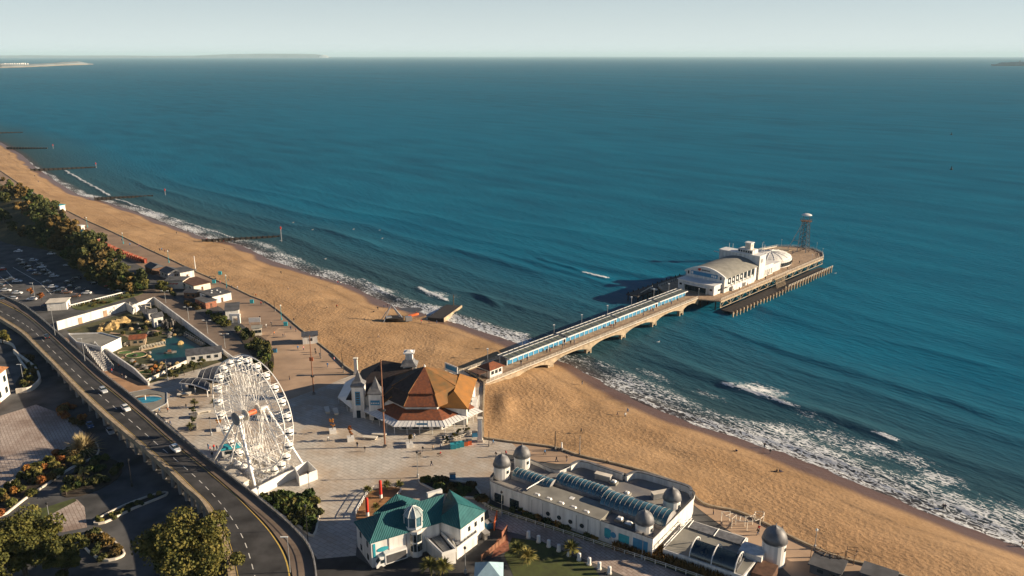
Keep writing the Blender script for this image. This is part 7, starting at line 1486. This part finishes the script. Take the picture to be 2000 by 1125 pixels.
bed('planting_bed', b8, 'kerb of the dark oval planted island at bottom left'); shrubbed('on the dark oval island at bottom left', b8, 16, ['leaf_dark', 'leaf_bronze'], 1.2, 8)
b9 = [(1200, 1062), (1250, 1060), (1330, 1090), (1420, 1115), (1440, 1135), (1340, 1125), (1240, 1085)]
r9 = random.Random(9); k = MB()
for _ in range(5200):
    f = r9.random(); a = lerp(at(1200, 1066, LZ), at(1440, 1135, LZ), f); q = r9.uniform(-1.5, 2.6); x, y = a[0] + q * .5, a[1] + q; l = r9.uniform(.9, 2.1); t_ = r9.uniform(0, 6.28); s_ = r9.uniform(0, .6)
    k.add([(x - .07 * sin(t_), y + .07 * cos(t_), LZ), (x + .07 * sin(t_), y - .07 * cos(t_), LZ), (x + s_ * cos(t_) + .16 * sin(t_), y + s_ * sin(t_) - .16 * cos(t_), LZ + l * .75), (x + s_ * 1.4 * cos(t_), y + s_ * 1.4 * sin(t_), LZ + l)], [(0, 1, 2, 3)])
tag(k.build('reeds', M['leaf_reed'], org=at(1320, 1100, LZ)), 'bank of russet brown reeds in front of the annexe', 'reeds', kind='stuff')
b10 = [(955, 985), (1000, 990), (1100, 1025), (1200, 1062), (1180, 1062), (1080, 1030), (990, 1002)]
shrubbed('against the shaded front wall of the aquarium building', b10, 14, ['leaf_dark', 'leaf_dark', 'leaf_reed'], 1.2, 10)
b11 = [(462, 645), (490, 650), (520, 665), (535, 700), (530, 735), (515, 735), (495, 700), (475, 670)]
bed('planting_bed', b11, None, kerb=False); shrubbed('in the bed between the service road and the promenade approach', b11, 28, ['leaf_green', 'leaf_dark', 'leaf_olive'], 1.5, 11, .9)
b12 = [(400, 608), (440, 622), (455, 638), (440, 640), (415, 625)]
shrubbed('beside the arcade with the white doorway', b12, 18, ['leaf_olive', 'leaf_palm', 'leaf_green'], 1.3, 12)
b13 = [(140, 597), (200, 585), (270, 568), (278, 574), (230, 588), (165, 606)]
bed('planting_bed', b13, None, m_='grass', kerb=False); shrubbed('on the verge between car park and golf court', b13, 18, ['leaf_olive', 'leaf_bronze', 'leaf_green'], .9, 13, .6)
b14 = [(300, 545), (330, 560), (360, 585), (400, 612), (385, 612), (345, 585), (310, 560)]
shrubbed('behind the seafront cafes along the service road', b14, 12, ['leaf_bronze', 'leaf_dark'], 1.4, 14)
g1 = [(205, 652), (256, 618), (300, 600), (340, 628), (385, 660), (330, 650), (290, 665), (250, 662)]
shrubbed('among the rocks at the back of the golf court', g1, 24, ['leaf_dark', 'leaf_dark', 'leaf_bronze', 'leaf_green'], .95, 31, .8)
g2 = [(240, 700), (262, 705), (290, 715), (330, 716), (375, 708), (300, 738), (285, 738)]
shrubbed('between the putting greens at the front of the golf court', g2, 18, ['leaf_dark', 'leaf_green', 'leaf_autumn'], .8, 32, .7)
for i in range(34):
    px, py = rnd.choice(((300, 628), (318, 640), (338, 648), (262, 640), (278, 650), (300, 655), (252, 702), (270, 712), (300, 722), (320, 718), (350, 712), (345, 640))); px += rnd.uniform(-14, 14); py += rnd.uniform(-7, 7); c_ = at(px, py, LZ)
    tag(boulder(MB(), c_, rnd.uniform(.5, 1.3), rnd).build('boulder', M[('stone', 'rock', 'dwood', 'stone')[i % 4]], org=c_), ('grey', 'ochre', 'dark', 'grey')[i % 4] + ' boulder scattered over the golf court lawn', 'boulder', ('grey', 'ochre', 'dark', 'grey')[i % 4] + ' boulders on the golf court')
for i, pts in enumerate((((238, 700), (255, 690), (275, 686), (285, 692)), ((268, 722), (295, 712), (330, 716)), ((215, 650), (245, 655), (262, 664)), ((285, 640), (310, 648), (335, 655)))):
    ln = smooth([at(x, y, LZ) for x, y in pts], 5); struct('golf_path', MB().wall([p[:2] for p in ln], 1.3, LZ, LZ + .06), M['promlight'])
c_ = at(330, 640, LZ); t = thing('mock_fort', 'dark round mock fort of upright pales beside the golf pond', 'fort', c_)
for i in range(14): a = 2 * pi * i / 14; MB().box((c_[0] + 2.4 * cos(a), c_[1] + 2.0 * sin(a), LZ + 1.4), (.5, .5, 2.9 + .5 * (i % 2)), a).build('pale', M['stone' if i % 2 else 'dwood'], t)
fc = thing('white_fence', 'long white rail fence along the near side of the car park', 'fence', at(140, 600, LZ)); k = MB(); a, b_ = at(138, 600, LZ), at(268, 568, LZ)
for i in range(31): p = lerp(a, b_, i / 30); MB().tube((p[0], p[1], LZ - .02), (p[0], p[1], LZ + 1.1), .07, 4).build('post', M['white_paint'], fc)
MB().wall([a[:2], b_[:2]], .1, LZ + .75, LZ + 1.15).build('rail', M['white_paint'], fc)
# ---- pampas-like giant tuft, palms, round trees
def tuft(name, label, px, py, n_, L, m_, spread, z=LZ, trunk_h=0.0, cat='plant', group=None, seed=1, wid=.16):
    c_ = at(px, py, z); t = thing(name, label, cat, c_, 0, group); r = random.Random(seed); k = MB()
    for i in range(n_):
        a = r.uniform(0, 2 * pi); e_ = r.uniform(spread, 1.45); l = L * r.uniform(.7, 1.05); p0 = (c_[0], c_[1], z + trunk_h); d = (cos(a) * cos(e_), sin(a) * cos(e_), sin(e_)); s_ = (-sin(a) * wid, cos(a) * wid, 0)
        p1 = tuple(p0[j] + d[j] * l * .55 for j in range(3)); p2 = (p0[0] + d[0] * l * 1.05, p0[1] + d[1] * l * 1.05, p0[2] + d[2] * l * .95 - l * .22 * cos(e_))
        k.add([tuple(p0[j] - s_[j] * .4 for j in range(3)), tuple(p0[j] + s_[j] * .4 for j in range(3)), tuple(p1[j] + s_[j] for j in range(3)), tuple(p1[j] - s_[j] for j in range(3)), p2], [(0, 1, 2, 3), (3, 2, 4)])
    k.build('fronds', M[m_], t)
    if trunk_h: MB().tube((c_[0], c_[1], z - .02), (c_[0], c_[1], z + trunk_h), .16, 6).build('trunk', M['bark'], t)
    return t
tuft('giant_grass', 'big pale straw coloured tuft of grass at the tip of the left shrub bed', 163, 882, 420, 6.5, 'leaf_straw', .1, wid=.12)
for i, (px, py, lab) in enumerate(((165, 932, 'small palm in the shaded bed below the flyover'), (130, 967, 'yellow green palm at the edge of the lower path'), (372, 842, 'tiny palm left of the ferris wheel'), (735, 1003, 'small palm at the left corner of the deck terrace'), (756, 957, 'first small palm behind the deck terrace railing'), (780, 957, 'second small palm behind the deck terrace railing'), (719, 968, 'small palm on the deck terrace corner'), (840, 1118, 'round palm at the bottom beside the restaurant forecourt'), (866, 1122, 'larger palm at the bottom beside the forecourt'), (1030, 1100, 'big spiky palm on the garden lawn'), (1012, 1088, 'palm with upright fronds on the garden lawn'), (1115, 1085, 'slim tall palm beside the white garden posts'), (418, 795, 'palm in the planter behind the ferris wheel'), (380, 795, 'dark small palm on the plaza by the white sign'))):
    big = py > 1070; tuft('palm', lab, px, py, 150 if big else 80, 2.8 if big else 1.7, 'leaf_palm' if i != 13 else 'leaf_dark', -.1, trunk_h=1.6 if big else 1.5, cat='palm', seed=i + 2, wid=.14)
for i, (px, py, lab) in enumerate(((340, 742, 'round dark tree at the left of the golf court front wall'), (360, 733, 'second round tree along the golf court front wall'), (379, 727, 'third round tree along the golf court front wall'), (394, 721, 'fourth round tree along the golf court front wall'), (318, 570, 'round olive shrub tree between the car park road and the cafes'), (232, 788, 'small green bush beside the terrace path'), (60, 580, 'small autumn tree at the car park kerb'), (82, 588, 'second small autumn tree near the white car'), (6, 672, 'green tree at the left edge above the lower road'), (245, 552, 'large round bush at the near end of the wooded bank'), (225, 548, 'rounded bush beside the large one at the bank end'))):
    aut = 'autumn' in lab; big = i >= 9 or i == 4 or i == 8; tree('round_tree', lab, at(px, py, LZ), (3.6, 3.4, 3.0) if big else (1.9, 1.9, 1.7), 3.4 if big else 2.6, 'leaf_autumn' if aut else ('leaf_olive' if big else 'leaf_dark'), 16 if big else 9, 110, .6 if big else .42, 60 + i)
# ---- planters and benches
for i, (px, py, lab, m_) in enumerate(((650, 845, 'white square planter with a slim orange tree, left of two', 'leaf_autumn'), (685, 860, 'white square planter with a slim orange tree, right of two', 'leaf_autumn'), (379, 815, 'square planter with a palm on the left plaza', 'leaf_dark'), (378, 836, 'dark planter behind the flyover parapet', 'leaf_dark'), (430, 840, 'white planter box beside the ferris wheel', 'leaf_autumn'), (800, 872, 'planter with a bare shrub in front of the pavilion', 'leaf_bronze'))):
    c_ = at(px, py, LZ + .01); t = thing('planter', lab, 'planter', c_); MB().box((c_[0], c_[1], LZ + .55), (1.9, 1.9, 1.1), .3).build('box', M['white' if i not in (2, 3) else 'stone'], t)
    MB().tube((c_[0], c_[1], LZ + 1), (c_[0], c_[1], LZ + 2.4), .07, 5).build('stem', M['bark'], t); crown((c_[0], c_[1], LZ + 2.9), (.9, .9, 1.7 if m_ == 'leaf_autumn' else .9), 9, 50, .32, 80 + i).build('foliage', M[m_], t)
for i, (px, py, rz, lab) in enumerate(((639, 803, 1.9, 'long pale bench in the shade left of the pavilion, left of two'), (656, 806, 1.9, 'long pale bench in the shade left of the pavilion, right of two'), (723, 857, -.15, 'long pale bench in front of the pavilion, nearer of two'), (741, 851, -.15, 'long pale bench in front of the pavilion, farther of two'), (398, 806, .5, 'white curved bench on the left plaza'), (360, 772, .3, 'white bench beside the leaf shaped shelter'))):
    c_ = at(px, py, LZ + .012); t = thing('bench', lab, 'bench', c_); MB().box((c_[0], c_[1], LZ + .62), (4.2, 1.4, .24), rz).build('seat', M['cream'], t)
    for s_ in (-1.5, 1.5): MB().box((c_[0] + s_ * cos(rz), c_[1] + s_ * sin(rz), LZ + .25), (.4, 1.1, .52), rz).build('leg', M['cream'], t)
# ---- bins and boxes
for i, (px, py, m_, lab) in enumerate(((885, 876, 'turq', 'turquoise waste bin at the left end of the bin row'), (893, 874, 'turq', 'turquoise waste bin second in the bin row'), (901, 872, 'turq', 'turquoise waste bin third in the bin row'), (909, 870, 'orange', 'orange waste bin in the bin row'), (916, 868, 'orange', 'second orange waste bin in the bin row'), (927, 852, 'blue', 'blue drum at the top end of the bin row'), (492, 592, 'turq', 'turquoise bin on the promenade before the cafe terrace'), (558, 636, 'turq', 'turquoise kiosk box at the foot of the nearest promenade lamp'), (537, 688, 'blue', 'blue box beside the bed on the promenade approach'), (519, 706, 'blue', 'blue sign box beside the planted bed near the ferris wheel'), (884, 935, 'blue', 'small blue box in the shade left of the aquarium turrets'), (418, 553, 'turq', 'turquoise box on the promenade beside the brown roofed cafe'), (430, 536, 'turq', 'turquoise bin near the black hipped cafe'))):
    c_ = at(px, py, LZ + .012); t = thing('waste_bin', lab, 'bin', c_); MB().box((c_[0], c_[1], LZ + .7), (1.5, 1.1, 1.4), .15).build('body', M[m_], t); MB().box((c_[0], c_[1], LZ + 1.47), (1.6, 1.2, .12), .15).build('lid', M['turq' if m_ == 'turq' else 'dgrey'], t)
for i, (px, py) in enumerate(((872, 864), (886, 858), (898, 852), (911, 847))):
    c_ = at(px, py, LZ + .01); t = thing('round_planter', ('first', 'second', 'third', 'fourth')[i] + ' dark round shrub planter in the row beside the waste bins', 'planter', c_, 0, 'round planters beside the bins'); MB().lathe(c_, [(.7, 0), (.9, .8)], 10).build('pot', M['stone'], t); crown((c_[0], c_[1], LZ + 1.5), (1.1, 1.1, .8), 7, 40, .3, 95 + i).build('foliage', M['leaf_dark'], t)
rw = thing('boundary_rail', 'pale rail behind the row of waste bins', 'railing', at(890, 868, LZ)); a, b_ = at(865, 868, LZ), at(932, 846, LZ); k = MB()
for z in (.5, 1.0): k.tube((a[0], a[1], LZ + z), (b_[0], b_[1], LZ + z), .08, 4)
for i in range(9): p = lerp(a, b_, i / 8); k.tube((p[0], p[1], LZ - .02), (p[0], p[1], LZ + 1.1), .08, 4)
k.build('rail', M['cream'], rw)
# ---- garden at the bottom right of the restaurant
for i in range(9):
    f = i / 8; px, py = 1032 + (1190 - 1032) * f, 1050 + (1120 - 1050) * f; c_ = at(px, py, LZ); t = thing('garden_post', ('first', 'second', 'third', 'fourth', 'fifth', 'sixth', 'seventh', 'eighth', 'ninth')[i] + ' white pillar of the garden boundary counted from the restaurant', 'pillar', c_, 0, 'white garden pillars'); MB().lathe(c_, [(.42, -.02), (.42, 1.6), (.2, 1.75)], 10).build('shaft', M['white_paint'], t); MB().lathe(c_, [(.55, -.02), (.55, .25)], 10).build('base', M['cream'], t)
ga = MB(); a_ = [at(x, y, LZ)[:2] for x, y in ((970, 1055), (990, 1040), (995, 1075), (960, 1090))]; struct('red_gravel', MB().poly([(p[0], p[1], LZ + .016) for p in a_][::-1]), M['brick'])
for lab, px, py, w_, d, h_, m_, rz in (('orange brown timber screen beside the restaurant bin store', 968, 1024, .3, 5.0, 2.0, 'orange', -.1), ('timber fence on the left side of the red gravel yard', 964, 1075, .25, 9.0, 1.4, 'redwood', -.6), ('rusty red fence panel at the corner of the red gravel yard', 985, 1045, .25, 3.0, 1.6, 'brick', -.4)):
    c_ = at(px, py, LZ); t = thing('timber_fence', lab, 'fence', c_); n_ = max(2, int(d / 1.2))
    for i in range(n_): o_s = (i + .5 - n_ / 2) * d / n_; MB().box((c_[0] - sin(rz) * o_s, c_[1] + cos(rz) * o_s, LZ + h_ / 2), (w_ * .5, d / n_ - .05, h_), rz).build('panel', M[m_], t)
    for i in range(n_ + 1): o_s = (i - n_ / 2) * d / n_; MB().box((c_[0] - sin(rz) * o_s, c_[1] + cos(rz) * o_s, LZ + h_ / 2 + .05), (w_, .14, h_ + .1), rz).build('post', M[m_], t)
for i, (px, py, m_) in enumerate(((953, 1030, 'blue'), (961, 1028, 'blue'), (940, 1042, 'stone'), (948, 1050, 'stone'))): c_ = at(px, py, LZ); t = thing('storage_bin', ('left blue', 'right blue', 'back stone grey', 'front stone grey')[i] + ' storage bin beside the restaurant wing', 'bin', c_); MB().box((c_[0], c_[1], LZ + .75), (1.4, 1.6, 1.5), .6).build('body', M[m_], t); MB().box((c_[0], c_[1], LZ + 1.56), (1.5, 1.7, .12), .6).build('lid', M['grey'], t)
tn = thing('blue_tent', 'pale blue pyramid roofed tent at the bottom edge below the red yard', 'tent', at(955, 1135, LZ)); c_ = at(955, 1135, LZ)
k = MB(); k.rings([[(c_[0] + s_ * a, c_[1] + s_ * b_, z) for a, b_ in ((-1, -1), (1, -1), (1, 1), (-1, 1))] for s_, z in ((3.0, LZ + 2.2), (3.0, LZ + 2.4), (.1, LZ + 4.6))]); k.build('canopy', mat('pale_blue_canvas', (.30, .44, .50), .8, .06, 1.0), tn)
for a in (-2.8, 2.8):
    for b_ in (-2.8, 2.8): MB().tube((c_[0] + a, c_[1] + b_, LZ - .02), (c_[0] + a, c_[1] + b_, LZ + 2.3), .07, 5).build('pole', M['white_paint'], tn)
fn = thing('verge_fence', 'long low pale fence on a grass verge in front of the aquarium building', 'fence', at(1100, 1040, LZ)); ln = [at(x, y, LZ) for x, y in ((947, 990), (960, 997), (1010, 1013), (1100, 1042), (1200, 1075), (1300, 1108), (1380, 1135))]
for p, q in zip(ln, ln[1:]):
    n_ = max(2, int(hypot(q[0] - p[0], q[1] - p[1]) / 2.2))
    for i in range(n_): w_ = lerp(p, q, i / n_); MB().box((w_[0], w_[1], LZ + .5), (.16, .16, 1.04)).build('post', M['cream'], fn)
for z in (.55, .95): MB().path([(p[0], p[1], LZ + z) for p in ln], .07, 4).build('rail', M['cream'], fn)
vg = MB(); vg.strip([(p[0], p[1] + .3, LZ + .018) for p in ln], [(p[0] + .9, p[1] + 1.6, LZ + .018) for p in ln]); struct('grass_verge', vg, mat('yellowed_grass', (.22, .20, .05), .95, .25, .8))
# curved pergola frames and railings at the right of the path
for j, (px, py, lab) in enumerate(((1448, 1015, 'curved pale pergola frame on the seafront path behind the annexe'), (1625, 1085, 'curved dark pergola frame on the seafront path at bottom right'))):
    c_ = at(px, py, LZ + .01); t = thing('pergola', lab, 'pergola', c_); ang = [pi * .05 + i * pi * .9 / 8 for i in range(9)]
    for r_ in (3.0, 5.0):
        MB().path([(c_[0] + r_ * cos(a), c_[1] - r_ * .9 * sin(a), LZ + 2.4) for a in ang], .09, 4).build('beam', M['cream' if j == 0 else 'wood'], t)
        for a in ang[::2]: MB().tube((c_[0] + r_ * cos(a), c_[1] - r_ * .9 * sin(a), LZ - .02), (c_[0] + r_ * cos(a), c_[1] - r_ * .9 * sin(a), LZ + 2.4), .09, 4).build('post', M['cream' if j == 0 else 'wood'], t)
    for a in ang: MB().tube((c_[0] + 2.8 * cos(a), c_[1] - 2.5 * sin(a), LZ + 2.5), (c_[0] + 5.2 * cos(a), c_[1] - 4.7 * sin(a), LZ + 2.5), .06, 4).build('rafter', M['cream' if j == 0 else 'wood'], t)
hut('dark_kiosk', 'dark flat kiosk at the bottom right on the seafront path', 1615, 1116, 6, 5, 2.0, -.6, 'dgrey', 'dgrey', 0, cat='kiosk')
hut('dark_kiosk', 'second dark kiosk cut by the bottom edge right of the pergola', 1715, 1134, 6, 4, 1.8, -.6, 'dgrey', 'dgrey', 0, cat='kiosk')
# birds resting on the sea
for i, (px, py, sea_) in enumerate(((572, 435, 1), (610, 449, 1), (690, 448, 1), (741, 450, 1), (746, 466, 1), (635, 506, 1), (548, 470, 1), (1285, 668, 1), (1631, 534, 1))):
    c_ = at(px, py, .35); k = MB(); k.lathe((c_[0], c_[1], c_[2]), [(.05, -.1), (.3, 0), (.32, .18), (.1, .3)], 8); k.v = [(c_[0] + (x - c_[0]) * 2.0, y, z) for x, y, z in k.v]; k.lathe((c_[0] + .55, c_[1], c_[2] + .25), [(.1, 0), (.16, .12), (.08, .28)], 6)
    t = thing('seagull', 'white gull floating on the sea beyond the surf' if px < 1000 else ('white gull on the calm water right of the pier arches' if px < 1400 else 'white gull beside the end of the landing stage'), 'bird', c_, 0, 'gulls on the sea'); k.build('body', M['white_paint'], t); MB().box((c_[0] + .85, c_[1], c_[2] + .38), (.2, .06, .06)).build('beak', M['orange'], t)
for px, py, lab in ((1858, 263, 'small dark buoy far out on the right sea'), (1858, 331, 'small dark buoy nearer on the right sea')):
    c_ = at(px, py, 0); t = thing('buoy', lab, 'buoy', c_); MB().lathe(c_, [(1.2, -.5), (1.4, .3), (.9, .9)], 10).build('float', M['black'], t); MB().lathe((c_[0], c_[1], .9), [(.4, 0), (.3, 2.2), (.05, 2.5)], 8).build('topmark', M['black'], t)
# ================================================================ FAR COAST AND SHIP
def far(px, d): return ((px - 1000) / F * d, d / CT)
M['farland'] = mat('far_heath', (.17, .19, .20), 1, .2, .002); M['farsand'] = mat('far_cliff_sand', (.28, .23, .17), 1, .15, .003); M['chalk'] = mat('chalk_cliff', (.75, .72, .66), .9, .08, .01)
hd_ = thing('headland', 'low sandy headland with beach on the far left horizon', 'headland', (-7000, 9000, 0))
xs_ = [(-200, 6800, 26), (-100, 7000, 30), (0, 7200, 30), (40, 7600, 26), (80, 8200, 24), (120, 9000, 34), (150, 9400, 40), (170, 9700, 12), (180, 9800, 2)]
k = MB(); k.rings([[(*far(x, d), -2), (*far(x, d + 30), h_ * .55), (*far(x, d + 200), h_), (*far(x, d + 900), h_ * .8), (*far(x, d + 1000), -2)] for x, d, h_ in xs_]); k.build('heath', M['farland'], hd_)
k = MB(); k.rings([[(*far(x, d - 90), -2), (*far(x, d - 60), 2), (*far(x, d - 1), h_ * .3), (*far(x, d - 1), -2)] for x, d, h_ in xs_]); k.build('beach', M['farsand'], hd_)
rr_ = random.Random(8)
for i in range(14): x, y = far(-5 + i * 4.2 + rr_.uniform(-1, 1), 7500 + i * 25); MB().box((x, y, 30 + rr_.uniform(-4, 3)), (rr_.uniform(14, 26), 14, rr_.uniform(10, 16))).build('house', M['chalk'], hd_)
isl = thing('island_ridge', 'hazy long island ridge ending in a white chalk point on the horizon', 'island', (-6000, 24000, 0))
pr_ = [(-60, 90), (60, 120), (140, 100), (220, 110), (300, 90), (380, 100), (440, 160), (520, 185), (580, 180), (615, 165), (632, 120), (645, 30), (650, 5)]
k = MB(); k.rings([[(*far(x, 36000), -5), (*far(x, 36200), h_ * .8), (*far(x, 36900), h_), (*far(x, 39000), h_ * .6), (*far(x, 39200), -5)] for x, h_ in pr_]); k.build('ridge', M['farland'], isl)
k = MB(); k.rings([[(*far(x, 35600), -5), (*far(x, 35700), h_), (*far(x, 35950), h_), (*far(x, 35990), -5)] for x, h_ in ((623, 60), (630, 135), (637, 120), (642, 60))]); k.build('chalk_face', M['chalk'], isl)
sh_ = thing('cruise_ship', 'grey cruise ship on the horizon at the right edge', 'ship', (*far(1985, 8500), 0)); X0, Y0 = far(1938, 8500); X1 = far(2062, 8500)[0]; Ls = X1 - X0
M['ship'] = mat('ship_grey', (.20, .23, .25), .6, .1, .01)
k = MB(); k.rings([[(X0 + f * Ls, Y0 - w_, 14 + zz), (X0 + f * Ls + (12 if f == 0 else 0), Y0 - w_ * .7, -2), (X0 + f * Ls + (12 if f == 0 else 0), Y0 + w_ * .7, -2), (X0 + f * Ls, Y0 + w_, 14 + zz)] for f, w_, zz in ((0, 1, 6), (.08, 12, 2), (.2, 18, 0), (.9, 18, 0), (1, 14, 1))]); k.build('hull', M['ship'], sh_)
for a, c, z0, z1 in ((.09, .96, 14, 22), (.12, .93, 22, 30), (.16, .9, 30, 38), (.3, .8, 38, 43)): MB().box((X0 + (a + c) / 2 * Ls, Y0, (z0 + z1) / 2), ((c - a) * Ls, 26, z1 - z0 - .3)).build('deck_storey', M['ship'], sh_)
MB().box((X0 + .45 * Ls, Y0, 50), (14, 12, 14), 0, .6).build('funnel', M['ship'], sh_); MB().tube((X0 + .4 * Ls, Y0, 43), (X0 + .4 * Ls, Y0, 64), 1.2, 6).build('mast', M['ship'], sh_)
# ================================================================ HAZE
hz = MB(); hz.box((0, 0, 134), (150000, 150000, 276)); hzo = tag(hz.build('haze', None, org=(0, 0, 134)), 'thin pale sea haze over the whole bay', 'haze', kind='stuff')
hm = bpy.data.materials.new('haze_air'); hm.use_nodes = True; n = hm.node_tree; n.nodes.clear(); hv = n.nodes.new('ShaderNodeVolumePrincipled'); ho = n.nodes.new('ShaderNodeOutputMaterial')
hv.inputs['Color'].default_value = (.62, .88, 1.0, 1); hv.inputs['Density'].default_value = 2.7e-5; n.links.new(hv.outputs[0], ho.inputs['Volume'])
hzo.data.materials.clear(); hzo.data.materials.append(hm)
